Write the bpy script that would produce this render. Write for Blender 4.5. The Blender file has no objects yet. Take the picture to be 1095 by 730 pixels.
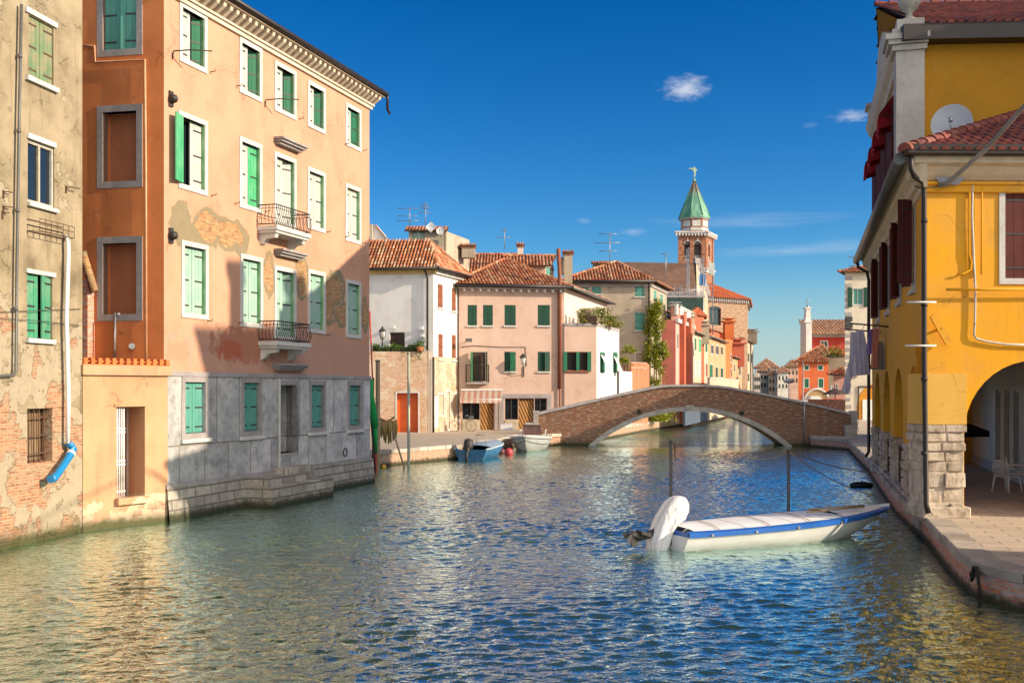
import bpy, bmesh, math, random
from mathutils import Vector, Matrix
from math import radians, sin, cos, pi, sqrt, atan2
random.seed(7)
SC = bpy.context.scene
COL = SC.collection

# ------------------------------------------------------------ camera, sky, sun, exposure
FPX, CX, HZ, CAMH = 1150.0, 547.5, 415.0, 3.4
cd = bpy.data.cameras.new("camera"); CAM = bpy.data.objects.new("camera", cd); COL.objects.link(CAM)
CAM.location = (0, 0, CAMH); CAM.rotation_euler = (radians(90), 0, 0)
cd.sensor_width = 36; cd.lens = 36 * FPX / 1095; cd.shift_y = (HZ - 365) / 1095
cd.clip_start = 0.1; cd.clip_end = 6000
SC.camera = CAM
SUN_EL = 21.5; SUN_V = Vector((0.962, -0.272, 0)).normalized()
SUN_AZ = math.degrees(atan2(SUN_V.x, SUN_V.y))          # clockwise from +Y
ld = bpy.data.lights.new("sun", 'SUN'); ld.energy = 4.6; ld.angle = radians(0.5); ld.color = (1.0, 0.83, 0.62)
SUN = bpy.data.objects.new("sun", ld); COL.objects.link(SUN)
e = radians(SUN_EL); sdir = Vector((SUN_V.x*cos(e), SUN_V.y*cos(e), sin(e)))
SUN.rotation_euler = sdir.to_track_quat('Z', 'Y').to_euler()
SC.view_settings.view_transform = 'Standard'; SC.view_settings.look = 'None'
SC.view_settings.exposure = 0.62; SC.view_settings.gamma = 1
W = bpy.data.worlds.new("World"); SC.world = W; W.use_nodes = True
nt = W.node_tree; nt.nodes.clear()
def wn(t, **k):
    n = nt.nodes.new(t)
    for a, v in k.items(): setattr(n, a, v)
    return n
sky = wn('ShaderNodeTexSky', sky_type='NISHITA', sun_disc=False, sun_elevation=e, sun_rotation=radians(SUN_AZ))
sky.altitude = 0; sky.air_density = 1.0; sky.dust_density = 0.25; sky.ozone_density = 4.0
hs = wn('ShaderNodeHueSaturation'); hs.inputs['Saturation'].default_value = 1.13; hs.inputs['Value'].default_value = 0.255
tint = wn('ShaderNodeMix', data_type='RGBA', blend_type='MULTIPLY'); tint.inputs[0].default_value = 1; tint.inputs[7].default_value = (0.93, 1.05, 1.1, 1)
gm = wn('ShaderNodeGamma'); gm.inputs[1].default_value = 1.55; nt.links.new(sky.outputs[0], gm.inputs[0]); nt.links.new(gm.outputs[0], tint.inputs[6]); nt.links.new(tint.outputs[2], hs.inputs['Color'])
# small clouds, placed by compass direction and broken up by noise
tc = wn('ShaderNodeTexCoord')
last = hs.outputs[0]
# added bright glow in the unseen sky behind the viewer, to fill the shadows
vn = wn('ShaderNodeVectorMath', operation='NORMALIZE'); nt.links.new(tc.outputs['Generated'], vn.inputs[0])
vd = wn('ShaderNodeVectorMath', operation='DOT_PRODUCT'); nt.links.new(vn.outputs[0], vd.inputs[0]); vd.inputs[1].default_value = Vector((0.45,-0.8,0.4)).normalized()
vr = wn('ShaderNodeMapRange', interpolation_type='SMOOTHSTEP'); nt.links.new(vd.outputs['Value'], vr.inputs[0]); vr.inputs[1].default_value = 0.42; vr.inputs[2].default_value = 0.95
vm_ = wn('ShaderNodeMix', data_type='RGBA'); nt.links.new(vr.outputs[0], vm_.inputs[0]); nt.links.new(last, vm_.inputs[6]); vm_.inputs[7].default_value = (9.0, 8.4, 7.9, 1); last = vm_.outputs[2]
# pale haze low over the horizon
hx = wn('ShaderNodeSeparateXYZ'); nt.links.new(vn.outputs[0], hx.inputs[0]); hr = wn('ShaderNodeMapRange', interpolation_type='SMOOTHSTEP'); nt.links.new(hx.outputs[2], hr.inputs[0])
hr.inputs[1].default_value = -0.02; hr.inputs[2].default_value = 0.13; hr.inputs[3].default_value = 0.85; hr.inputs[4].default_value = 0.0
hm = wn('ShaderNodeMix', data_type='RGBA'); nt.links.new(hr.outputs[0], hm.inputs[0]); nt.links.new(last, hm.inputs[6]); hm.inputs[7].default_value = (2.35, 3.0, 3.3, 1); last = hm.outputs[2]
def cloud(px, py, rx, ry, amt, scale, seed, thr=0.5, rot=0):
    global last
    v = Vector(((px-CX)/FPX, 1, (HZ-py)/FPX))
    s = wn('ShaderNodeVectorMath', operation='NORMALIZE'); nt.links.new(tc.outputs['Generated'], s.inputs[0])
    v.normalize()
    d = wn('ShaderNodeVectorMath', operation='SUBTRACT'); nt.links.new(s.outputs[0], d.inputs[0]); d.inputs[1].default_value = v
    sc = wn('ShaderNodeVectorMath', operation='MULTIPLY'); nt.links.new(d.outputs[0], sc.inputs[0])
    sc.inputs[1].default_value = (FPX/rx, FPX/rx*0.2, FPX/ry)
    ln = wn('ShaderNodeVectorMath', operation='LENGTH'); nt.links.new(sc.outputs[0], ln.inputs[0])
    ad = wn('ShaderNodeVectorMath', operation='ADD'); nt.links.new(sc.outputs[0], ad.inputs[0]); ad.inputs[1].default_value = (seed, 0, 0)
    nz = wn('ShaderNodeTexNoise'); nz.inputs['Scale'].default_value = scale; nz.inputs['Detail'].default_value = 8
    nz.inputs['Roughness'].default_value = 0.62
    nt.links.new(ad.outputs[0], nz.inputs['Vector'])
    m1 = wn('ShaderNodeMath', operation='MULTIPLY_ADD'); nt.links.new(ln.outputs['Value'], m1.inputs[0]); m1.inputs[1].default_value = -0.55
    nt.links.new(nz.outputs[0], m1.inputs[2])
    mr = wn('ShaderNodeMapRange', interpolation_type='SMOOTHSTEP'); nt.links.new(m1.outputs[0], mr.inputs[0])
    mr.inputs[1].default_value = thr-0.62; mr.inputs[2].default_value = thr+0.12; mr.inputs[3].default_value = 0; mr.inputs[4].default_value = amt
    mx = wn('ShaderNodeMix', data_type='RGBA'); nt.links.new(mr.outputs[0], mx.inputs[0]); nt.links.new(last, mx.inputs[6])
    mx.inputs[7].default_value = (4.4, 4.5, 4.6, 1); last = mx.outputs[2]
cloud(734, 94, 26, 14, 0.62, 1.9, 3.0)
cloud(912, 124, 20, 7, 0.42, 1.9, 11.0)
cloud(866, 134, 9, 4, 0.08, 1.6, 21.0)
cloud(625, 236, 10, 4, 0.14, 1.6, 31.0)
cloud(678, 248, 16, 5, 0.2, 1.6, 41.0)
cloud(850, 268, 110, 9, 0.22, 1.3, 51.0, 0.6)
cloud(800, 236, 120, 10, 0.18, 1.3, 61.0, 0.6)
cloud(900, 262, 60, 14, 0.1, 1.3, 71.0, 0.6)
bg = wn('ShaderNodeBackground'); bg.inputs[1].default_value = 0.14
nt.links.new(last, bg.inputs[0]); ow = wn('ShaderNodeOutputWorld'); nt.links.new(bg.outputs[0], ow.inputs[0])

# ------------------------------------------------------------ helpers
def ray(px, py, d):
    return Vector(((px-CX)/FPX*d, d, CAMH-(py-HZ)/FPX*d))
def tag(o, label=None, cat=None, group=None, kind=None):
    if label: o['label'] = label
    if cat: o['category'] = cat
    if group: o['group'] = group
    if kind: o['kind'] = kind
    return o
def empty(name, loc, rz=0, label=None, cat=None, group=None):
    o = bpy.data.objects.new(name, None); COL.objects.link(o); o.empty_display_size = 0.2
    o.location = loc; o.rotation_euler = (0, 0, rz)
    return tag(o, label, cat, group)
def put(o, parent, M=None):
    o.parent = parent
    if M is not None: o.matrix_basis = M
    return o
T = Matrix.Translation
def RZ(a): return Matrix.Rotation(a, 4, 'Z')
def RX(a): return Matrix.Rotation(a, 4, 'X')
def RY(a): return Matrix.Rotation(a, 4, 'Y')

class MB:
    def __init__(s): s.v = []; s.f = []; s.m = []; s.sm = []
    def add(s, vs, fs, m=0, M=None, smooth=False):
        b = len(s.v)
        for p in vs:
            p = Vector(p); s.v.append(M @ p if M is not None else p)
        for f in fs: s.f.append([b+i for i in f]); s.m.append(m); s.sm.append(smooth)
        return s
    def box(s, a, b, m=0, M=None):
        x0, y0, z0 = a; x1, y1, z1 = b
        return s.add([(x0,y0,z0),(x1,y0,z0),(x1,y1,z0),(x0,y1,z0),(x0,y0,z1),(x1,y0,z1),(x1,y1,z1),(x0,y1,z1)],
              [(0,3,2,1),(4,5,6,7),(0,1,5,4),(1,2,6,5),(2,3,7,6),(3,0,4,7)], m, M)
    def quad(s, a, b, c, d, m=0, M=None): return s.add([a,b,c,d], [(0,1,2,3)], m, M)
    def prism(s, pts, h0, h1, m=0, M=None, axis='z'):
        n = len(pts)
        if axis == 'z': vs = [(x,y,h0) for x,y in pts]+[(x,y,h1) for x,y in pts]
        elif axis == 'y': vs = [(x,h0,y) for x,y in pts]+[(x,h1,y) for x,y in pts]
        else: vs = [(h0,x,y) for x,y in pts]+[(h1,x,y) for x,y in pts]
        fs = [tuple(range(n))[::-1], tuple(range(n, 2*n))]+[(i,(i+1)%n,(i+1)%n+n,i+n) for i in range(n)]
        return s.add(vs, fs, m, M)
    def tube(s, pts, r, n=8, m=0, M=None, cap=True):
        pts = [Vector(p) for p in pts]; rs = r if isinstance(r, (list, tuple)) else [r]*len(pts)
        vs = []; fs = []
        up = None
        for i, p in enumerate(pts):
            a = pts[max(0,i-1)]; b = pts[min(len(pts)-1,i+1)]; t = (b-a)
            if t.length < 1e-9: t = Vector((0,0,1))
            t.normalize()
            if up is None:
                up = Vector((0,0,1)) if abs(t.z) < 0.9 else Vector((1,0,0))
            u = (up - t*up.dot(t))
            if u.length < 1e-4: u = t.orthogonal()
            u.normalize(); up = u
            w = t.cross(u)
            for k in range(n):
                an = 2*pi*k/n; vs.append(p + (u*cos(an)+w*sin(an))*rs[i])
        for i in range(len(pts)-1):
            for k in range(n): fs.append((i*n+k, i*n+(k+1)%n, (i+1)*n+(k+1)%n, (i+1)*n+k))
        s.add(vs, fs, m, M, True)
        if cap:
            b = len(s.v)-len(vs)
            s.f.append([b+k for k in range(n)][::-1]); s.m.append(m); s.sm.append(False)
            s.f.append([b+(len(pts)-1)*n+k for k in range(n)]); s.m.append(m); s.sm.append(False)
        return s
    def lathe(s, prof, n=16, m=0, M=None, smooth=True):   # prof: (r,z)
        vs = []; fs = []
        for r, z in prof:
            for k in range(n): a = 2*pi*k/n; vs.append((r*cos(a), r*sin(a), z))
        for i in range(len(prof)-1):
            for k in range(n): fs.append((i*n+k, i*n+(k+1)%n, (i+1)*n+(k+1)%n, (i+1)*n+k))
        fs.append(tuple(range(n))[::-1]); fs.append(tuple(range((len(prof)-1)*n, len(prof)*n)))
        return s.add(vs, fs, m, M, smooth)
    def build(s, name, mats, parent=None, M=None):
        me = bpy.data.meshes.new(name); me.from_pydata([tuple(v) for v in s.v], [], s.f)
        if not isinstance(mats, (list, tuple)): mats = [mats]
        for x in mats: me.materials.append(x)
        me.polygons.foreach_set('material_index', s.m); me.polygons.foreach_set('use_smooth', s.sm)
        me.update()
        o = bpy.data.objects.new(name, me); COL.objects.link(o)
        if parent is not None: o.parent = parent
        if M is not None: o.matrix_basis = M
        return o
def recalc(o):
    bm = bmesh.new(); bm.from_mesh(o.data); bmesh.ops.recalc_face_normals(bm, faces=bm.faces); bm.to_mesh(o.data); bm.free()
    return o

# ------------------------------------------------------------ materials
class NT:
    def __init__(s, name):
        s.m = bpy.data.materials.new(name); s.m.use_nodes = True; s.t = s.m.node_tree; s.t.nodes.clear()
        s.out = s.n('ShaderNodeOutputMaterial'); s.b = s.n('ShaderNodeBsdfPrincipled'); s.t.links.new(s.b.outputs[0], s.out.inputs[0])
    def n(s, t, **k):
        o = s.t.nodes.new(t)
        for a, v in k.items(): setattr(o, a, v)
        return o
    def set(s, sock, v):
        if isinstance(v, bpy.types.NodeSocket): s.t.links.new(v, sock)
        elif isinstance(v, (tuple, list)) and len(v) == 3 and sock.type == 'RGBA': sock.default_value = (*v, 1)
        else: sock.default_value = v
    def math(s, op, a, b=0.0, c=None, clamp=False):
        o = s.n('ShaderNodeMath', operation=op, use_clamp=clamp); s.set(o.inputs[0], a); s.set(o.inputs[1], b)
        if c is not None: s.set(o.inputs[2], c)
        return o.outputs[0]
    def vm(s, op, a, b=(0,0,0)):
        o = s.n('ShaderNodeVectorMath', operation=op); s.set(o.inputs[0], a); s.set(o.inputs[1], b)
        return o.outputs['Value'] if op in ('LENGTH','DOT_PRODUCT','DISTANCE') else o.outputs[0]
    def mix(s, f, a, b, mode='MIX'):
        o = s.n('ShaderNodeMix', data_type='RGBA', blend_type=mode); s.set(o.inputs[0], f); s.set(o.inputs[6], a); s.set(o.inputs[7], b)
        return o.outputs[2]
    def noise(s, vec, scale, detail=4, rough=0.55, dist=0.0):
        o = s.n('ShaderNodeTexNoise'); s.set(o.inputs['Vector'], vec); s.set(o.inputs['Scale'], scale)
        o.inputs['Detail'].default_value = detail; o.inputs['Roughness'].default_value = rough; o.inputs['Distortion'].default_value = dist
        return o.outputs[0]
    def step(s, v, a, b, lo=0.0, hi=1.0):
        o = s.n('ShaderNodeMapRange', interpolation_type='SMOOTHSTEP'); s.set(o.inputs[0], v)
        for i, x in enumerate((a, b, lo, hi)): s.set(o.inputs[i+1], x)
        return o.outputs[0]
    def coords(s):
        tc = s.n('ShaderNodeTexCoord'); s.obj = tc.outputs['Object']
        sp = s.n('ShaderNodeSeparateXYZ'); s.t.links.new(s.obj, sp.inputs[0]); s.x, s.y, s.z = sp.outputs
        u = s.math('ADD', s.x, s.y); cb = s.n('ShaderNodeCombineXYZ'); s.t.links.new(u, cb.inputs[0]); s.t.links.new(s.z, cb.inputs[1])
        s.uv = cb.outputs[0]; s.u = u
        return s
    def brick(s, vec, c1, c2, mort, w=0.25, h=0.068, ms=0.012, bias=0.0):
        o = s.n('ShaderNodeTexBrick'); s.set(o.inputs['Vector'], vec); s.set(o.inputs['Color1'], c1); s.set(o.inputs['Color2'], c2); s.set(o.inputs['Mortar'], mort)
        o.inputs['Scale'].default_value = 1; o.inputs['Brick Width'].default_value = w; o.inputs['Row Height'].default_value = h
        o.inputs['Mortar Size'].default_value = ms; o.inputs['Mortar Smooth'].default_value = 0.3; o.inputs['Bias'].default_value = bias
        return o.outputs[0], o.outputs[1]
    def bump(s, h, strength=0.5, dist=0.02, nrm=None):
        o = s.n('ShaderNodeBump'); s.set(o.inputs['Height'], h); o.inputs['Strength'].default_value = strength; o.inputs['Distance'].default_value = dist
        if nrm is not None: s.t.links.new(nrm, o.inputs['Normal'])
        s.t.links.new(o.outputs[0], s.b.inputs['Normal']); return o.outputs[0]
    def done(s, col, rough=0.85, metal=0.0, spec=None):
        s.set(s.b.inputs['Base Color'], col); s.set(s.b.inputs['Roughness'], rough); s.b.inputs['Metallic'].default_value = metal
        if spec is not None: s.b.inputs['Specular IOR Level'].default_value = spec
        return s.m
def mul(c, k): return tuple(min(1, x*k) for x in c)
def lerp(a, b, t): return tuple(x*(1-t)+y*t for x, y in zip(a, b))

def plaster(name, col, col2=None, dirt=(0.16,0.13,0.10), dirt_amt=0.35, streak=0.3, brick=0.0, brick_top=None,
            damp=0.0, patches=(), stains=(), brick_col=((0.42,0.16,0.08),(0.5,0.27,0.15)), mort=(0.42,0.35,0.27), grey=(0.30,0.25,0.19), scale=1.0, bump=0.35, algae=True):
    t = NT(name).coords(); c2 = col2 or mul(col, 0.8)
    n1 = t.noise(t.obj, 0.7*scale, 5, 0.6); n2 = t.noise(t.obj, 3.1*scale, 6, 0.65); n3 = t.noise(t.obj, 38, 3, 0.6)
    c = t.mix(t.step(n1, 0.35, 0.65), col, c2)
    c = t.mix(t.step(n2, 0.5, 0.78, 0, 0.35), c, mul(c2, 0.82))
    c = t.mix(t.step(n2, 0.22, 0.42, 0.3, 0), c, lerp(col, (0.8,0.75,0.68), 0.35))
    sv = t.vm('MULTIPLY', t.obj, (2.6, 2.6, 0.16)); ns = t.noise(sv, 1.6, 5, 0.7)
    c = t.mix(t.step(ns, 0.52, 0.75, 0, streak), c, dirt)
    c = t.mix(t.step(n1, 0.55, 0.75, 0, dirt_amt*0.6), c, dirt)
    c = t.mix(t.math('MULTIPLY', t.step(n3, 0.5, 0.75), 0.14), c, mul(c2, 0.55))
    vo = t.n('ShaderNodeTexVoronoi', feature='DISTANCE_TO_EDGE'); vo.inputs['Scale'].default_value = 0.55*scale
    vv = t.n('ShaderNodeVectorMath', operation='ADD'); t.t.links.new(t.obj, vv.inputs[0]); tn = t.n('ShaderNodeTexNoise'); tn.inputs['Scale'].default_value = 1.7; tn.inputs['Detail'].default_value = 6; t.t.links.new(t.obj, tn.inputs['Vector'])
    t.t.links.new(t.vm('MULTIPLY', tn.outputs[1], (1.1,1.1,1.1)), vv.inputs[1]); t.t.links.new(vv.outputs[0], vo.inputs['Vector'])
    crk = t.math('MULTIPLY', t.step(vo.outputs[0], 0.002, 0.009, 1, 0), t.step(n1, 0.48, 0.6, 0, 0.55)); c = t.mix(crk, c, mul(dirt, 0.6))
    hgt = t.math('MULTIPLY', n3, 0.35); hgt = t.math('ADD', hgt, t.math('MULTIPLY', n2, 0.8)); hgt = t.math('SUBTRACT', hgt, t.math('MULTIPLY', crk, 0.8))
    if stains:
        for (cx, cz, rx, rz, sc, am) in stains:
            cb = t.n('ShaderNodeCombineXYZ'); t.t.links.new(t.u, cb.inputs[0]); t.t.links.new(t.z, cb.inputs[1])
            d = t.vm('SUBTRACT', cb.outputs[0], (cx, cz, 0)); d = t.vm('MULTIPLY', d, (1/rx, 1/rz, 0)); L = t.vm('LENGTH', d)
            f = t.math('ADD', L, t.math('MULTIPLY', n2, 2.2)); f = t.step(f, 1.75, 2.05, am, 0)
            c = t.mix(f, c, sc)
    if brick > 0 or patches:
        wob = t.noise(t.obj, 2.0*scale, 6, 0.6)
        f = None; fb = None
        if brick > 0:
            f = t.math('ADD', t.noise(t.obj, 0.55*scale, 6, 0.62), (brick-0.5))
            if brick_top is not None:
                f = t.math('ADD', f, t.step(t.z, brick_top[0], brick_top[1], brick_top[2], 0.0))
            if brick_top is not None and len(brick_top) > 3: f = t.math('SUBTRACT', f, brick_top[3])
        if f is not None: fb = f
        for (cx, cz, rx, rz, *kk) in patches:
            cb = t.n('ShaderNodeCombineXYZ'); t.t.links.new(t.u, cb.inputs[0]); t.t.links.new(t.z, cb.inputs[1])
            d = t.vm('SUBTRACT', cb.outputs[0], (cx, cz, 0)); d = t.vm('MULTIPLY', d, (1/rx, 1/rz, 0)); L = t.vm('LENGTH', d)
            g = t.math('SUBTRACT', 1.02, t.math('MULTIPLY', L, 0.42)); g = t.math('ADD', g, t.math('MULTIPLY', t.math('SUBTRACT', wob, 0.5), 0.55))
            f = g if f is None else t.math('MAXIMUM', f, g)
            if not kk: fb = g if fb is None else t.math('MAXIMUM', fb, g)
        bc, bf = t.brick(t.uv, brick_col[0], brick_col[1], mort)
        bc = t.mix(t.step(t.noise(t.uv, 2.3, 4), 0.45, 0.7, 0, 0.6), bc, mul(mort, 0.9)); cel = t.noise(t.vm('MULTIPLY', t.uv, (3.7, 14, 1)), 1.0, 0); bc = t.mix(t.step(cel, 0.3, 0.48, 0.75, 0), bc, t.mix(bf, mul(brick_col[0], 0.5), mort)); bc = t.mix(t.step(t.noise(t.uv, 9, 5), 0.55, 0.7, 0, 0.5), bc, mul(brick_col[0], 0.4))
        bc = t.mix(t.step(t.noise(t.vm('MULTIPLY', t.uv, (1, 3.6, 1)), 4.0, 1), 0.5, 0.72, 0, 0.6), bc, (0.55,0.33,0.2))
        m_grey = t.step(f, 0.60, 0.615); m_br = t.step(fb, 0.70, 0.72) if fb is not None else 0.0
        gc = t.mix(n2, mul(grey, 0.75), mul(grey, 1.25))
        c = t.mix(m_grey, c, gc); c = t.mix(m_br, c, bc)
        hgt = t.math('SUBTRACT', hgt, t.math('MULTIPLY', m_grey, 0.8))
        hgt = t.math('SUBTRACT', hgt, t.math('MULTIPLY', m_br, t.math('ADD', 0.7, t.math('MULTIPLY', bf, 1.0))))
    if damp > 0:
        dz = t.math('ADD', t.z, t.math('MULTIPLY', n2, -damp*1.2))
        c = t.mix(t.step(dz, damp*-0.5, damp*0.55, 0.6, 0), c, mul(dirt, 1.1))
        if algae:
            c = t.mix(t.step(t.math('ADD', t.z, t.math('MULTIPLY', n2, -0.35)), -0.1, 0.13, 0.9, 0), c, (0.055,0.06,0.02))
    t.bump(hgt, bump, 0.03)
    return t.done(c, 0.9, spec=0.25)

def brickmat(name, c1=(0.42,0.15,0.08), c2=(0.33,0.12,0.07), mort=(0.33,0.27,0.21), w=0.25, h=0.07, patchy=0.5, damp=0.0, plast=None, ms=0.012, pale=(0.55,0.36,0.26), uvrot=False):
    t = NT(name).coords(); uv = t.uv
    n0 = t.noise(t.obj, 5, 4); wv = t.n('ShaderNodeVectorMath', operation='MULTIPLY_ADD')
    t.set(wv.inputs[0], t.n('ShaderNodeTexNoise').outputs[1]); wv.inputs[1].default_value = (0.02,0.02,0); t.set(wv.inputs[2], uv)
    bc, bf = t.brick(uv, c1, c2, mort, w, h, ms)
    cell = t.noise(t.vm('MULTIPLY', uv, (1/w*0.9, 1/h*0.95, 1)), 1.0, 0)
    bc = t.mix(t.step(cell, 0.5, 0.72, 0, 0.8), bc, t.mix(bf, pale, mort))
    bc = t.mix(t.step(cell, 0.22, 0.4, 0.7, 0), bc, t.mix(bf, mul(c1, 0.45), mort))
    n1 = t.noise(t.obj, 0.8, 6, 0.65); n2 = t.noise(t.obj, 6, 5, 0.65)
    c = t.mix(t.step(n1, 0.42, 0.7, 0, patchy), bc, mul(mort, 0.95))
    c = t.mix(t.step(n2, 0.5, 0.8, 0, 0.5), c, mul(c2, 0.4))
    if plast:
        c = t.mix(t.step(t.noise(t.obj, 1.1, 6, 0.6), 0.5, 0.56), c, plast)
    if damp > 0:
        c = t.mix(t.step(t.math('ADD', t.z, t.math('MULTIPLY', n2, -damp)), -damp*0.6, damp*0.5, 0.85, 0), c, (0.10,0.085,0.05))
        c = t.mix(t.step(t.math('ADD', t.z, t.math('MULTIPLY', n2, -0.3)), -0.1, 0.1, 0.9, 0), c, (0.035,0.038,0.016))
    h_ = t.math('ADD', t.math('MULTIPLY', bf, -1.0), t.math('MULTIPLY', n2, 1.3))
    t.bump(h_, 0.8, 0.03)
    return t.done(c, 0.9, spec=0.25)

def stone(name, col=(0.42,0.38,0.32), col2=None, dirt=0.5, blocks=None, bump=0.5, mort=(0.2,0.17,0.14), damp=0.0, tint=(0.3,0.2,0.1), rough_scale=7):
    t = NT(name).coords(); c2 = col2 or mul(col, 0.72)
    n1 = t.noise(t.obj, 1.3, 6, 0.65); n2 = t.noise(t.obj, rough_scale, 8, 0.7); n3 = t.noise(t.obj, 45, 4, 0.6)
    c = t.mix(t.step(n1, 0.35, 0.65), col, c2)
    c = t.mix(t.step(n2, 0.45, 0.72, 0, dirt), c, mul(c2, 0.5))
    c = t.mix(t.step(n2, 0.2, 0.42, 0.5*dirt, 0), c, tint)
    h_ = t.math('ADD', t.math('MULTIPLY', n2, 1.2), t.math('MULTIPLY', n3, 0.2))
    if blocks:
        bc, bf = t.brick(t.uv, (0.62,0.62,0.62), (1,1,1), (0.5,0.5,0.5), blocks[0], blocks[1], blocks[2] if len(blocks) > 2 else 0.02)
        c = t.mix(1.0, c, bc, 'MULTIPLY'); c = t.mix(bf, c, mort); h_ = t.math('SUBTRACT', h_, t.math('MULTIPLY', bf, 1.5))
    if damp > 0:
        c = t.mix(t.step(t.math('ADD', t.z, t.math('MULTIPLY', n2, -damp)), -damp*0.5, damp*0.6, 0.85, 0), c, (0.08,0.07,0.04))
        c = t.mix(t.step(t.math('ADD', t.z, t.math('MULTIPLY', n2, -0.3)), -0.1, 0.12, 0.9, 0), c, (0.03,0.035,0.015))
    t.bump(h_, bump, 0.03)
    return t.done(c, 0.85, spec=0.3)

def paint(name, col, rough=0.5, var=0.25, wear=None, wear_amt=0.3, metal=0.0, sc=1.0, grain=False, bump=0.15):
    t = NT(name).coords()
    v = t.vm('MULTIPLY', t.obj, (9, 9, 0.8)) if grain else t.obj
    n1 = t.noise(v, 2.2*sc, 5, 0.6); n2 = t.noise(t.obj, 9*sc, 6, 0.7)
    c = t.mix(t.step(n1, 0.3, 0.7, 0, 1), mul(col, 1+var*0.6), mul(col, 1-var))
    if wear: c = t.mix(t.step(n2, 0.52, 0.66, 0, wear_amt), c, wear)
    t.bump(n2, bump, 0.01)
    return t.done(c, rough, metal)

def woodshut(name, col, worn, amt=0.5, rough=0.7):
    t = NT(name).coords()
    v = t.vm('MULTIPLY', t.obj, (14, 14, 1.2)); n1 = t.noise(v, 1.5, 6, 0.7); n2 = t.noise(t.obj, 2.0, 5, 0.6); n3 = t.noise(t.vm('MULTIPLY', t.obj, (1, 1, 0.25)), 7, 4)
    c = t.mix(t.step(n2, 0.4, 0.62, 0, amt), col, worn); c = t.mix(t.step(n1, 0.48, 0.7, 0, 0.5*amt+0.15), c, mul(worn, 0.9))
    c = t.mix(t.step(n3, 0.5, 0.8, 0, 0.35), c, mul(col, 0.5))
    t.bump(n1, 0.25, 0.01)
    return t.done(c, rough, spec=0.3)

def island(name, ramp, rough=0.8, bump=0.3, spec=0.3, trans=0.0, moss=0.0):
    t = NT(name).coords(); g = t.n('ShaderNodeNewGeometry'); r = t.n('ShaderNodeValToRGB')
    t.t.links.new(g.outputs['Random Per Island'], r.inputs[0]); el = r.color_ramp.elements
    while len(el) < len(ramp): el.new(0.5)
    for k, c in enumerate(ramp): el[k].position = k/(len(ramp)-1); el[k].color = (*c, 1)
    n2 = t.noise(t.obj, 1.2, 5, 0.6); c = t.mix(t.step(n2, 0.4, 0.7, 0, 0.45), r.outputs[0], t.mix(1, r.outputs[0], (0.45,0.4,0.36), 'MULTIPLY'))
    n3 = t.noise(t.obj, 12, 5, 0.7)
    if moss: c = t.mix(t.step(n3, 0.55, 0.7, 0, moss), c, (0.42,0.34,0.2))
    if bump: t.bump(n3, bump, 0.02)
    if trans:
        t.b.inputs['Subsurface Weight'].default_value = 0
    m = t.done(c, rough, spec=spec)
    if trans:
        tr = t.n('ShaderNodeBsdfTranslucent'); t.set(tr.inputs[0], c); mx = t.n('ShaderNodeMixShader'); mx.inputs[0].default_value = trans
        t.t.links.new(t.b.outputs[0], mx.inputs[1]); t.t.links.new(tr.outputs[0], mx.inputs[2]); t.t.links.new(mx.outputs[0], t.out.inputs[0])
    return m
def glassmat(name, col=(0.012,0.016,0.02), rough=0.06):
    t = NT(name).coords(); n = t.noise(t.obj, 1.5, 2); t.bump(n, 0.06, 0.05)
    return t.done(col, rough, spec=0.7)

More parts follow.
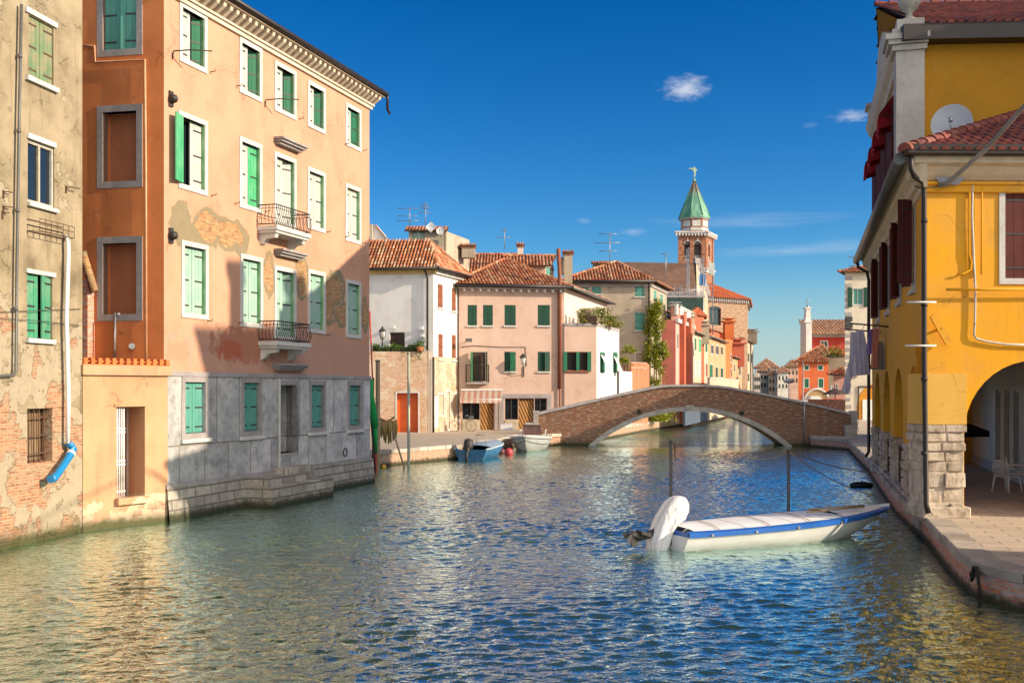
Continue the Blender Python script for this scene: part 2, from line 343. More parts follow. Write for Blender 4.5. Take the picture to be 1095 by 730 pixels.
# ------------------------------------------------------------ building kit
class Bld:
    """footprint pts in world xy, interior on the left of every edge"""
    def __init__(s, name, label, cat, pts, z0, z1, mat, group=None):
        s.pts = [Vector((p[0], p[1], 0)) for p in pts]; s.z0 = z0; s.z1 = z1; s.mat = mat
        d = s.pts[1]-s.pts[0]; s.root = empty(name, s.pts[0], atan2(d.y, d.x), label, cat, group)
        s.RM = T(s.pts[0]) @ RZ(atan2(d.y, d.x)); s.inv = s.RM.inverted(); s.holes = {}; s.mb = MB(); s.skip = set(); s.ranges = {}
    def ew(s, i):
        p = s.pts[i]; q = s.pts[(i+1) % len(s.pts)]; d = q-p; return p, q, d.length, d.normalized()
    def E(s, i):
        p, q, L, d = s.ew(i); return s.inv @ T(p) @ RZ(atan2(d.y, d.x))
    def at(s, i, px, py, off=0.0):
        p, q, L, d = s.ew(i); k = (px-CX)/FPX
        if off: n = Vector((d.y, -d.x, 0)); p = p + n*off
        # p + d*t = (k*D, D)
        t_ = (k*p.y - p.x)/(d.x - k*d.y); D = p.y + d.y*t_
        return t_, CAMH-(py-HZ)/FPX*D
    def win_px(s, i, xl, xr, yt, yb, fr=0.0, **k):
        xc = (xl+xr)/2; s0 = s.at(i, xl, yt)[0]; s1 = s.at(i, xr, yt)[0]
        if s0 > s1: s0, s1 = s1, s0
        zt = s.at(i, xc, yt)[1]; zb = s.at(i, xc, yb)[1]
        return s.win(i, s0+fr, s1-fr, zb+fr, zt-fr, fr=fr, **k)
    def win(s, i, s0, s1, z0, z1, fr=0.0, frm=None, sh=None, shm=None, sill=None, sillm=None, rev=0.18, pane=None, bars=None, barm=None, name='window', prot=0.03, label=None, cross=True, louv=False, strap=None, mull=None, deep=False, jamb=None):
        s.holes.setdefault(i, []).append((s0, z0, s1, z1, rev))
        w = s1-s0; h = z1-z0; M = s.E(i) @ T(((s0+s1)/2, 0, z0)); mb = MB()
        hw = w/2
        if fr > 0:
            for a, b in (((-hw-fr, -prot, 0), (-hw, rev*0.6, h)), ((hw, -prot, 0), (hw+fr, rev*0.6, h)), ((-hw-fr, -prot-0.003, h), (hw+fr, rev*0.6, h+fr)), ((-hw-fr, -prot-0.003, -fr), (hw+fr, rev*0.6, 0))):
                mb.box(a, b)
        else:
            f = 0.035
            for a, b in (((-hw+.001, rev-0.08, 0), (-hw+f, rev-.001, h)), ((hw-f, rev-0.08, 0), (hw-.001, rev-.001, h)), ((-hw+f, rev-0.08, h-f), (hw-f, rev-.001, h-.001)), ((-hw+f, rev-0.08, .001), (hw-f, rev-.001, f))):
                mb.box(a, b)
        frm = frm or MT['frame_white']
        o = mb.build(name, frm, s.root, M)
        if label: o['label'] = label
        if pane is not False:
            pb = MB(); pb.box((-hw, rev-0.02, 0), (hw, rev, h)); pb.build('pane', pane or MT['glass'], o)
            if mull:
                q = MB(); q.box((-0.03, rev-0.07, 0), (0.03, rev-0.021, h))
                for sx in (-1, 1):
                    q.box((sx*hw-0.03 if sx > 0 else -hw, rev-0.07, 0), (hw if sx > 0 else -hw+0.05, rev-0.021, h))
                q.box((-hw, rev-0.068, 0), (hw, rev-0.022, 0.06)); q.box((-hw, rev-0.068, h-0.06), (hw, rev-0.022, h))
                if mull == 2: q.box((-hw, rev-0.066, h*0.62), (hw, rev-0.023, h*0.62+0.04))
                q.build('sash', MT['frame_white'] if mull is True or mull == 2 else mull, o)
        if jamb:
            q = MB(); q.box((hw-0.014, 0.0, 0.01), (hw-0.002, 0.09, h-0.01)); q.build('jamb_lining', jamb, o)
        if sill:
            q = MB(); q.box((-hw-fr-0.06, -prot-0.07, -fr-0.1), (hw+fr+0.06, 0.02, -fr)); q.build('sill', sillm or frm, o)
        if sh:
            shm = shm if isinstance(shm, (list, tuple)) else (shm, shm)
            for side in (-1, 1):
                lw = hw-0.006
                ang = {'closed': 0, 'open': 176, 'wide': 150, 'half': 90, 'ajar': 18}[sh] if isinstance(sh, str) else sh[0 if side < 0 else 1]
                if ang is None: continue
                q = MB(); nb = 3; bw = lw/nb
                for b in range(nb):
                    q.box((b*bw+0.003, -0.035, 0.01), ((b+1)*bw-0.004, 0, h-0.01))
                if louv:
                    for b in range(int(h/0.09)): q.box((0.05, -0.05, 0.05+b*0.09), (lw-0.05, -0.036, 0.05+b*0.09+0.05))
                for zz in (0.12, 0.5, 0.88):
                    q.box((0.0, -0.045, h*zz-0.02), (lw*0.72, -0.036, h*zz+0.02), 1)
                y = (0.13 if deep else rev*0.35) if ang < 60 else -prot-0.01
                # hinge at side jamb; local leaf runs from hinge toward centre
                if side < 0: Mh = T((-hw+0.002, y, 0)) @ RZ(-radians(ang))
                else: Mh = T((hw-0.002, y, 0)) @ RZ(radians(ang)) @ Matrix.Scale(-1, 4, (1,0,0))
                if ang > 60: Mh = T((0, -0.04, 0)) @ Mh
                # bake the mirror into the mesh so the object keeps a plain transform
                q2 = MB(); q2.v = [Mh @ v for v in q.v]; q2.f = q.f if side < 0 else [f[::-1] for f in q.f]; q2.m = q.m; q2.sm = q.sm
                q2.build('shutter', [shm[0 if side < 0 else 1], strap or MT['iron']], o)
        if bars:
            q = MB(); nx, nz = bars; r = 0.014
            for a in range(1, nx+1): q.tube([(-hw+w*a/(nx+1), rev*0.3, 0), (-hw+w*a/(nx+1), rev*0.3, h)], r, 6)
            for a in range(nz): z = h*(a+0.5)/nz; q.box((-hw, rev*0.3-0.008, z-0.015), (hw, rev*0.3+0.02, z+0.015))
            q.build('grille', barm or MT['iron'], o)
        return o
    def panel(s, i, s0, s1, z0, z1, holes=(), M=None):
        M = M or s.E(i); xs = sorted(set([s0, s1]+[v for h in holes for v in (h[0], h[2]) if s0 < v < s1]))
        zs = sorted(set([z0, z1]+[v for h in holes for v in (h[1], h[3]) if z0 < v < z1]))
        for a, b in zip(xs, xs[1:]):
            for c, d in zip(zs, zs[1:]):
                mx = (a+b)/2; mz = (c+d)/2
                if any(h[0] < mx < h[2] and h[1] < mz < h[3] for h in holes): continue
                s.mb.quad((a,0,c),(b,0,c),(b,0,d),(a,0,d), 0, M)
        for h in holes:
            a, c, b, d, r = h
            s.mb.quad((a,0,c),(a,0,d),(a,r,d),(a,r,c),0,M); s.mb.quad((b,0,d),(b,0,c),(b,r,c),(b,r,d),0,M)
            s.mb.quad((a,0,d),(b,0,d),(b,r,d),(a,r,d),0,M); s.mb.quad((b,0,c),(a,0,c),(a,r,c),(b,r,c),0,M)
            s.mb.quad((a,r+.03,c),(b,r+.03,c),(b,r+.03,d),(a,r+.03,d),0,M)
    def finish(s, cap=True, name='wall'):
        for i in range(len(s.pts)):
            if i in s.skip: continue
            z0, z1 = s.ranges.get(i, (s.z0, s.z1)); L = s.ew(i)[2]
            s.panel(i, 0, L, z0, z1, s.holes.get(i, []))
        if cap:
            P = [s.inv @ Vector((p.x, p.y, s.z1)) for p in s.pts]; s.mb.add(P, [tuple(range(len(P)))])
        return s.mb.build(name, s.mat, s.root)
    def loc(s, x, y, z): return s.inv @ Vector((x, y, z))
    def part(s, name, mb, mats, i=None, M=None):
        m = s.E(i) if i is not None else Matrix.Identity(4)
        if M is not None: m = m @ M
        return mb.build(name, mats, s.root, m)

def in_poly(p, poly):
    c = False; n = len(poly); j = n-1
    for i in range(n):
        if (poly[i][1] > p[1]) != (poly[j][1] > p[1]) and p[0] < (poly[j][0]-poly[i][0])*(p[1]-poly[i][1])/(poly[j][1]-poly[i][1])+poly[i][0]: c = not c
        j = i
    return c
def tile_plane(mb, poly, tw=0.21, tl=0.36, thick=0.09, base=1):
    """poly: coplanar 3d points, first edge = eave (left to right seen from outside)"""
    P = [Vector(p) for p in poly]; u = (P[1]-P[0]).normalized(); n = (P[1]-P[0]).cross(P[-1]-P[0]).normalized()
    if n.z < 0: n = -n
    v = n.cross(u).normalized()
    if v.z < 0: v = -v
    pl = [((p-P[0]).dot(u), (p-P[0]).dot(v)) for p in P]
    mb.add([p - n*0.02 for p in P], [tuple(range(len(P)))], base)
    mb.add([p - n*thick for p in P], [tuple(range(len(P)))[::-1]], base)
    mb.add([P[0]-n*thick, P[1]-n*thick, P[1]-n*0.02, P[0]-n*0.02], [(0,1,2,3)], base)
    x0 = min(p[0] for p in pl); x1 = max(p[0] for p in pl); y1 = max(p[1] for p in pl)
    nx = int((x1-x0)/tw)+1; ny = int(y1/tl)+1; r = tw*0.36
    for i in range(nx):
        cx = x0+(i+0.5)*tw+random.uniform(-.008,.008)
        for j in range(ny):
            cy = (j+0.5)*tl
            if not in_poly((cx, min(cy, y1-0.001)), pl): continue
            a = P[0]+u*(cx+random.uniform(-.008,.008))+v*(j*tl-0.05); b = P[0]+u*cx+v*((j+1)*tl+0.02)
            ra = r*random.uniform(0.98,1.1); rb = r*0.82; vs = []
            for q, rr, hh in ((a, ra, 0.025), (b, rb, 0.0)):
                for k in range(5):
                    an = pi*k/4; vs.append(q-u*cos(an)*rr+n*(sin(an)*rr*0.95+hh))
            mb.add(vs, [(k,k+1,k+6,k+5) for k in range(4)]+[(0,1,2,3,4)], 0, None, False)
def ridge_tiles(mb, a, b, r=0.13, tl=0.42, m=0):
    a = Vector(a); b = Vector(b); n = max(1, int((b-a).length/tl)); t = (b-a)/n; d = t.normalized(); w = d.cross(Vector((0,0,1))).normalized(); up = w.cross(d)
    for i in range(n):
        vs = []
        for q, rr, hh in ((a+t*i-d*0.03, r*1.05, 0.03), (a+t*(i+1)+d*0.02, r*0.88, 0.01)):
            for k in range(7):
                an = pi*k/6; vs.append(q-w*cos(an)*rr+up*(sin(an)*rr+hh-0.02))
        mb.add(vs, [(k,k+1,k+8,k+7) for k in range(6)]+[tuple(range(7))], m)
def hip_roof(B, z, over=0.4, rise=1.6, ends=(0.5, 0.5), tw=0.21, tl=0.36, mats=None, quad=None, name='roof', ridge_axis=0, soff=True):
    """quad footprint in world; ridge runs along edge 0 direction"""
    pts = quad or [tuple(p[:2]) for p in B.pts]
    if ridge_axis: pts = pts[1:]+pts[:1]
    P = [Vector((p[0], p[1], 0)) for p in pts]; c = sum(P, Vector())/4
    Q = []
    for i in range(4):
        a = (P[i]-P[i-1]).normalized(); b = (P[(i+1)%4]-P[i]).normalized(); Q.append(P[i]+(a-b)*over)
    mL = (Q[3]+Q[0])/2; mR = (Q[1]+Q[2])/2; ln = (mR-mL); wd = ((Q[3]-Q[0]).length)
    R1 = mL+ln.normalized()*wd*ends[0]; R2 = mR-ln.normalized()*wd*ends[1]
    if (R2-R1).dot(ln) < 0: R1 = R2 = (R1+R2)/2
    Q = [B.loc(q.x, q.y, z) for q in Q]; R1 = B.loc(R1.x, R1.y, z+rise); R2 = B.loc(R2.x, R2.y, z+rise)
    mb = MB()
    for poly in ([Q[0],Q[1],R2,R1], [Q[1],Q[2],R2], [Q[2],Q[3],R1,R2], [Q[3],Q[0],R1]):
        tile_plane(mb, poly, tw, tl)
    for a, b in ((Q[0],R1),(Q[1],R2),(Q[2],R2),(Q[3],R1),(R1,R2)):
        if (b-a).length > 0.5: ridge_tiles(mb, a, b)
    o = mb.build(name, mats or [MT['tiles'], MT['tile_under']], B.root)
    return o, Q, R1, R2
def shed(B, poly, tw=0.21, tl=0.36, mats=None, name='roof', ridge=()):
    mb = MB(); pp = [B.loc(*p) for p in poly]; tile_plane(mb, pp, tw, tl)
    for a, b in ridge: ridge_tiles(mb, B.loc(*a), B.loc(*b))
    return mb.build(name, mats or [MT['tiles'], MT['tile_under']], B.root)
def leaves(mb, sampler, n, size, m=0):
    for _ in range(n):
        c = Vector(sampler()); nrm = Vector((random.gauss(0,1), random.gauss(0,1), random.gauss(0.3,1))).normalized(); u = nrm.orthogonal().normalized(); u.rotate(Matrix.Rotation(random.uniform(0, 6.28), 3, nrm)); w = nrm.cross(u)
        l = size*random.uniform(0.6, 1.3); b = l*0.55
        mb.add([c-u*l*.5, c+w*b*.5, c+u*l*.5+nrm*l*.1, c-w*b*.5], [(0,1,2,3)], m)
def copy_tree(o, parent=None):
    c = o.copy(); COL.objects.link(c); c.parent = parent
    for ch in list(o.children): copy_tree(ch, c)
    return c

MT = {}
MT['frame_white'] = stone('white_istrian_stone', (0.62,0.60,0.56), (0.5,0.48,0.44), 0.25, bump=0.2, tint=(0.45,0.38,0.28))
MT['frame_grey'] = stone('grey_lilac_stone', (0.36,0.33,0.32), (0.28,0.25,0.24), 0.3, bump=0.25)
MT['glass'] = glassmat('window_glass')
MT['iron'] = paint('dark_iron', (0.03,0.028,0.026), 0.6, 0.3, (0.12,0.05,0.025), 0.5)
MT['rust'] = paint('rusty_iron', (0.10,0.05,0.03), 0.8, 0.3, (0.2,0.08,0.03), 0.6)
MT['tiles'] = island('terracotta_pantiles', [(0.30,0.095,0.04),(0.52,0.20,0.09),(0.42,0.13,0.055),(0.60,0.33,0.18),(0.48,0.17,0.07),(0.22,0.09,0.05),(0.62,0.40,0.25),(0.5,0.18,0.08)], moss=0.25)
MT['tiles_far'] = island('weathered_far_pantiles', [(0.54,0.30,0.17),(0.62,0.37,0.21),(0.48,0.27,0.16),(0.64,0.44,0.29)], moss=0.2)
MT['tiles_red'] = island('new_red_pantiles', [(0.5,0.13,0.05),(0.58,0.17,0.07),(0.45,0.11,0.045)], moss=0.05)
MT['tiles_dark'] = island('dark_wine_pantiles', [(0.20,0.055,0.04),(0.30,0.085,0.06),(0.16,0.05,0.04),(0.26,0.10,0.08)], moss=0.08)
MT['tile_under'] = stone('roof_underside', (0.16,0.09,0.06), dirt=0.3)
MT['gutter'] = paint('brown_gutter_metal', (0.022,0.014,0.012), 0.5, 0.2)
MT['gutter_grey'] = paint('grey_gutter_metal', (0.10,0.10,0.095), 0.4, 0.2)
MT['shut_pale'] = woodshut('chalky_sunlit_shutter', (0.50,0.49,0.45), (0.26,0.42,0.30), 0.3)  # weathered green shutters, sun glare put into the colour as a pale tone
MT['shut_green'] = woodshut('sun_bleached_green_shutter', (0.13,0.34,0.16), (0.34,0.46,0.28), 0.6)
MT['shut_vivid'] = woodshut('bright_green_shutter', (0.05,0.36,0.15), (0.16,0.44,0.24), 0.5)
MT['shut_teal'] = woodshut('teal_shutter', (0.085,0.29,0.235), (0.13,0.34,0.28), 0.5)
MT['shut_teal_mid'] = woodshut('chalky_half_lit_teal_shutter', (0.33,0.47,0.39), (0.20,0.42,0.33), 0.5)  # same paint, toned between the sunlit pale and the shaded teal
MT['shut_dkgreen'] = woodshut('dark_green_shutter', (0.007,0.05,0.03), (0.015,0.075,0.045), 0.4)
MT['shut_dkgreen2'] = woodshut('mid_green_shutter', (0.015,0.13,0.065), (0.03,0.17,0.09), 0.4)
MT['shut_wine'] = woodshut('wine_red_shutter', (0.085,0.012,0.010), (0.13,0.03,0.02), 0.3)
MT['shut_brown'] = woodshut('red_brown_shutter', (0.22,0.07,0.035), (0.3,0.12,0.07), 0.3)
MT['shut_old'] = woodshut('peeling_green_boards', (0.14,0.22,0.11), (0.30,0.25,0.15), 0.9)
MT['shut_old2'] = woodshut('old_blue_green_boards', (0.05,0.27,0.15), (0.16,0.32,0.2), 0.7)
MT['wood_dark'] = woodshut('dark_brown_door_wood', (0.05,0.028,0.02), (0.08,0.045,0.03), 0.4)
MT['wood_grey'] = woodshut('weathered_post_wood', (0.26,0.19,0.11), (0.34,0.27,0.18), 0.6)
MT['white_paint'] = paint('white_paint', (0.72,0.71,0.68), 0.45, 0.1, (0.5,0.42,0.32), 0.25)
MT['steel'] = paint('galvanised_steel', (0.35,0.35,0.35), 0.4, 0.2, metal=0.6)
MT['white_plastic'] = paint('white_plastic', (0.75,0.74,0.7), 0.35, 0.08)
MT['rope'] = paint('pale_rope', (0.45,0.36,0.22), 0.9, 0.3)
# ------------------------------------------------------------ water
def water_mat(near=False):
    t = NT('canal_water_near' if near else 'canal_water'); tc = t.n('ShaderNodeTexCoord'); o = tc.outputs['Object']
    wv = t.noise(t.vm('MULTIPLY', o, (0.10,0.16,1)), 1.0, 3)
    sp = t.n('ShaderNodeSeparateXYZ'); t.t.links.new(o, sp.inputs[0])
    v1 = t.vm('MULTIPLY', o, (0.8, 1.0, 1)); n1 = t.noise(v1, 2.5, 2, 0.45, 0.6); n2 = t.noise(v1, 7.0, 3, 0.55, 0.5)
    big = t.noise(t.vm('MULTIPLY', o, (0.3, 0.5, 1)), 1.0, 2)
    def ridge(n): return t.math('SUBTRACT', 1.0, t.math('ABSOLUTE', t.math('MULTIPLY_ADD', n, 2.0, -1.0)))
    wt = t.n('ShaderNodeTexWave', wave_type='BANDS', bands_direction='Y', wave_profile='SIN'); mp = t.n('ShaderNodeMapping'); t.t.links.new(o, mp.inputs[0]); mp.inputs['Rotation'].default_value = (0,0,0.22)
    t.t.links.new(mp.outputs[0], wt.inputs['Vector']); wt.inputs['Scale'].default_value = 0.62; wt.inputs['Distortion'].default_value = 9.0; wt.inputs['Detail'].default_value = 2.5; wt.inputs['Detail Scale'].default_value = 1.1
    h = t.math('ADD', t.math('MULTIPLY', ridge(n1), 0.34), t.math('MULTIPLY', n1, 0.34)); h = t.math('ADD', h, t.math('MULTIPLY', n2, 0.24)); h = t.math('ADD', h, t.math('MULTIPLY', wt.outputs[1], 0.13)); h = t.math('ADD', h, t.math('MULTIPLY', big, 0.5))
    h = t.math('MULTIPLY', h, t.math('MULTIPLY', t.step(wv, 0.32, 0.62, 0.55, 1.15), t.step(sp.outputs[0], -9.5, -4.5, 0.35, 1.0)))
    if near: h = t.math('ADD', t.math('MULTIPLY', n2, 0.30), t.math('MULTIPLY', n1, 0.30))
    nrm = t.bump(h, 1.0, 0.12 if near else 0.26)
    c = t.mix(t.noise(o, 0.12, 3), (0.024,0.072,0.046), (0.095,0.14,0.036))
    t.done(c, 0.5, spec=0.0)
    gl = t.n('ShaderNodeBsdfGlossy'); gl.inputs['Roughness'].default_value = 0.03; gl.inputs['Color'].default_value = (0.80,0.97,0.98,1); t.t.links.new(nrm, gl.inputs['Normal'])
    fr = t.n('ShaderNodeFresnel'); fr.inputs['IOR'].default_value = 1.33; t.t.links.new(nrm, fr.inputs['Normal'])
    f = t.math('MULTIPLY', fr.outputs[0], 3.1, clamp=True)
    mx = t.n('ShaderNodeMixShader'); t.t.links.new(f, mx.inputs[0]); t.t.links.new(t.b.outputs[0], mx.inputs[1]); t.t.links.new(gl.outputs[0], mx.inputs[2]); t.t.links.new(mx.outputs[0], t.out.inputs[0])
    return t.m
import numpy as np
def water_sheet():
    x0, x1, y0, y1 = -13.5, 19.5, 9.0, 62.0
    nx = 560; ny = 860; ty = np.linspace(0, 1, ny)
    X, Y = np.meshgrid(np.linspace(x0, x1, nx), y0+(y1-y0)*(0.62*ty+0.38*ty**2))
    rng = np.random.default_rng(4); Z = np.zeros_like(X); DX = np.zeros_like(X); DY = np.zeros_like(X); n = 90
    for i in range(n):
        lam = 0.16*(0.52/0.16)**rng.random(); k = 2*np.pi/lam; th = np.pi/2+0.15+rng.normal(0, 0.6); ph = rng.random()*6.283
        a = WSLOPE*np.sqrt(2/n)/k; kx, ky = k*np.cos(th), k*np.sin(th); A = kx*X+ky*Y+ph
        Z += a*np.sin(A); DX += a*np.cos(th)*np.cos(A); DY += a*np.sin(th)*np.cos(A)
    patch = np.zeros_like(X)
    for i in range(14):
        lam = rng.uniform(6, 22); th = rng.random()*6.283; patch += np.sin(2*np.pi/lam*(np.cos(th)*X+1.5*np.sin(th)*Y)+rng.random()*6.283)
    patch = np.clip(0.9+0.11*patch, 0.55, 1.2)*np.interp(Y, [9, 30, 50], [1.0, 0.95, 0.6])
    left = np.interp(Y, [9, 22.6, 27.5, 39, 46, 62], [-12, -10.7, -8.9, -5.2, -6, 0]); calm = np.clip((X-left)/4.5, 0.3, 1.0)
    edge = np.minimum.reduce([(X-x0)/1.0, (x1-X)/1.0, (Y-y0)/1.0, (y1-Y)/4.0]).clip(0, 1); M = patch*calm*edge
    X2 = X+DX*M*0.8*(edge > 0); Y2 = Y+DY*M*0.8*(edge > 0); V = np.stack([X2, Y2, Z*M], -1).reshape(-1, 3)
    idx = np.arange(nx*ny).reshape(ny, nx); F = np.stack([idx[:-1, :-1], idx[:-1, 1:], idx[1:, 1:], idx[1:, :-1]], -1).reshape(-1, 4)
    me = bpy.data.meshes.new('canal_water'); me.vertices.add(len(V)); me.vertices.foreach_set('co', V.astype(np.float32).ravel())
    me.loops.add(F.size); me.loops.foreach_set('vertex_index', F.astype(np.int32).ravel()); me.polygons.add(len(F))
    me.polygons.foreach_set('loop_start', np.arange(0, F.size, 4, dtype=np.int32)); me.polygons.foreach_set('use_smooth', np.ones(len(F), dtype=bool)); me.update(calc_edges=True)
    me.materials.append(water_mat(True)); o = bpy.data.objects.new('canal_water', me); COL.objects.link(o); tag(o, kind='structure')
    mb = MB(); B = 2500
    for a, b, c, d in ((-B, -400, B, y0), (-B, y1, B, 4000), (-B, y0, x0, y1), (x1, y0, B, y1)): mb.quad((a,b,0),(c,b,0),(c,d,0),(a,d,0))
    tag(mb.build('outer_water', water_mat()), kind='structure')
WSLOPE = 0.145
water_sheet()

# ------------------------------------------------------------ banks
def paving(name, c1, c2, mort, w, h, rot=0.0, ms=0.012):
    t = NT(name).coords(); mp = t.n('ShaderNodeMapping'); t.t.links.new(t.obj, mp.inputs[0]); mp.inputs['Rotation'].default_value = (0,0,rot)
    bc, bf = t.brick(mp.outputs[0], c1, c2, mort, w, h, ms); n1 = t.noise(t.obj, 1.2, 5, 0.6); n2 = t.noise(t.obj, 9, 5, 0.7)
    c = t.mix(t.step(n1, 0.4, 0.7, 0, 0.4), bc, mul(c2, 0.75)); c = t.mix(t.step(n2, 0.5, 0.75, 0, 0.4), c, mul(c2, 0.55))
    t.bump(t.math('SUBTRACT', n2, bf), 0.35, 0.015)
    return t.done(c, 0.85, spec=0.3)
M_pave = paving('stone_slab_paving', (0.60,0.48,0.36), (0.50,0.41,0.31), (0.17,0.14,0.11), 0.75, 0.38, 0.25)
M_pave2 = paving('trachyte_paving', (0.46,0.38,0.28), (0.40,0.33,0.25), (0.16,0.13,0.1), 0.9, 0.45, 0.3)
M_coping = stone('istrian_coping', (0.60,0.52,0.42), (0.48,0.41,0.33), 0.35, blocks=(1.3, 5.0, 0.012), bump=0.3, tint=(0.4,0.3,0.2))
M_quay = brickmat('quay_brick', (0.74,0.20,0.085), (0.60,0.30,0.20), (0.50,0.43,0.35), 0.27, 0.085, 0.3, damp=0.2, pale=(0.55,0.42,0.40))
M_quay_pale = brickmat('rendered_quay_wall', (0.50,0.26,0.15), (0.46,0.28,0.18), (0.44,0.34,0.25), 0.27, 0.08, 0.6, damp=0.2)
def bank(name, edge, outer, gz, pave, quay, cop_w=0.42, cop_h=0.16):
    """edge: polyline along the water (land on its left), outer: closing points"""
    poly = edge+outer
    mb = MB(); mb.add([(x,y,gz) for x,y in poly], [tuple(range(len(poly)))])
    o = mb.build(name, pave); tag(o, kind='structure')
    q = MB(); c = MB()
    acc = 0
    E = [Vector((p[0],p[1],0)) for p in edge]
    def nl(i):
        a = (E[i]-E[max(0,i-1)]); b = (E[min(len(E)-1,i+1)]-E[i]); d = (a.normalized() if a.length else Vector())+(b.normalized() if b.length else Vector()); d.normalize(); return Vector((-d.y, d.x, 0))
    for i in range(len(E)-1):
        a, b = E[i], E[i+1]; na, nb = nl(i), nl(i+1)
        q.add([a-Vector((0,0,1.5)), b-Vector((0,0,1.5)), b+Vector((0,0,gz-cop_h)), a+Vector((0,0,gz-cop_h))], [(0,1,2,3)])
        n = max(1, int((b-a).length/1.25))
        for k in range(n):
            p0 = a.lerp(b, k/n); p1 = a.lerp(b, (k+1)/n-0.012/max(1,(b-a).length/n)); m0 = na.lerp(nb, k/n); m1 = na.lerp(nb, (k+1)/n)
            j = random.uniform(-0.015, 0.02); jz = random.uniform(-0.008, 0.008)
            A = p0-m0*(0.05+j); B_ = p1-m1*(0.05+j); C_ = p1+m1*cop_w; D = p0+m0*cop_w
            z1 = gz+0.012+jz; z0 = gz-cop_h; bv = 0.025
            A2 = A+m0*bv; B2 = B_+m1*bv
            c.add([A+Vector((0,0,z0)),B_+Vector((0,0,z0)),C_+Vector((0,0,z0)),D+Vector((0,0,z0)),A+Vector((0,0,z1-bv)),B_+Vector((0,0,z1-bv)),C_+Vector((0,0,z1)),D+Vector((0,0,z1)),A2+Vector((0,0,z1)),B2+Vector((0,0,z1))],
                  [(0,3,2,1),(0,1,5,4),(4,5,9,8),(8,9,6,7),(1,2,6,9,5),(2,3,7,6),(3,0,4,8,7)])
    tag(recalc(q.build(name.replace('pavement','quay_wall'), quay)), kind='structure'); tag(recalc(c.build(name.replace('pavement','quay_coping'), M_coping)), kind='structure')
GL = 0.7; GR = 0.6
# left bank (land on the left going away from camera: edge runs near -> far)
bank('left_pavement', [(-6.4,45.4),(-6.1,46),(-2.4,52),(-0.6,58.2),(0.2,62.3),(2.3,63.4),(3.6,64.8),(5.2,69),(7.6,76.0),(11.0,86.5),(14.2,94.4),(16.05,100),(34.7,160),(62,250)],
     [(120,3000),(-2500,3000),(-2500,42),(-30,45)], GL, M_pave2, M_quay_pale)
# right bank, edge runs far -> near
bank('right_pavement', [(80,250),(46,160),(27,100),(19.6,72),(17.3,62.2),(18.5,59.2),(14.3,43.0),(13.6,40.6),(10.35,29),(9.0,23.2),(8.25,20.5),(7.72,18.5),(7.55,17.6),(7.65,16.7),(8.2,15.2),(9.5,11),(12,4),(15,-8)],
     [(2500,-8),(2500,3000),(140,3000)], GR, M_pave, M_quay)

# ------------------------------------------------------------ weathered house at far left
M_old = plaster('old_ochre_render', (0.37,0.30,0.195), (0.25,0.20,0.125), dirt=(0.12,0.09,0.05), dirt_amt=1.2, streak=0.9, brick=0.52, brick_top=(1.6, 6.5, 0.24), damp=0.5,
                brick_col=((0.44,0.16,0.07),(0.50,0.27,0.15)), mort=(0.42,0.35,0.25), grey=(0.36,0.30,0.21), bump=1.0, scale=1.3)
def pw(px, d): return ((px-CX)/FPX*d, d)
lo = Vector((pw(0,22.6)[0], 22.6)); hi = Vector((pw(88,25.55)[0], 25.55)); dd = (hi-lo).normalized()
near = lo-dd*8; n_ = Vector((-dd.y, dd.x))
oh = Bld('weathered_house', 'peeling ochre rendered house with bare brick foot, at the far left edge', 'house',
         [tuple(near), tuple(hi), tuple(hi+n_*6), tuple(near+n_*6)], -1, 13.3, M_old)
oh.win_px(0, 30.6, 57.3, 23, 86, sh='closed', shm=MT['shut_old'], strap=MT['rust'], rev=0.22, frm=MT['shut_old'])
oh.win_px(0, 29.7, 58, 154, 219, pane=MT['glass'], mull=stone('beige_sash_wood',(0.5,0.44,0.33)), rev=0.12, frm=MT['frame_white'])
oh.win_px(0, 29, 56, 294, 362, sh=(0, 12), shm=MT['shut_old2'], rev=0.25, frm=MT['shut_old2'])
oh.win_px(0, 29, 56, 436.5, 494, bars=(4,3), barm=MT['rust'], rev=0.3, pane=woodshut('brown_boards',(0.2,0.13,0.07),(0.3,0.22,0.13)), frm=MT['rust'])
oh.win_px(0, -60, -30, 150, 217, sh='closed', shm=MT['shut_old'])
oh.win_px(0, -60, -30, 300, 360, sh='closed', shm=MT['shut_old'])
oh.finish()
def slab(B, i, xl, xr, yt, yb, name, mat, y0=-0.05, y1=0.03, slope=True):
    s0, z0 = B.at(i, xl, yb); s1, _ = B.at(i, xr, yb); z1 = B.at(i, (xl+xr)/2, yt)[1]; z0 = B.at(i, (xl+xr)/2, yb)[1]
    mb = MB(); mb.box((min(s0,s1), y0, z0), (max(s0,s1), y1, z1)); return B.part(name, mb, mat, i)
slab(oh, 0, 26.5, 60, 16, 21.5, 'lintel', MT['frame_white']); slab(oh, 0, 26.5, 60, 87.5, 92.5, 'sill', MT['frame_white'], -0.09)
slab(oh, 0, 28.5, 58.5, 147.5, 153, 'lintel', MT['frame_white']); slab(oh, 0, 28.5, 60, 220, 224, 'sill', MT['frame_white'], -0.09)
slab(oh, 0, 27, 58, 289.5, 294, 'lintel', MT['frame_white']); slab(oh, 0, 27, 56.5, 362.3, 367, 'sill', MT['frame_white'], -0.09)
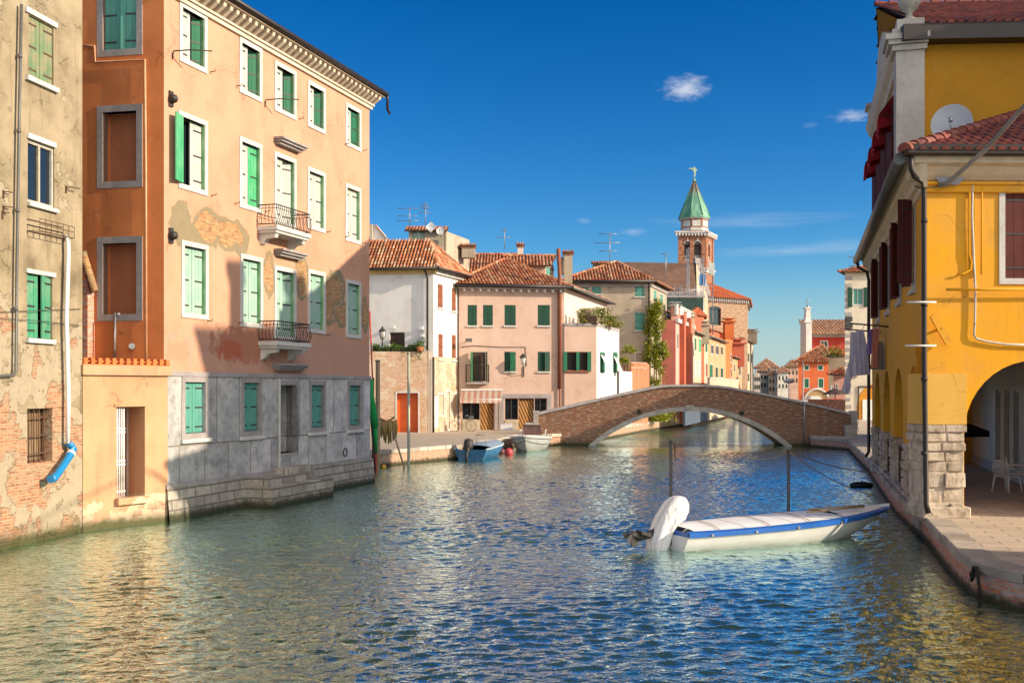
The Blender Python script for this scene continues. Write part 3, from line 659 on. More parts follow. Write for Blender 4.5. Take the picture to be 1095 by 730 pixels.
# grey downpipe, white and blue pipe
def fpt(B, i, px, py, off): s_, z_ = B.at(i, px, py, off); return (s_, -off, z_)
mb = MB(); mb.tube([fpt(oh,0,23,5,0.1), fpt(oh,0,20.5,130,0.1), fpt(oh,0,18,290,0.1), fpt(oh,0,17,398,0.1), fpt(oh,0,14,401,0.1), fpt(oh,0,-30,404,0.1)], 0.032, 8)
for y in (60, 140, 225, 330): p = Vector(fpt(oh,0,22.5-y*0.017,y,0.1)); mb.tube([p-Vector((0,0,0.04)), p+Vector((0,0,0.04))], 0.045, 8)
oh.part('downpipe', mb, MT['gutter_grey'], 0)
mb = MB(); mb.tube([fpt(oh,0,70,253,0.02), fpt(oh,0,72.5,256,0.14), fpt(oh,0,73,270,0.14), fpt(oh,0,71,340,0.14), fpt(oh,0,73,420,0.14), fpt(oh,0,72.5,474,0.14)], 0.05, 10)
oh.part('drainpipe', mb, MT['white_plastic'], 0)
mb = MB(); A = [fpt(oh,0,72.5,474,0.14), fpt(oh,0,76,476,0.16), fpt(oh,0,78.5,480,0.18), fpt(oh,0,74,488,0.2), fpt(oh,0,62,506,0.24), fpt(oh,0,58,511,0.26), fpt(oh,0,54,512,0.28)]
mb.tube(A, [0.07,0.085,0.09,0.085,0.085,0.09,0.09], 12)
p = oh.part('pipe_elbow', mb, paint('blue_plastic', (0.01,0.22,0.50), 0.4, 0.15), 0); p['label'] = 'blue plastic elbow at the end of the white pipe'
mb = MB(); a, b = Vector(fpt(oh,0,76.3,483.5,0.19)), Vector(fpt(oh,0,75,486,0.2)); mb.tube([a,b], 0.1, 10); oh.part('pipe_clip', mb, MT['white_plastic'], 0)
# flower rack, brackets
mb = MB(); s0, z0 = oh.at(0, 28.5, 234); s1, _ = oh.at(0, 66, 240)
for z in (z0, z0-0.12, z0-0.26):
    for y in (-0.32, -0.02): mb.tube([(s0,y,z),(s1,y,z)], 0.009, 6)
for k in range(7):
    x = s0+(s1-s0)*k/6
    mb.tube([(x,-0.32,z0),(x,-0.32,z0-0.26),(x,-0.02,z0-0.26)], 0.008, 6)
oh.part('flower_rack', mb, MT['rust'], 0)
for px, py, l in ((70,201,0.35),(3,206,0.2),(3,222,0.2),(2,228,0.15)):
    mb = MB(); s_, z_ = oh.at(0, px, py); mb.tube([(s_,0,z_),(s_,-l*0.4,z_+0.02),(s_+l*0.9,-l*0.5,z_+0.03)], 0.014, 6); mb.box((s_-0.02,-0.03,z_-0.12),(s_+0.02,0,z_+0.05))
    oh.part('iron_bracket', mb, MT['rust'], 0)
mb = MB(); s1 = oh.ew(0)[2]; mb.box((0,-0.35,13.3),(s1+0.2,1,13.42)); mb.box((0,-0.42,13.25),(s1+0.2,-0.3,13.36)); oh.part('eave', mb, MT['tile_under'], 0)
mb = MB()   # thin cables across the front
for ya, yb in ((334,330),(338,348)):
    mb.tube([fpt(oh,0,-20,ya,0.06), fpt(oh,0,40,(ya+yb)/2,0.06), fpt(oh,0,87,yb,0.06)], 0.008, 5)
oh.part('cable', mb, MT['iron'], 0)

# ------------------------------------------------------------ tall orange house
C0 = (-8.9, 27.5); C1 = (-5.17, 39.0); v = Vector((C1[0]-C0[0], C1[1]-C0[1])).normalized(); nn = Vector((-v.y, v.x))
P2 = Vector(C1)+nn*11; P3 = Vector(C0)+Vector((-.979,.205))*11
tall_stub = Bld.__new__(Bld)
def tmpface(p, q):
    b = Bld.__new__(Bld); b.pts = [Vector((*p,0)), Vector((*q,0))]; return b
tf = tmpface(C0, C1)
def el(xl, xr, yt, yb):
    a = tf.at(0, xl, (yt+yb)/2); b = tf.at(0, xr, (yt+yb)/2); c = (xl+xr)/2; zt = tf.at(0, c, yt)[1]; zb = tf.at(0, c, yb)[1]
    return ((a[0]+b[0])/2, (zt+zb)/2, abs(b[0]-a[0])/2, abs(zt-zb)/2)
pat = [(*el(180,206,214,262),1), (*el(186,226,238,262),1), el(206,240,222,264), el(224,264,232,268), (*el(246,266,236,274),1), el(281,294,268,318), el(315,330,270,320), (*el(350,368,288,312),1), el(348,370,290,325), el(352,392,322,352), el(342,358,300,350), el(386,394,318,356)]
st = [(*el(150,430,345,412), (0.47,0.265,0.20), 0.75), (*el(215,305,345,392), (0.36,0.13,0.07), 0.75), (*el(230,262,362,388), (0.40,0.10,0.05), 0.8), (*el(176,205,360,392), (0.5,0.22,0.12), 0.5)]
M_or = plaster('peach_orange_render', (0.565,0.315,0.205), (0.52,0.27,0.17), dirt=(0.33,0.19,0.12), dirt_amt=0.35, streak=0.3, patches=pat, stains=st,
               brick_col=((0.46,0.20,0.075),(0.54,0.31,0.13)), mort=(0.30,0.22,0.13), grey=(0.25,0.20,0.12), bump=0.5)
M_slab = stone('weathered_stone_slabs', (0.68,0.66,0.63), (0.45,0.445,0.44), 0.7, blocks=(1.15, 1.9, 0.02), bump=0.5, tint=(0.36,0.24,0.15), rough_scale=4)
M_block = stone('rough_base_blocks', (0.52,0.47,0.40), (0.38,0.34,0.28), 0.5, blocks=(0.72, 0.26, 0.022), bump=0.7, mort=(0.16,0.14,0.12), damp=0.3, tint=(0.36,0.25,0.15))
oz = Bld('orange_house', 'tall peach orange canal house with green shutters, two iron balconies and a stone ground floor', 'house', [C0, C1, tuple(P2), tuple(P3)], 3.75, 14.0, M_or)
FRW = dict(frm=MT['frame_white'], fr=0.13, rev=0.24, deep=True, jamb=MT['shut_green'])
pale = (MT['shut_pale'], MT['shut_green'])
rows = [
 [(191.5,221,9,72.3),(255.6,279.8,46,104.3),(293.3,316.3,70.6,123.6),(328.7,347.6,90.3,139.6),(369.3,385.7,113.8,159)],
 [(190.3,221.5,124,205.3),(255.6,279.8,150.3,225),(293,316.3,166.3,243),(328.3,347.6,181.5,246.8),(369,385.7,198.8,259.5)],
 [(193.5,222.3,259.5,340.5),(256.8,280.6,273.5,350),(293,316.3,286,364),(329,347.6,289.5,356.3),(369.8,385.7,300,361.5)],
]
for r, row in enumerate(rows):
    for k, (a, b, c, d) in enumerate(row):
        if r == 0: kw = dict(sh=(0, -28) if k != 4 else (0, 0), shm=(MT['shut_pale'],MT['shut_dkgreen2']))
        elif r == 1: kw = dict(sh={0:(165,0),2:(0,-20)}.get(k,(0,0)), shm={0:(MT['shut_vivid'],MT['shut_pale']),1:(MT['shut_pale'],MT['shut_vivid'])}.get(k,(MT['shut_pale'],MT['shut_pale'])))
        else: kw = dict(sh=(0, 0) if k != 2 else (0,-20), shm=MT['shut_teal_mid'])
        oz.win_px(0, a, b, c, d, **FRW, **kw)
# camera-facing side wall: corner runs from P3 to C0 (edge 3)
def side_win(yt, yb, **k):
    oz.win_px(3, 104, 152.5, yt, yb, fr=0.17, frm=MT['frame_grey'], rev=0.35, **k)
M_blind = plaster('blind_window_infill', (0.40,0.15,0.07), (0.33,0.12,0.06), dirt=(0.2,0.08,0.05), bump=0.2)
side_win(-30, 60, sh=(0, 12), shm=MT['shut_teal'], prot=0.02)
side_win(112.5, 201, pane=M_blind, prot=0.02)
side_win(253, 343, pane=M_blind, prot=0.02)
oz.ranges[3] = (-1, 14.0); oz.ranges[1] = (-1, 14.0); oz.ranges[2] = (-1, 14)
oz.holes[0] = oz.holes[0]
oz.mat = M_or
oz.finish()
# deeper orange on the side wall
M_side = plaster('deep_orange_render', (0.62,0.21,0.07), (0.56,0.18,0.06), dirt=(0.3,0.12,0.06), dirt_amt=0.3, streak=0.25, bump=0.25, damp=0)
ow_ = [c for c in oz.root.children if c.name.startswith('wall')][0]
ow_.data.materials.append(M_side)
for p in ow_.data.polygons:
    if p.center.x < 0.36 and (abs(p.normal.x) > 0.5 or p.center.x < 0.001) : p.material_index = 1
# stone ground floor as its own part
gf = Bld.__new__(Bld); gf.__dict__.update(dict(oz.__dict__)); gf.holes = {}; gf.mb = MB()
L0 = oz.ew(0)[2]
MT['slabs'] = M_slab
for (a, b, c, d) in ((193,221.6,402.4,468.8),(256.6,279,403.6,466),(329.7,347.6,406.8,461.6),(370.6,386.5,407.6,459)):
    gf.win_px(0, a, b, c, d, fr=0.15, frm=MT['frame_grey'], rev=0.28, sh='closed', shm=MT['shut_teal'], sill=True, sillm=MT['frame_white'], prot=0.05)
s0, zt = gf.at(0, 297, 405.2); s1, _ = gf.at(0, 318, 405.2); zb = gf.at(0, 305, 484)[1]
dr = gf.win(0, s0+0.08, s1-0.12, zb, zt-0.18, fr=0.14, frm=MT['frame_grey'], rev=0.55, pane=MT['wood_dark'], name='door')
q = MB(); w_ = (s1-s0-0.2)/2; h_ = zt-0.18-zb
for (x0,x1,z0,z1) in ((-w_+.1,-.08,.15,h_*.3),(.08,w_-.1,.15,h_*.3),(-w_+.1,-.08,h_*.36,h_*.68),(.08,w_-.1,h_*.36,h_*.68),(-w_+.1,-.08,h_*.74,h_-.1),(.08,w_-.1,h_*.74,h_-.1)): q.box((x0,0.50,z0),(x1,0.53,z1))
q.build('door_panel', MT['wood_dark'], dr)
gf.panel(0, 0, L0, 0.85, 3.75, gf.holes[0], M=gf.E(0) @ T((0,-0.03,0)))
gf.mb.build('stone_facing', M_slab, oz.root)
mb = MB(); mb.box((0,-0.07,3.72),(L0,0,3.84)); mb.box((0,-0.09,0.84),(L0,0.1,0.93)); oz.part('stone_band', mb, MT['frame_grey'], 0)
mb = MB(); mb.add([(0,-0.28,-1.2),(L0+.1,-0.28,-1.2),(L0+.1,-0.10,0.84),(0,-0.10,0.84),(0,0,0.84),(L0+.1,0,0.84),(L0+.1,1,-1.2),(L0+.1,1,0.84)],[(0,1,2,3),(3,2,5,4),(1,6,7,2)])
oz.part('base_course', mb, M_block, 0)
# water steps
sa = gf.at(0, 287, 530, 0.9)[0]; sb = gf.at(0, 352, 520, 0.9)[0]
mb = MB(); mb.box((sa,-1.05,-1),(sb,0,0.58)); mb.box((sa+0.25,-0.72,0.58),(sb-0.9,0,0.80)); mb.box((s0-0.25,-0.45,0.80),(s1+0.25,0,0.99))
oz.part('water_steps', mb, M_block, 0)
mb = MB(); mb.box((s0+0.085,-0.02,0.99),(s1-0.125,0.5,zb)); mb.box((s0-0.02,-0.06,0.99),(s0+0.08,0.1,zt)); oz.part('door_step', mb, MT['frame_white'], 0)
# hoods above the doors
def hood(px0, px1, y, dz=0.22):
    a, z = oz.at(0, px0, y); b, _ = oz.at(0, px1, y); z = oz.at(0, (px0+px1)/2, y)[1]; mb = MB()
    mb.box((a,-0.34,z-0.06),(b,0,z)); mb.box((a+.05,-0.27,z-0.13),(b-.05,0,z-0.06)); mb.box((a+.1,-0.18,z-0.2),(b-.1,0,z-0.13))
    oz.part('hood', mb, MT['frame_grey'], 0)
hood(292.5,320,152); hood(292.5,320,269); hood(291,322,389)
# balconies
def balcony(pxa, pxb, yfloor, yrail):
    a, _ = oz.at(0, pxa, yfloor, 0.5); b, _ = oz.at(0, pxb, yfloor, 0.5); xc = (pxa+pxb)/2; z = oz.at(0, xc, yfloor, 0.5)[1]; zr = oz.at(0, xc, yrail, 0.5)[1]
    mb = MB(); mb.box((a,-0.66,z-0.12),(b,0,z)); mb.box((a+.05,-0.6,z-0.2),(b-.05,0,z-0.12))
    o = oz.part('balcony', mb, MT['frame_white'], 0)
    for x in (a+0.22, b-0.22):
        k = MB(); k.prism([(-0.55,z-0.2),(0,z-0.2),(0,z-0.55),(-0.12,z-0.5),(-0.25,z-0.36),(-0.5,z-0.33)], x-0.09, x+0.09, axis='x'); k.build('corbel', MT['frame_white'], o)
    r = MB(); pts = [(a+.04,-0.02),(a+.04,-0.62),(b-.04,-0.62),(b-.04,-0.02)]
    for zz in (zr, z+0.06):
        r.tube([(x,y,zz) for x,y in pts], 0.018, 6)
    r.tube([(x,y,zr-0.1) for x,y in pts], 0.01, 6)
    for (x0,y0),(x1,y1) in zip(pts, pts[1:]):
        n = max(2, int(sqrt((x1-x0)**2+(y1-y0)**2)/0.11))
        for k in range(n+1):
            x = x0+(x1-x0)*k/n; y = y0+(y1-y0)*k/n; ox, oy = ((0,-1) if y0 == y1 else ((-1,0) if x < (a+b)/2 else (1,0)))
            r.tube([(x,y,z+.06),(x+ox*.07,y+oy*.07,z+.06+(zr-z)*.3),(x+ox*.02,y+oy*.02,z+.06+(zr-z)*.62),(x,y,zr)], 0.009, 5)
    r.build('railing', MT['iron'], o)
balcony(291, 328, 246, 224); balcony(292, 328, 366, 345)
# cornice with brackets and gutter
mb = MB(); x1 = L0+0.35
mb.box((-0.1,-0.08,13.5),(x1-.25,0,13.68)); mb.box((-0.1,-0.14,13.62),(x1-.2,0,13.68))
n = 38
for k in range(n+1):
    x = -0.05+(L0+0.15)*k/n; mb.prism([(0,13.68),(-0.12,13.70),(-0.36,13.86),(-0.40,13.98),(0,13.98)], x-0.07, x+0.07, axis='x')
mb.box((-0.1,-0.46,13.98),(x1,0.3,14.06))
oz.part('cornice', mb, stone('cream_cornice', (0.68,0.58,0.45), (0.58,0.48,0.36), 0.2, bump=0.15), 0)
mb = MB(); mb.tube([(-0.2,-0.52,14.1),(x1+0.05,-0.52,14.1)], 0.085, 8); mb.tube([(x1+0.02,-0.52,14.08),(x1+0.12,-0.5,13.9),(x1+0.2,-0.46,13.6),(x1+0.45,-0.44,13.52)], 0.05, 8); oz.part('gutter', mb, MT['gutter'], 0)
shed(oz, [(*(Vector(C0)-v*0.2-nn*0.5),14.08), (*(Vector(C1)+v*0.4-nn*0.5),14.08), (*(Vector(C1)+v*0.4+nn*5.5),15.9), (*(Vector(C0)-v*0.2+nn*5.5),15.9)])
# small wall fittings
for px, py in ((182,106),(182,252)):
    mb = MB(); s_, z_ = oz.at(0, px, py); s_ = max(s_, 0.2); mb.box((s_-0.08,-0.05,z_-0.2),(s_+0.08,0,z_+0.2)); mb.lathe([(0.02,0),(0.12,0.03),(0.1,0.12),(0.03,0.16)], 10, M=T((s_,-0.05,z_)) @ RX(pi/2))
    oz.part('stone_mask', mb, MT['iron'], 0)
for px, py in ((225,77),(253,92),(320,127),(226,209),(251,217.5),(284,226),(349,248),(369,253),(387,260),(222,343),(255,345),(284,347),(349,358),(369,154),(388,161)):
    mb = MB(); s_, z_ = oz.at(0, px, py); mb.tube([(s_,0,z_),(s_,-0.14,z_),(s_+0.03,-0.14,z_+0.06)], 0.014, 6)
    oz.part('shutter_hook', mb, MT['rust'], 0)
for px, py in ((184,55),(283,107)):
    mb = MB(); s_, z_ = oz.at(0, px, py); s_ = max(s_, 0.12); mb.tube([(s_,0,z_-.22),(s_,-0.05,z_),(s_+0.1,-0.5,z_+.02),(s_+0.45,-0.9,z_+.05)], 0.018, 6)
    oz.part('line_bracket', mb, MT['iron'], 0)
mb = MB(); mb.tube([fpt(oz,3,86,49,0.06), fpt(oz,3,101,49.5,0.06), fpt(oz,3,102,67,0.06), fpt(oz,3,155,64,0.06), fpt(oz,3,156,180,0.06), fpt(oz,3,156.5,388,0.06)], 0.03, 8)
oz.part('wall_pipe', mb, paint('peach_painted_pipe', (0.62,0.33,0.17), 0.6), 3)
mb = MB(); mb.tube([fpt(oz,3,128,336,0.1), fpt(oz,3,123,334,0.1), fpt(oz,3,122.5,390,0.1)], 0.03, 8); mb.tube([fpt(oz,3,141,370,0.01), fpt(oz,3,141,370,0.15)], 0.08, 10)
oz.part('vent_pipe', mb, MT['steel'], 3)
mb = MB(); s_, z_ = oz.at(0, 367, 472); 
for k in range(12):
    a = 2*pi*k/12; b = 2*pi*(k+1)/12; mb.tube([(s_+0.14*sin(a),-0.08,1.2+0.14*cos(a)),(s_+0.14*sin(b),-0.08,1.2+0.14*cos(b))], 0.02, 6)
oz.part('mooring_ring', mb, MT['iron'], 0)
mb = MB(); a, z = fpt(oz,3,92,0,0.05)[0], 0
s0_, zt_ = oz.at(3, 89, 300); s1_, zb_ = oz.at(3, 101, 386)
mb.box((s0_,-0.3,zb_),(s1_,0,zt_)); oz.part('brick_pier', mb, M_quay, 3)
mb = MB(); p = [fpt(oz,3,88,270,0.25),fpt(oz,3,101,312,0.25)]; mb.tube(p, 0.12, 4); oz.part('brace', mb, M_or, 3)

# ------------------------------------------------------------ annex with barred opening
M_ann = plaster('peach_annex_render', (0.54,0.32,0.18), (0.48,0.26,0.14), dirt_amt=0.2, streak=0.25, damp=0.6, brick=0.40, brick_top=(0.35,1.5,0.25), brick_col=((0.5,0.22,0.11),(0.56,0.31,0.18)), mort=(0.5,0.4,0.28), grey=(0.6,0.46,0.3))
A0 = hi+Vector((0.01,0.01)); A1 = Vector((-8.82, 27.55))
an = Bld('canal_annex', 'low peach annex with barred doorway and tiled coping, between ochre and orange houses', 'annex',
         [tuple(A0), tuple(A1), tuple(A1+Vector((-0.75,0.65))), tuple(A0+Vector((-1.2,0.9)))], -1, 3.95, M_ann)
ab = an.win_px(0, 124.5, 155, 435, 534, fr=0, rev=0.75, pane=M_blind, name='barred_door', frm=MT['frame_white'])
q = MB(); a_, _z = an.at(0, 124.5, 500); b_, _ = an.at(0, 137, 500); zt = an.at(0,130,436)[1]; zb = an.at(0,130,532)[1]
for k in range(5): x = a_+0.04+(b_-a_-0.08)*k/4; q.tube([(x,0.12,zb),(x,0.12,zt)], 0.022, 6)
for f in (0.06,0.36,0.40,0.72,0.76): q.box((a_,0.11,zb+(zt-zb)*f),(b_,0.15,zb+(zt-zb)*f+0.035))
an.part('grille', q, MT['white_paint'], 0)
an.finish()
LA = an.ew(0)[2]
mb = MB(); mb.box((-0.05,-0.09,3.72),(LA+.05,0.2,3.96)); an.part('coping', mb, plaster('coping_render',(0.55,0.34,0.2)), 0)
mb = MB()
for k in range(13):
    x = LA*k/12.4; mb.box((x,-0.05,3.96),(x+0.10,0.15,4.13)); 
mb.box((-0.02,0.0,4.03),(LA,0.18,4.07)); mb.box((-0.02,-0.04,3.96),(LA,0.16,3.985))
an.part('coping_tile', mb, paint('bright_orange_tile', (0.62,0.17,0.04), 0.8, 0.3), 0)
mb = MB(); s_,z_ = an.at(0,122,433); s1_,_ = an.at(0,157,433); mb.box((s_,-0.03,z_-0.04),(s1_,0.02,z_+0.03)); an.part('door_lintel', mb, M_ann, 0); mb = MB(); mb.box((s_+0.03,-0.14,zb-0.16),(s1_,0.1,zb)); an.part('door_sill', mb, M_ann, 0)
# ------------------------------------------------------------ bridge
M_bbrick = brickmat('old_bridge_brick', (0.38,0.13,0.06), (0.24,0.095,0.055), (0.27,0.20,0.14), 0.27, 0.10, 0.4, damp=0.7, pale=(0.52,0.35,0.22), ms=0.02)
M_bstone = stone('bridge_stone', (0.54,0.49,0.42), (0.38,0.35,0.30), 0.55, tint=(0.4,0.32,0.22))
bL = Vector((1.72, 64.1)); bR = Vector((19.8, 63.0)); bd = (bR-bL).normalized()
BR = Bld('arched_bridge', 'low brick footbridge with a white stone arch ring and coping, spanning the canal', 'bridge', [tuple(bL), tuple(bR), tuple(bR+Vector((-bd.y,bd.x))*3.6), tuple(bL+Vector((-bd.y,bd.x))*3.6)], 0, 3, M_bbrick)
def bpt(px, py, off=0): s_, z_ = BR.at(0, px, py, off); return (s_, z_)
topc = [bpt(575.5,443.5), bpt(600,437.8), bpt(638.5,429), bpt(675,420.6), bpt(700,415.3), bpt(715,413.4), bpt(740,413.2), bpt(762,413.6), bpt(780,415.7), bpt(816,422.5), bpt(860,431.4), bpt(911,443.6)]
aL = bpt(634,478); aR = bpt(842,478); aT = bpt(738,439.5); c_ = aR[0]-aL[0]; f_ = aT[1]-(-0.12); R_ = ((c_/2)**2+f_**2)/(2*f_); acx = (aL[0]+aR[0])/2; acz = aT[1]-R_
def arcz(x, R=None):
    R = R or R_; q = R*R-(x-acx)**2; return acz+sqrt(q) if q > 0 else -9
def topz(x):
    for (x0,z0),(x1,z1) in zip(topc, topc[1:]):
        if x <= x1: return z0+(z1-z0)*(x-x0)/(x1-x0)
    return topc[-1][1]
xs0, xs1 = topc[0][0], topc[-1][0]; N = 96; mb = MB(); par = 0.32; WID = 3.6
ring = R_+0.27
for k in range(N):
    a = xs0+(xs1-xs0)*k/N; b = xs0+(xs1-xs0)*(k+1)/N
    za = max(arcz(a, ring), -1); zb = max(arcz(b, ring), -1); ta = topz(a); tb = topz(b)
    for y, y2 in ((0, par), (WID-par, WID)):
        mb.add([(a,y,za),(b,y,zb),(b,y,tb),(a,y,ta)], [(0,1,2,3)]); mb.add([(a,y2,za),(b,y2,zb),(b,y2,tb),(a,y2,ta)], [(3,2,1,0)])
    for z_off in (-0.95,):
        mb.add([(a,par,ta-1.0),(b,par,tb-1.0),(b,WID-par,tb-1.0),(a,WID-par,ta-1.0)], [(0,1,2,3)])
mb.quad((xs0,0,-1),(xs0,0,topz(xs0)),(xs0,par,topz(xs0)),(xs0,par,-1)); mb.quad((xs1,0,-1),(xs1,par,-1),(xs1,par,topz(xs1)),(xs1,0,topz(xs1)))
BR.part('spandrel', mb, M_bbrick, 0)
# vault and ring
ang0 = math.asin(min(1,(aR[0]-acx)/R_)); NV = 40; mb = MB(); rg = MB(); rg2 = MB()
for k in range(NV):
    t0 = -ang0+2*ang0*k/NV; t1 = -ang0+2*ang0*(k+1)/NV
    p = lambda t_, r: (acx+r*sin(t_), acz+r*cos(t_))
    (xa,za),(xb,zb) = p(t0,R_), p(t1,R_); mb.add([(xa,0.02,za),(xb,0.02,zb),(xb,WID-.02,zb),(xa,WID-.02,za)], [(0,1,2,3)])
nb = 27
for k in range(nb):
    t0 = -ang0*1.02+2.04*ang0*k/nb; t1 = -ang0*1.02+2.04*ang0*(k+0.985)/nb; pr = 0.05 + (0.05 if k in (4,13,22) else 0)+random.uniform(-.006,.006)
    ex = 0.1 if k in (13,) else 0.0
    q = [(acx+r*sin(t_), acz+r*cos(t_)) for t_, r in ((t0,R_),(t1,R_),(t1,ring+ex),(t0,ring+ex))]
    rg.prism(q, -pr, 0.3, axis='y'); rg2.prism(q, WID-0.3, WID+pr, axis='y')
BR.part('vault', mb, M_bbrick, 0); BR.part('arch_ring', rg, M_bstone, 0); BR.part('arch_ring', rg2, M_bstone, 0)
mbs = [MB(), MB()]; n = 26
for k in range(n):
    a = xs0+(xs1-xs0)*k/n; b = xs0+(xs1-xs0)*(k+0.99)/n
    for mb, y0 in zip(mbs, (-0.07, WID-par-0.04)):
        y1 = y0+par+0.11; za, zb = topz(a), topz(b)
        mb.add([(a,y0,za),(b,y0,zb),(b,y1,zb),(a,y1,za),(a,y0,za+.13),(b,y0,zb+.13),(b,y1,zb+.13),(a,y1,za+.13)],[(0,3,2,1),(4,5,6,7),(0,1,5,4),(1,2,6,5),(2,3,7,6),(3,0,4,7)])
M_bcop = stone('bridge_coping', (0.55,0.50,0.47), (0.42,0.38,0.36), 0.35)
for mb in mbs: BR.part('coping', mb, M_bcop, 0)
for x, z1, w in ((xs0-0.14, 1.95, 0.3), (xs1+0.12, 1.98, 0.34)):
    mb = MB(); mb.box((x-w/2,-0.1,0.3),(x+w/2,0.4,z1)); mb.box((x-w/2-.03,-0.13,z1),(x+w/2+.03,0.43,z1+0.1)); BR.part('end_post', mb, M_bstone, 0)
mb = MB(); mb.box((xs0-0.75,-0.25,0.4),(xs0-0.32,0.2,1.35)); BR.part('low_post', mb, MT['frame_white'], 0)
mb = MB(); mb.box((xs1-0.5,-0.55,0.5),(xs1-0.1,-0.12,1.25)); BR.part('low_post', mb, M_bstone, 0)
mb = MB(); mb.tube([(BR.at(0,860,470,0.1)[0],-0.1,0.2),(BR.at(0,860,470,0.1)[0],-0.1,2.62)], 0.05, 8); BR.part('drainpipe', mb, MT['steel'], 0)
for k in (0, 1):
    x = BR.at(0, (684,793)[k], 444)[0]; mb = MB(); mb.lathe([(0.12,0),(0.12,0.22),(0.05,0.24)], 10, M=T((x,0,(2.05,1.95)[k]-k*.0)) @ RX(pi/2)); BR.part('lamp_fitting', mb, MT['iron'], 0)

# ------------------------------------------------------------ white house with brick terrace wall
M_white = plaster('white_render', (0.74,0.72,0.68), (0.66,0.63,0.58), dirt=(0.3,0.26,0.2), dirt_amt=0.12, streak=0.1, bump=0.2)
M_peachbrick = brickmat('pale_peach_brick', (0.56,0.29,0.16), (0.60,0.40,0.26), (0.60,0.46,0.33), 0.26, 0.085, 0.8, plast=(0.62,0.50,0.37), pale=(0.6,0.45,0.32))  # pale peach brick with patches of render
W0 = Vector(pw(388,66.9)); W1 = Vector(pw(463.5,66)); W2 = Vector(pw(493.5,70.4)); wd_ = (W2-W1)
wh = Bld('white_house', 'white corner house with tiled hip roof, brick ground floor and orange door', 'house', [tuple(W0-Vector((3,0))), tuple(W1), tuple(W2), tuple(W2-Vector((7.3,0))), ], 0.6, 10.75, M_white)
wh.win_px(0, 416.5, 433, 355, 377.5, pane=MT['wood_dark'], rev=0.12, frm=MT['frame_white'], fr=0.0)
for a, b, c, d in ((468,473.5,304,329),(483,487.5,308,332.5),(468.6,473.5,357,384),(483,487.5,358,385)):
    wh.win_px(1, a, b, c, d, sh='closed', shm=MT['shut_brown'], sill=True, rev=0.12)
for a, b, c, d in ((468,475,420,445),(483,489,420,443)):
    wh.win_px(1, a, b, c, d, fr=0.09, mull=True)
wh.win_px(1, 476.5, 481.5, 417, 460, fr=0.1, pane=paint('grey_door',(0.35,0.34,0.33)), name='door')
wh.finish()
wh_wall = wh.root.children[-1]
# brick lower storey skin, 3 cm proud, on both faces; holes follow the doors and windows
lw = Bld.__new__(Bld); lw.__dict__.update(dict(wh.__dict__)); lw.holes = {}; lw.mb = MB()
lw.pts = [Vector((W0.x-3, 64.5, 0)), Vector((W1.x-0.25, 65.3, 0)), Vector((W1.x-0.25, 66.0, 0)), Vector((W0.x-3, 66.0, 0))]
sdo, zdo = lw.at(0, 424.5, 462); sd1, zd1 = lw.at(0, 447, 420)
dd_ = lw.win(0, sdo, sd1+0.0, 0.72, zd1, fr=0.1, rev=0.45, pane=paint('orange_red_door', (0.72,0.12,0.015), 0.5, 0.15), name='door', prot=0.02)
dd_['label'] = 'orange red door'
a_, _ = lw.at(0, 455.5, 462); b_, _ = lw.at(0, 462, 462)
lw.panel(0, 0, 3+W1.x-0.25-W0.x, 0.6, 5.62, lw.holes[0]); lw.panel(1, 0, 0.8, 0.6, 5.62); lw.mb.quad(*[wh.inv @ Vector(p) for p in ((W0.x-3,64.5,5.62),(W1.x-.25,65.3,5.62),(W1.x-.25,66,5.62),(W0.x-3,66,5.62))])
lw.mb.build('terrace_wall', M_peachbrick, wh.root)
L1 = wh.ew(1)[2]; hol = [h for h in wh.holes[1] if h[1] < 5]
lw.mb = MB(); lw.panel(1, 0, L1, 0.6, 5.35, [(a,b,c,d,0.02) for a,b,c,d,r in hol], M=wh.E(1) @ T((0,-0.025,0)))
lw.mb.v = lw.mb.v; lw.mb.build('brick_base', M_peachbrick, wh.root)
for q_ in (((0,-0.06,1.0),(0.6,-0.03,2.9)), ((L1-0.6,-0.06,0.7),(L1,-0.03,2.6))):
    mb = MB(); mb.box(*q_); wh.part('white_patch', mb, M_white, 1)
mb = MB(); s_ = wh.at(0, 455, 400, 0.85)[0]; mb.tube([(wh.at(0,463.5,400,0.1)[0],-0.1,0.7),(wh.at(0,463.5,400,0.1)[0],-0.1,5.3)],0.07,8); wh.part('downpipe', mb, MT['iron'], 0)
mb = MB(); x_ = wh.at(0,457,300,0.1)[0]; mb.tube([(x_,-0.1,5.7),(x_,-0.1,10.2),(x_-0.1,-0.4,10.6)],0.06,8); wh.part('downpipe', mb, MT['gutter'], 0)
L_ = wh.ew(0)[2]
mb = MB(); mb.box((-.3,-0.2,10.45),(L_+.2,0.0,10.72)); wh.part('eave_band', mb, paint('ochre_band', (0.62,0.42,0.12), 0.8), 0)
mb = MB(); mb.box((-.1,-0.2,10.45),(L1+.2,0.0,10.72)); wh.part('eave_band', mb, MT['frame_white'], 1)
hip_roof(wh, 10.78, over=0.45, rise=1.9, ends=(0.45,0.35), quad=[tuple(W0-Vector((3,0))), tuple(W1), tuple(W2), tuple(W2-Vector((8.6,0)))])
for i, L in ((0, L_), (1, L1)):
    mb = MB(); mb.tube([(-.5,-0.5,10.72),(L+.45,-0.5,10.72)], 0.09, 8); wh.part('gutter', mb, MT['gutter'], i)
for px, py in ((421,350),(451.5,351),(452.5,359)):
    mb = MB(); s_, z_ = wh.at(0, px, py, 0.1); mb.tube([(s_,0,z_+.1),(s_,-0.25,z_+.1)],0.02,6); mb.box((s_-0.1,-0.45,z_-0.07),(s_+0.1,-0.12,z_+0.1)); wh.part('wall_floodlight', mb, MT['white_plastic'], 0)
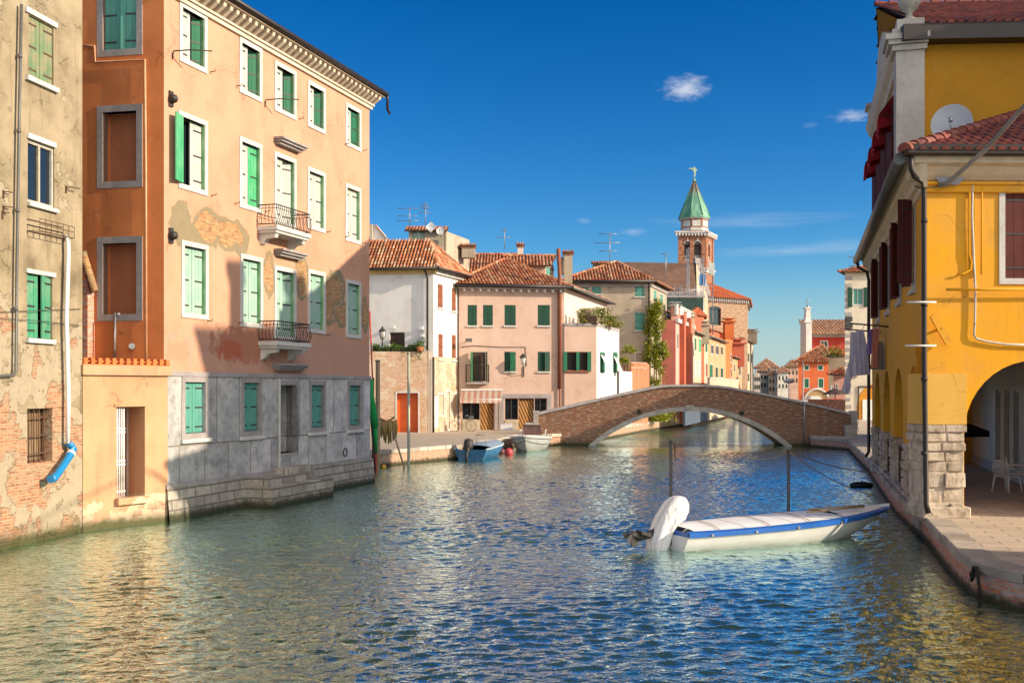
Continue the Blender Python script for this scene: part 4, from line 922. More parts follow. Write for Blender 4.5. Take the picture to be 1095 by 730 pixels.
mb = MB(); s_, z_ = lw.at(0, 424, 409); mb.box((s_-.07,-0.83,z_-.12),(s_+.07,-0.81,z_+.1)); wh.part('alarm_box', mb, paint('yellow_box',(0.8,0.5,0.02)), 0)
# hedge on the terrace
leafm = island('privet_leaves', [(0.055,0.13,0.014),(0.10,0.20,0.02),(0.035,0.085,0.012),(0.15,0.24,0.03)], 0.5, 0, trans=0.25)
mb = MB(); hx0, hx1 = pw(399,65.6)[0], pw(452,65.6)[0]
def hs_():
    x = random.uniform(hx0,hx1); t_ = 0.42+0.1*sin(x*5)+0.06*sin(x*13+1)
    return (x-hx0, random.gauss(0,0.16), random.uniform(-0.42,t_)+0.05*random.gauss(0,1))
leaves(mb, hs_, 5200, 0.12)
he = empty('box_hedge', (hx0,65.5,5.55), 0, 'clipped green hedge running along the top of the peach brick terrace wall', 'hedge')
mb.build('foliage', leafm, he); mb = MB(); mb.box((0,-0.14,0.07),(hx1-hx0,0.2,0.3)); mb.build('planter', MT['gutter'], he)
mb = MB(); mb.lathe([(0.16,0),(0.22,0.28),(0.2,0.3)],12); pt = empty('potted_plant', (pw(449.5,65.4)[0],65.15,5.62), 0, 'orange clay pot with a small bush at the right end of the terrace hedge', 'potted plant'); mb.build('pot', paint('terracotta',(0.55,0.18,0.06),0.8), pt)
mb = MB(); leaves(mb, lambda: (random.gauss(0,.18), random.gauss(0,.15), 0.45+random.gauss(0,.14)), 200, 0.12); mb.build('foliage', leafm, pt)
def lantern(x, y, z, label, h=1.2):
    r = empty('lantern', (x,y,z), 0, label, 'lantern'); mb = MB()
    mb.tube([(0,0,0),(0,0,h*0.4)], 0.04, 6); mb.build('post', MT['iron'], r)
    mb = MB(); z = h*0.4; mb.lathe([(0.05,z),(0.14,z+.05)],8); mb.lathe([(0.24,z+.5),(0.2,z+.56),(0.07,z+.68),(0.03,z+.8)],8)
    for k in range(6): a = k*pi/3; mb.tube([(0.13*cos(a),0.13*sin(a),z+.05),(0.2*cos(a),0.2*sin(a),z+.5)],0.012,4)
    mb.build('lamp_frame', MT['iron'], r); mb = MB(); mb.lathe([(0.11,z+.06),(0.18,z+.49)],8); mb.build('lamp_glass', paint('milky_glass',(0.6,0.58,0.5),0.3), r); return r
lantern(pw(409,65.6)[0], 65.55, 5.9, 'iron lantern standing above the terrace hedge before the white house')

# ------------------------------------------------------------ pink house
M_pink = plaster('salmon_pink_render', (0.57,0.41,0.33), (0.52,0.36,0.28), dirt=(0.3,0.2,0.15), dirt_amt=0.15, streak=0.12, bump=0.2)
M_pinkpale = plaster('pale_pink_render', (0.72,0.58,0.50), (0.66,0.52,0.44), dirt=(0.35,0.25,0.2), dirt_amt=0.15, streak=0.2, bump=0.2)
k0 = Vector(pw(491,69.6)); k1 = Vector(pw(603.5,70.8)); k2 = Vector(pw(649,84)); k3 = Vector((k0.x-3.5,83.4))
ph = Bld('pink_house', 'salmon pink house with dark green shutters and shop fronts beside the bridge', 'house', [tuple(k0),tuple(k1),tuple(k2),tuple(k3)], 0.6, 10.0, M_pink)
SW = dict(shm=MT['shut_dkgreen'], sill=True, rev=0.1, sillm=MT['frame_white'], fr=0)
for a, b in ((500,510),(516.5,527),(539.5,551.5),(575,588)): ph.win_px(0, a, b, 326, 348, sh='closed', **SW)
ph.win_px(0, 503.5, 519.5, 376, 408, sh=(88,88), shm=(MT['shut_vivid'],MT['shut_dkgreen']), rev=0.1, pane=MT['wood_dark'], name='balcony_door')
ph.win_px(0, 539.5, 551.5, 376, 397, sh=(25,0), shm=(MT['shut_dkgreen'],MT['shut_dkgreen2']), sill=True, rev=0.1)
ph.win_px(0, 575, 588, 376, 397, sh=(0,20), **SW)
def stripes():
    t = NT('striped_shop_door').coords(); a = t.math('ADD', t.math('MULTIPLY', t.math('ABSOLUTE', t.math('SUBTRACT', t.math('FRACT', t.math('MULTIPLY', t.x, 1.6)), 0.5)), 0.0), t.math('ADD', t.math('MULTIPLY', t.x, 5.0), t.math('MULTIPLY', t.z, 2.2)))
    f = t.step(t.math('FRACT', a), 0.42, 0.5); c = t.mix(f, (0.50,0.24,0.05), (0.09,0.035,0.012)); c = t.mix(t.step(t.noise(t.obj, 20, 3), 0.4, 0.7, 0, 0.4), c, (0.2,0.1,0.03)); return t.done(c, 0.6)
M_str = stripes()
ph.win_px(0, 494.5, 513, 429, 448.5, rev=0.2, mull=MT['iron'], frm=MT['iron'], name='shop_window')
ph.win_px(0, 513.6, 528, 429, 460.3, rev=0.2, pane=M_str, frm=MT['wood_dark'], name='shop_door')
ph.win_px(0, 540, 554, 426, 448.5, rev=0.2, mull=MT['iron'], frm=MT['iron'], name='shop_window')
ph.win_px(0, 554.5, 571, 426, 460.3, rev=0.2, pane=M_str, frm=MT['wood_dark'], name='shop_door')
ph.win_px(0, 571.6, 584.5, 426, 460.3, rev=0.2, mull=MT['iron'], frm=MT['iron'], name='shop_window')
ph.skip.add(1)
L1 = ph.ew(1)[2]; ph.finish(cap=True)
ph.mb = MB(); ph.panel(1, 0, L1, 0.6, 10.0); ph.mb.build('side_wall', M_pinkpale, ph.root)  # sun on this face put in as a paler pink than the front
def band(B, i, xl, xr, yt, yb, name, mat, prot=0.04):
    s0, _ = B.at(i, xl, yt); s1, _ = B.at(i, xr, yt); xc = (xl+xr)/2; mb = MB(); mb.box((s0,-prot,B.at(i,xc,yb)[1]),(s1,0,B.at(i,xc,yt)[1])); return B.part(name, mb, mat, i)
for a,b,c,d in ((533.5,589.5,421,425.5),(533.5,538.5,425.5,460.5),(585,589.5,425.5,460.5),(529,532,430,460)): band(ph,0,a,b,c,d,'stone_surround',MT['frame_grey'])
band(ph,0,494.5,513,449,460.5,'stall_riser',stone('cream_marble',(0.5,0.42,0.3)),0.05); band(ph,0,540,554,449,460.5,'stall_riser',stone('cream_marble2',(0.5,0.42,0.3)),0.05)
mb = MB(); L0_ = ph.ew(0)[2]
for k in range(13): x = 0.3+k*(L0_-0.5)/12.2; mb.box((x-.07,-0.36,9.68),(x+.07,0,9.86))
mb.box((-.1,-0.4,9.86),(L0_+.1,0,9.98)); ph.part('eave_brackets', mb, MT['frame_white'], 0)
hip_roof(ph, 10.05, over=0.5, rise=2.6, ends=(0.35,0.42), tw=0.23, tl=0.4, quad=[tuple(k0-Vector((0.3,0))),tuple(k1),tuple(k2),tuple(k3)], ridge_axis=0)
mb = MB(); mb.tube([(-.3,-0.52,10.02),(L0_+.5,-0.52,10.02)],0.13,8); ph.part('gutter', mb, MT['gutter'], 0)
mb = MB(); mb.tube([(-.3,-0.52,10.02),(L1+.5,-0.52,10.02)],0.12,8); ph.part('gutter', mb, MT['gutter_grey'], 1)
mb = MB(); x_ = ph.at(0,598.5,400,0.12)[0]; mb.tube([(x_,-0.12,3.4),(x_,-0.12,10.7),(x_,0.3,12.6)],0.13,8); mb.tube([(x_,-0.12,3.4),(x_,-0.12,0.7)],0.06,8); ph.part('flue_pipe', mb, MT['shut_brown'], 0)
# striped awning
def awn():
    t = NT('striped_awning_cloth').coords(); f = t.step(t.math('FRACT', t.math('MULTIPLY', t.x, 2.6)), 0.46, 0.5); return t.done(t.mix(f, (0.66,0.58,0.50), (0.58,0.32,0.24)), 0.8)
sa, za = ph.at(0,493,418); sb, _ = ph.at(0,537,418); zt = ph.at(0,515,417.5)[1]; zb = ph.at(0,510,427,1.3)[1]
aw = empty('shop_awning', (0,0,0), 0, 'red and white striped awning over the left shop window of the pink house', 'awning'); aw.matrix_world = ph.RM
aw.location = ph.pts[0]; aw.rotation_euler = (0,0,0)
mb = MB(); mb.add([(sa,-0.05,zt),(sb,-0.05,zt),(sb-.1,-1.2,zb),(sa+.0,-1.2,zb)],[(0,1,2,3),(3,2,1,0)]); nsc = 16
for k in range(nsc):
    a = sa+(sb-.1-sa)*k/nsc; b = sa+(sb-.1-sa)*(k+1)/nsc; m_ = (a+b)/2; mb.add([(a,-1.2,zb),(b,-1.2,zb),(b,-1.2,zb-.16),(m_+.04,-1.2,zb-.24),(m_-.04,-1.2,zb-.24),(a,-1.2,zb-.16)],[(0,1,2,3,4,5)])
mb.build('canopy', awn(), aw); mb = MB(); mb.tube([(sa-.02,-1.2,zb),(sb-.08,-1.2,zb)],0.025,6)
for x in (sa, sb-.1): mb.tube([(x,-0.05,zb+.1),(x,-1.2,zb)],0.018,6)
mb.box((sa,-0.12,zt),(sb,0,zt+.12)); mb.build('awning_frame', MT['white_paint'], aw)
# iron balcony
sa, z_ = ph.at(0,498.5,409,0.35); sb,_ = ph.at(0,523,409,0.35); zr = ph.at(0,511,390,0.35)[1]
mb = MB(); mb.box((sa,-0.5,z_-.08),(sb,0,z_+.02)); o_ = ph.part('balcony', mb, MT['frame_grey'], 0); mb = MB(); P_ = [(sa+.02,0),(sa+.02,-.46),(sb-.02,-.46),(sb-.02,0)]
mb.tube([(x,y,zr) for x,y in P_],0.02,6)
for (x0,y0),(x1,y1) in zip(P_,P_[1:]):
    n = max(3,int(sqrt((x1-x0)**2+(y1-y0)**2)/.13))
    for k in range(n+1): x=x0+(x1-x0)*k/n; y=y0+(y1-y0)*k/n; mb.tube([(x,y,z_),(x,y,zr)],0.011,4)
mb.build('railing', MT['iron'], o_)
# bracket lamp
s_, z_ = ph.at(0,560,385); bl = empty('bracket_lamp', ph.RM @ Vector((s_,0,z_)), 0, 'iron bracket lamp with glass lantern on the pink wall right of the middle lower window', 'lamp')
mb = MB(); mb.tube([(0,0,-0.9),(0,-.1,-0.9),(-0.05,-0.35,-0.75),(-0.05,-0.6,-0.3)],0.025,6); mb.tube([(0,-.05,-1.1),(0,-.05,-.4)],0.03,6); mb.build('bracket', MT['iron'], bl)
mb = MB(); mb.lathe([(0.1,0),(0.19,0.45)],8,M=T((-.05,-.6,-.3))); mb.build('lamp_glass', paint('lamp_glass',(0.55,0.52,0.45),0.3), bl); mb = MB(); mb.lathe([(0.25,.45),(.2,.52),(.06,.7)],8,M=T((-.05,-.6,-.3))); mb.build('lamp_cap', MT['iron'], bl)
mb = MB(); s1_,z1_ = ph.at(0,507,369.5); s2_,z2_ = ph.at(0,562,371); s3_, z3_ = ph.at(0,493,371); mb.tube([(s3_,-.03,z3_),(s1_,-.03,z1_),((s1_+s2_)/2,-.03,z1_-.08),(s2_,-.03,z2_),(s2_+.05,-.03,z_-.4)],0.022,5); ph.part('wall_cable', mb, MT['gutter_grey'], 0)
mb = MB(); s_,z_ = ph.at(0,497,366); mb.tube([(s_,0,z_),(s_+.1,-.7,z_+.1)],.025,6); mb.box((s_-.05,-.95,z_),(s_+.35,-.7,z_+.22)); ph.part('wall_floodlight', mb, MT['gutter_grey'], 0)
# front wing with roof terrace
g0 = Vector(pw(603.5,70.7)); g1 = Vector(pw(638,71.1)); g2 = Vector(pw(662,78)); g3 = Vector((g0.x+2.0,77.5))
pwg = Bld('terrace_wing', 'pale pink wing with a roof terrace between the pink house and the bridge', 'house', [tuple(g0),tuple(g1),tuple(g2),tuple(g3)], 0.6, 7.55, M_pink)
pwg.win_px(0, 605.5, 629, 376, 396.5, sh=None, rev=0.12, mull=MT['shut_brown'], sill=True, frm=MT['shut_brown'])
for a_ in (602.3, 616.0, 628.0):
    band(pwg,0,a_,a_+ (4 if a_ != 616.0 else 3.5),376,397,'shutter',MT['shut_dkgreen2'],0.05)
for a,b in ((641.5,647),(655.5,660.5)): pwg.win_px(1,a,b,376.5,398.5,sh='closed',shm=MT['shut_dkgreen2'],rev=0.1,fr=0)
pwg.skip.add(1); pwg.finish(); pwg.mb = MB(); pwg.panel(1,0,pwg.ew(1)[2],0.6,7.55,pwg.holes[1]); pwg.mb.build('side_wall', M_white, pwg.root)  # right face painted white for its sunlit look, front stays pink
for k,(a,b,c,d) in enumerate(((642,649,379,396),(656,664,381,399))):
    s0,z0 = pwg.at(1,a,c); s1,z1 = pwg.at(1,b-2,d); mb = MB(); mb.add([(s0,-.03,z0),(s0+.9,-.03,z0-.05),(s0+.95,-.55,z1),(s0+.05,-.55,z1)],[(0,1,2,3),(3,2,1,0)]); pwg.part('window_awning', mb, MT['white_plastic'], 1)
for i in (0,1):
    L = pwg.ew(i)[2]; mb = MB(); mb.box((0,-.05,7.5),(L,.2,7.68)); pwg.part('parapet_coping', mb, MT['frame_grey'], i)
# terrace planting and trellis
tt = empty('trellis_screen', (g0.x+1.0,71.0,7.55), 0, 'brown lattice trellis screen with flower boxes on the pink roof terrace', 'trellis'); mb = MB(); w_ = g1.x-g0.x-1.0
mb.box((0,-.02,.05),(w_,.04,.62)); mb.build('fence_board', MT['wood_dark'], tt); mb = MB()
for k in range(14): x = w_*.55*k/13; mb.tube([(x,0,.62),(x+.3,0,1.15)],.015,4); mb.tube([(x+.3,0.03,.62),(x,0.03,1.15)],.015,4)
mb.build('lattice', MT['wood_grey'], tt)
leafg = island('terrace_leaves', [(0.08,0.17,0.02),(0.18,0.26,0.03),(0.05,0.10,0.02),(0.4,0.25,0.04),(0.25,0.32,0.05)], 0.5, 0, trans=0.2)
for k,(px,dz,r,n,nm) in enumerate(((622,0.8,.28,350,'low shrub'),(632,0.9,.35,450,'bushy shrub'),(643,1.0,.5,900,'tall spreading shrub'),(653,0.6,.45,700,'trailing shrub'),(659,0.3,.35,350,'drooping shrub'))):
    d_ = 70.9+k*.9; e_ = empty('terrace_shrub', (pw(px,d_)[0],d_,7.6), 0, f'{nm} on the pink roof terrace, ' + ('first from the left','second from the left','third from the left, the tallest','fourth from the left','last before the terrace corner')[k], 'shrub', 'shrubs on the roof terrace')
    mb = MB(); leaves(mb, lambda: (random.gauss(0,r*.6), random.gauss(0,r*.5), dz*random.uniform(.1,1.25)), n, .14); mb.build('foliage', leafg, e_)
    mb = MB()
    for q in range(5): mb.tube([(0,0,0),(random.uniform(-r,r)*.5,0,dz*.6),(random.uniform(-r,r),random.uniform(-.1,.1),dz*1.3)],[.02,.012,.005],4)
    mb.build('stems', MT['wood_grey'], e_)
# low white annexe and orange garden wall, agave-like plant
wa = Bld('white_lean_to', 'low white rendered outhouse right of the pink terrace wing, behind the bridge', 'outhouse', [pw(662,77.2),pw(676,82),pw(676,90),pw(655,90)], 0.6, 4.65, M_white)
wa.skip.add(3); wa.finish()
ow2 = Bld('orange_garden_wall', 'orange brick garden wall block behind the bridge, left of the climbing plant', 'garden wall', [pw(675,83),pw(691,84.5),pw(694.5,88),(9.3,92)], 0.6, 5.35, brickmat('orange_garden_brick',(0.55,0.20,0.09),(0.5,0.19,0.09),(0.55,0.24,0.12),patchy=0.75))
ow2.finish(); mb = MB(); mb.box((-.05,-.06,4.9),(ow2.ew(0)[2]+.05,0,5.05)); mb.box((-.05,-.06,5.28),(ow2.ew(0)[2]+.05,.2,5.42)); ow2.part('string_course', mb, M_quay, 0)
yc = empty('yucca_plant', (pw(669,79)[0],79,4.65), 0, 'yellow green spiky yucca on the white outhouse roof beside the terrace', 'plant'); mb = MB()
for q in range(7):
    bx, by, bz = random.gauss(0,.35), random.gauss(0,.3), random.uniform(.5,1.6)
    for k in range(34):
        a = random.uniform(0,6.28); el_ = random.uniform(-.2,1.4); l = random.uniform(.4,.7); dv = Vector((cos(a)*cos(el_),sin(a)*cos(el_),sin(el_))); w_ = dv.cross(Vector((0,0,1))).normalized()*.035; p_ = Vector((bx,by,bz)); m_ = p_+dv*l*.5; e_ = p_+dv*l-Vector((0,0,.12))
        mb.add([p_-w_*.6,p_+w_*.6,m_+w_,e_,m_-w_],[(0,1,2,3,4)])
mb.build('foliage', island('yucca_leaves',[(0.25,0.30,0.03),(0.38,0.36,0.05),(0.12,0.2,0.03)],.5,0,trans=.2), yc); mb = MB()
for q in range(3): mb.tube([(q*.2-.2,0,0),(q*.25-.25,0,.9)],.04,6)
mb.build('stem', MT['wood_grey'], yc)

# ------------------------------------------------------------ tall beige house, behind
M_beige = plaster('grey_beige_render', (0.44,0.37,0.28), (0.37,0.31,0.23), dirt_amt=0.3, streak=0.3, bump=0.2, patches=[(12.5,6.5,1.0,2.2)], grey=(0.28,0.24,0.19), brick_col=((0.32,0.26,0.2),(0.36,0.28,0.2)))
b0 = Vector(pw(604,90)); b1 = Vector(pw(695.5,90)); b2 = Vector(pw(713,97.5)); b3 = Vector((b0.x+2,98))
bh = Bld('beige_house', 'tall grey beige house with green shutters and hip roof behind the pink terrace', 'house', [tuple(b0),tuple(b1),tuple(b2),tuple(b3)], 0.6, 12.3, M_beige)
for a,b,c,d in ((633,643,305,314),(679,689,305.5,317),(679,689.5,334,353),(620,629,307,314)): bh.win_px(0,a,b,c,d,sh='closed',shm=MT['shut_teal'],sill=True,rev=.1)
bh.win_px(0,678,690,376,400,pane=M_beige,rev=.1,fr=.12)
for a,b,c,d in ((699,702,311,322),(706,709,315,325),(699,702,340,352)): bh.win_px(1,a,b,c,d,sh='closed',shm=MT['shut_teal'],rev=.1)
bh.finish(); hip_roof(bh,12.35,over=.5,rise=2.1,ends=(0.5,0.5),tw=.26,tl=.45)
mb = MB(); mb.tube([(-.5,-.55,12.3),(bh.ew(0)[2]+.5,-.55,12.3)],.12,8); bh.part('gutter',mb,MT['gutter'],0)
for i in (0,1):
    mb = MB(); mb.box((-.05,-.12,11.9),(bh.ew(i)[2],0,12.1)); bh.part('cornice',mb,MT['frame_grey'],i)
mb = MB(); x_ = bh.at(0,694,330,.1)[0]; mb.tube([(x_,-.1,1),(x_,-.1,12.2)],.07,6); bh.part('downpipe',mb,MT['gutter'],0)
def dormer(B, x, y, z, w, h, dpt, label=None):
    mb = MB(); mb.box((x-w/2,y,z),(x+w/2,y+dpt,z+h)); d_ = mb.build('dormer', M_beige, B.root); mb = MB(); tile_plane(mb,[(x-w/2-.15,y-.2,z+h),(x+w/2+.15,y-.2,z+h),(x+w/2+.15,y+dpt,z+h+.35),(x-w/2-.15,y+dpt,z+h+.35)],.24,.4); mb.build('dormer_roof',[MT['tiles'],MT['tile_under']],d_)
    mb = MB(); mb.box((x-w*.3,y-.03,z+.2),(x+w*.3,y,z+h-.15)); mb.build('dormer_window',MT['glass'],d_)
p_ = bh.inv @ Vector((pw(642,93)[0],93,13.0)); dormer(bh,p_.x,p_.y,p_.z,1.15,1.15,1.5)
def chimney(px, d, yt, yb, w, label, mat, cap='tile'):
    x, _ = pw(px,d); zt = ray(px,yt,d).z; zb = ray(px,yb,d).z; r = empty('chimney',(x,d,zb),0,label,'chimney','chimneys on the roofs of the left bank'); h = zt-zb; mb = MB(); mb.box((-w/2,-w/2,0),(w/2,w/2,h-.25)); mb.build('stack',mat,r)
    mb = MB(); mb.box((-w/2-.08,-w/2-.08,h-.25),(w/2+.08,w/2+.08,h-.15)); tile_plane(mb,[(-w/2-.12,-w/2-.12,h-.12),(w/2+.12,-w/2-.12,h-.12),(w/2+.12,0,h+.06),(-w/2-.12,0,h+.06)],.2,.3); mb.build('chimney_cap',[MT['tiles'],MT['tile_under']],r); return r
chimney(607.5,79,269,303,.62,'grey rendered chimney with tiled cap rising beside the pink dormer',M_beige)

# houses behind the front row, left part
gh = Bld('white_gable_house','white gable end rising behind the white house roof at the orange house edge','house',[pw(380,88),pw(421,88),(pw(421,88)[0]+1,97),(pw(380,88)[0],97)],8,14.2,M_white)
gh.skip.update({0,1,2,3}); gh.finish(cap=False); mb = MB(); a = gh.at(0,384,238); b = gh.at(0,403,238); c = gh.at(0,421,266)
mb.prism([(0,8),(c[0],8),(c[0],c[1]),(b[0],b[1]-.2),(0,b[1]-.2)],0,6,axis='y'); gh.part('gable_wall',mb,M_white,0)
mb = MB(); mb.box((-.5,-.6,b[1]-2.6),(b[0]-.3,-.02,b[1]-.2)); gh.part('dormer_block',mb,M_beige,0)
mb = MB(); A_ = [(b[0]-.1,-.2,b[1]-.15),(c[0]+.2,-.2,c[1]),(c[0]+.2,6,c[1]),(b[0]-.1,6,b[1]-.15)]; mb.add(A_+[(x,y,z-.12) for x,y,z in A_],[(0,1,2,3),(4,7,6,5),(0,4,5,1)]); gh.part('verge',mb,paint('verge_tile',(.5,.2,.1),.8),0)
# roof-top room with dishes
rt = Bld('rooftop_room','grey rendered rooftop room with glazed door behind the white house ridge','rooftop room',[pw(437,80),pw(476,80),(pw(476,80)[0]+1.6,85),(pw(437,80)[0],85)],9.5,15.1,M_beige)
rt.win_px(0,441,454,246,267,rev=.15,pane=paint('green_glass_door',(.18,.32,.22),.2),mull=True,frm=MT['gutter'],name='glazed_door')
rt.finish(cap=False); mb = MB(); L = rt.ew(0)[2]; tile_plane(mb,[(-.3,-.3,15.1),(L+.2,-.3,15.1),(L+.2,1.2,15.6),(-.3,1.2,15.6)],.24,.4); rt.part('roof',mb,[MT['tiles'],MT['tile_under']],0)
mb = MB(); mb.prism([(0,15.1),(1.2,15.6),(5.2,11.0),(5.2,9.5),(0,9.5)],L-.05,L+.1,axis='x'); rt.part('side_wall',mb,plaster('pale_ochre_wall',(.5,.4,.25)),0)  # side wall in ochre, front in grey beige
mb = MB(); s_,z_ = rt.at(0,462,262); mb.box((s_-.4,-.5,z_-.6),(s_+.5,-.02,z_+.3)); rt.part('air_conditioner',mb,MT['gutter_grey'],0)
def dish(px,py,d,r,label,parent_grp='satellite dishes on the rooftop room',face=(-.15,-1,.25),sq=False,rmat=None):
    e_ = empty('satellite_dish',ray(px,py,d),0,label,'satellite dish',parent_grp); q = Vector(face).normalized().to_track_quat('Z','Y').to_matrix().to_4x4()
    mb = MB(); prof = [(0.01,-.0)]+[(r*k/5,r*.16*(k/5)**2) for k in range(1,6)]
    vs = []; n = 4 if sq else 20; fs = []
    for rr,z in prof:
        for k in range(n): a = 2*pi*k/n; vs.append((rr*cos(a),rr*sin(a),z))
    for i in range(len(prof)-1):
        for k in range(n): fs.append((i*n+k,i*n+(k+1)%n,(i+1)*n+(k+1)%n,(i+1)*n+k)); 
    vs2 = [(x,y,z-.02) for x,y,z in vs]; mb.add(vs,fs,0,q,True); mb.add(vs2,[f[::-1] for f in fs],0,q,True)
    mb.build('reflector',rmat or MT['white_plastic'],e_); mb = MB(); mb.tube([q@Vector((0,-r*.9,.1)),q@Vector((0,-r*.2,r*.9))],.02,5); mb.lathe([(.05,0),(.05,.12)],8,M=T(q@Vector((0,-r*.2,r*.85)))); mb.tube([(0,.05,0),(0,.25,-.1),(0,.25,-r*1.4)],.03,6); mb.build('arm',MT['steel'],e_); return e_
dish(461,243,79.3,.42,'larger square white dish on the rooftop room behind the white house',sq=True); dish(471,247,79.2,.3,'smaller round white dish at the right corner of the rooftop room')
def antenna(px,d,yt,yb,label,arms,w=1.2,mat=None):
    zb = ray(px,yb,d).z; zt = ray(px,yt,d).z; e_ = empty('tv_antenna',(pw(px,d)[0],d,zb),0,label,'tv antenna','tv antennas above the roofs'); mb = MB(); mb.tube([(0,0,0),(0,0,zt-zb)],.03*d/70,5); mb.build('mast',MT['steel'],e_)
    mb = MB()
    for f,l in arms:
        z = (zt-zb)*f; mb.tube([(-w*l,0,z),(w*l*.7,0,z)],.018*d/70,4)
        for k in range(6): x = -w*l+w*l*1.7*k/5; mb.tube([(x,-.25,z),(x,.25,z)],.012*d/70,4)
    mb.build('aerial_arms',MT['steel'],e_); return e_
antenna(438,79.5,222,242,'tall bare aerial at the left of the rooftop room',((.95,.8),(.55,.7),(.3,.8)))
antenna(455,79.5,216,244,'aerial with tangled elements above the rooftop room dishes',((.9,.35),(.8,.5),(.6,.6),(.75,.3)),.8)
antenna(539.5,84,244,266,'small crossed aerial above the brown roofs behind the pink house',((.9,.25),(.55,.5)))
antenna(652,96,249,284,'large three armed aerial on the ridge of the beige house',((.97,.65),(.7,.9),(.45,.65)),1.5)
antenna(712,98,270,300,'thin aerial at the right end of the beige house roof',((.95,.3),))
# roofs behind the pink house
r1 = Bld('brown_roofed_house','long brown tiled roof behind and above the pink house roof','house',[pw(478,85),pw(559,85),(pw(559,85)[0]+1,95),(pw(478,85)[0],95)],8,12.6,M_pinkpale)
r1.finish(cap=False); x0,_ = pw(478,85); x1,_ = pw(557,85)
shed(r1,[(x0-1,84.6,12.5),(x1+.2,84.6,12.5),(x1-.3,90,14.6),(x0+1,90,14.6)],.25,.42,ridge=[((x0+1,90,14.6),(x1-.3,90,14.6)),((x1+.2,84.6,12.5),(x1-.3,90,14.6))])
mb = MB(); p0,p1,p2 = r1.loc(x1-.1,84.8,12.4),r1.loc(x1-.1,90,14.5),r1.loc(x1-.1,90,11); mb.add([p0,p1,p2,r1.loc(x1-.1,84.8,11),r1.loc(x1+1.2,90,12.5)],[(0,3,2,1),(1,2,4),(0,1,4)]); mb.build('gable_wall',M_pinkpale,r1.root)
chimney(486.5,83,263,276,.5,'short grey chimney left of the pair behind the pink roof',M_beige); chimney(501,83,262,276,1.0,'wide grey chimney right of the pair behind the pink roof',M_beige); chimney(556.5,86,261,280,.45,'slim pale chimney at the right end of the long brown roof',M_pinkpale)
do = Bld('pink_dormer_house','small pink roof storey with green shutter and its own tiled roof behind the pink roof','dormer',[pw(541,77),pw(583,77),(pw(592,80.5)[0],80.5),(pw(541,80.5)[0],80.5)],10.2,12.3,M_pink)
do.win_px(1,583.8,589,286,297,sh='closed',shm=MT['shut_teal'],rev=.08); do.finish(cap=False)
xa,xb = pw(537,77)[0],pw(584,77)[0]; xc = pw(593,80.5)[0]
shed(do,[(xa-.5,76.6,12.15),(xb+.35,76.6,12.15),(xb+.8,78.8,13.1),(xa,78.8,13.1)],.24,.4,ridge=[((xa,78.8,13.1),(xb+.8,78.8,13.1))])
mb = MB(); mb.add([do.loc(xb-.05,77,12.2),do.loc(xc,80.5,12.2),do.loc(xb+.4,78.8,13.0)],[(0,1,2),(2,1,0)]); mb.add([do.loc(xb+.75,78.8,13.1),do.loc(xb+.75,78.8,13.0),do.loc(xc+.5,81,12.0),do.loc(xc+.5,81,12.12)],[(0,1,2,3),(3,2,1,0)]); mb.build('gable',M_pink,do.root)
mb = MB(); mb.box((0,0,0),(.9,1.2,1.2)); o_ = mb.build('vent_block',M_beige,do.root,do.inv@T((pw(585.5,80.8)[0]+.8,79.5,11.9)))

# climbing plant on the beige house corner
ivm = island('ivy_leaves',[(0.14,0.21,0.012),(0.30,0.34,0.02),(0.06,0.10,0.01),(0.46,0.42,0.03),(0.20,0.26,0.015)],.55,0,trans=.25)
iv = empty('climbing_plant',(pw(701,89.6)[0],89.6,GL),0,'tall yellow green climbing plant covering the corner of the beige house','climbing plant'); mb = MB()
prof_i = [(0,1.1),(1.5,1.15),(3,1.0),(4.2,1.1),(5.6,1.15),(6.8,1.0),(7.8,.75),(8.6,.55),(9.4,.3),(10.3,.12)]
def ivw(z):
    for (z0,w0),(z1,w1) in zip(prof_i,prof_i[1:]):
        if z <= z1: return w0+(w1-w0)*(z-z0)/(z1-z0)
    return .1
cl = [(random.uniform(0,9.6),) for _ in range(46)]
clumps = []
for (z,) in cl: w = ivw(z); clumps.append((random.uniform(-w,w)*.85+.12*sin(z*1.3), random.gauss(0,.22), z, random.uniform(.22,.42)))
def ivs():
    c = random.choice(clumps); return (c[0]+random.gauss(0,c[3]*.55), c[1]+random.gauss(0,c[3]*.5)-.1, max(.05,c[2]+random.gauss(0,c[3]*.8)))
leaves(mb,ivs,9000,.19)
mb.build('foliage',ivm,iv); mb = MB()
for q in range(4): mb.tube([(random.uniform(-.5,.5),.15,0),(random.uniform(-.5,.5),.15,3.5),(random.uniform(-.3,.3),.15,7),(random.uniform(-.2,.2),.15,9.5)],[.07,.05,.035,.01],5)
mb.build('stem',MT['wood_grey'],iv)
bs = empty('yellow_bush',(pw(705,87)[0],87,GL),0,'low bright yellow green bush at the foot of the climbing plant','bush'); mb = MB(); leaves(mb,lambda:(random.gauss(0,.5),random.gauss(0,.4),abs(random.gauss(.9,.9))),1500,.2); mb.build('foliage',island('bush_leaves',[(0.3,0.34,0.02),(0.2,0.28,0.02),(0.42,0.4,0.04)],.5,0,trans=.3),bs); mb=MB(); mb.tube([(0,0,0),(0.1,0,1.2)],[.05,.02],6); mb.build('stem',MT['wood_grey'],bs)

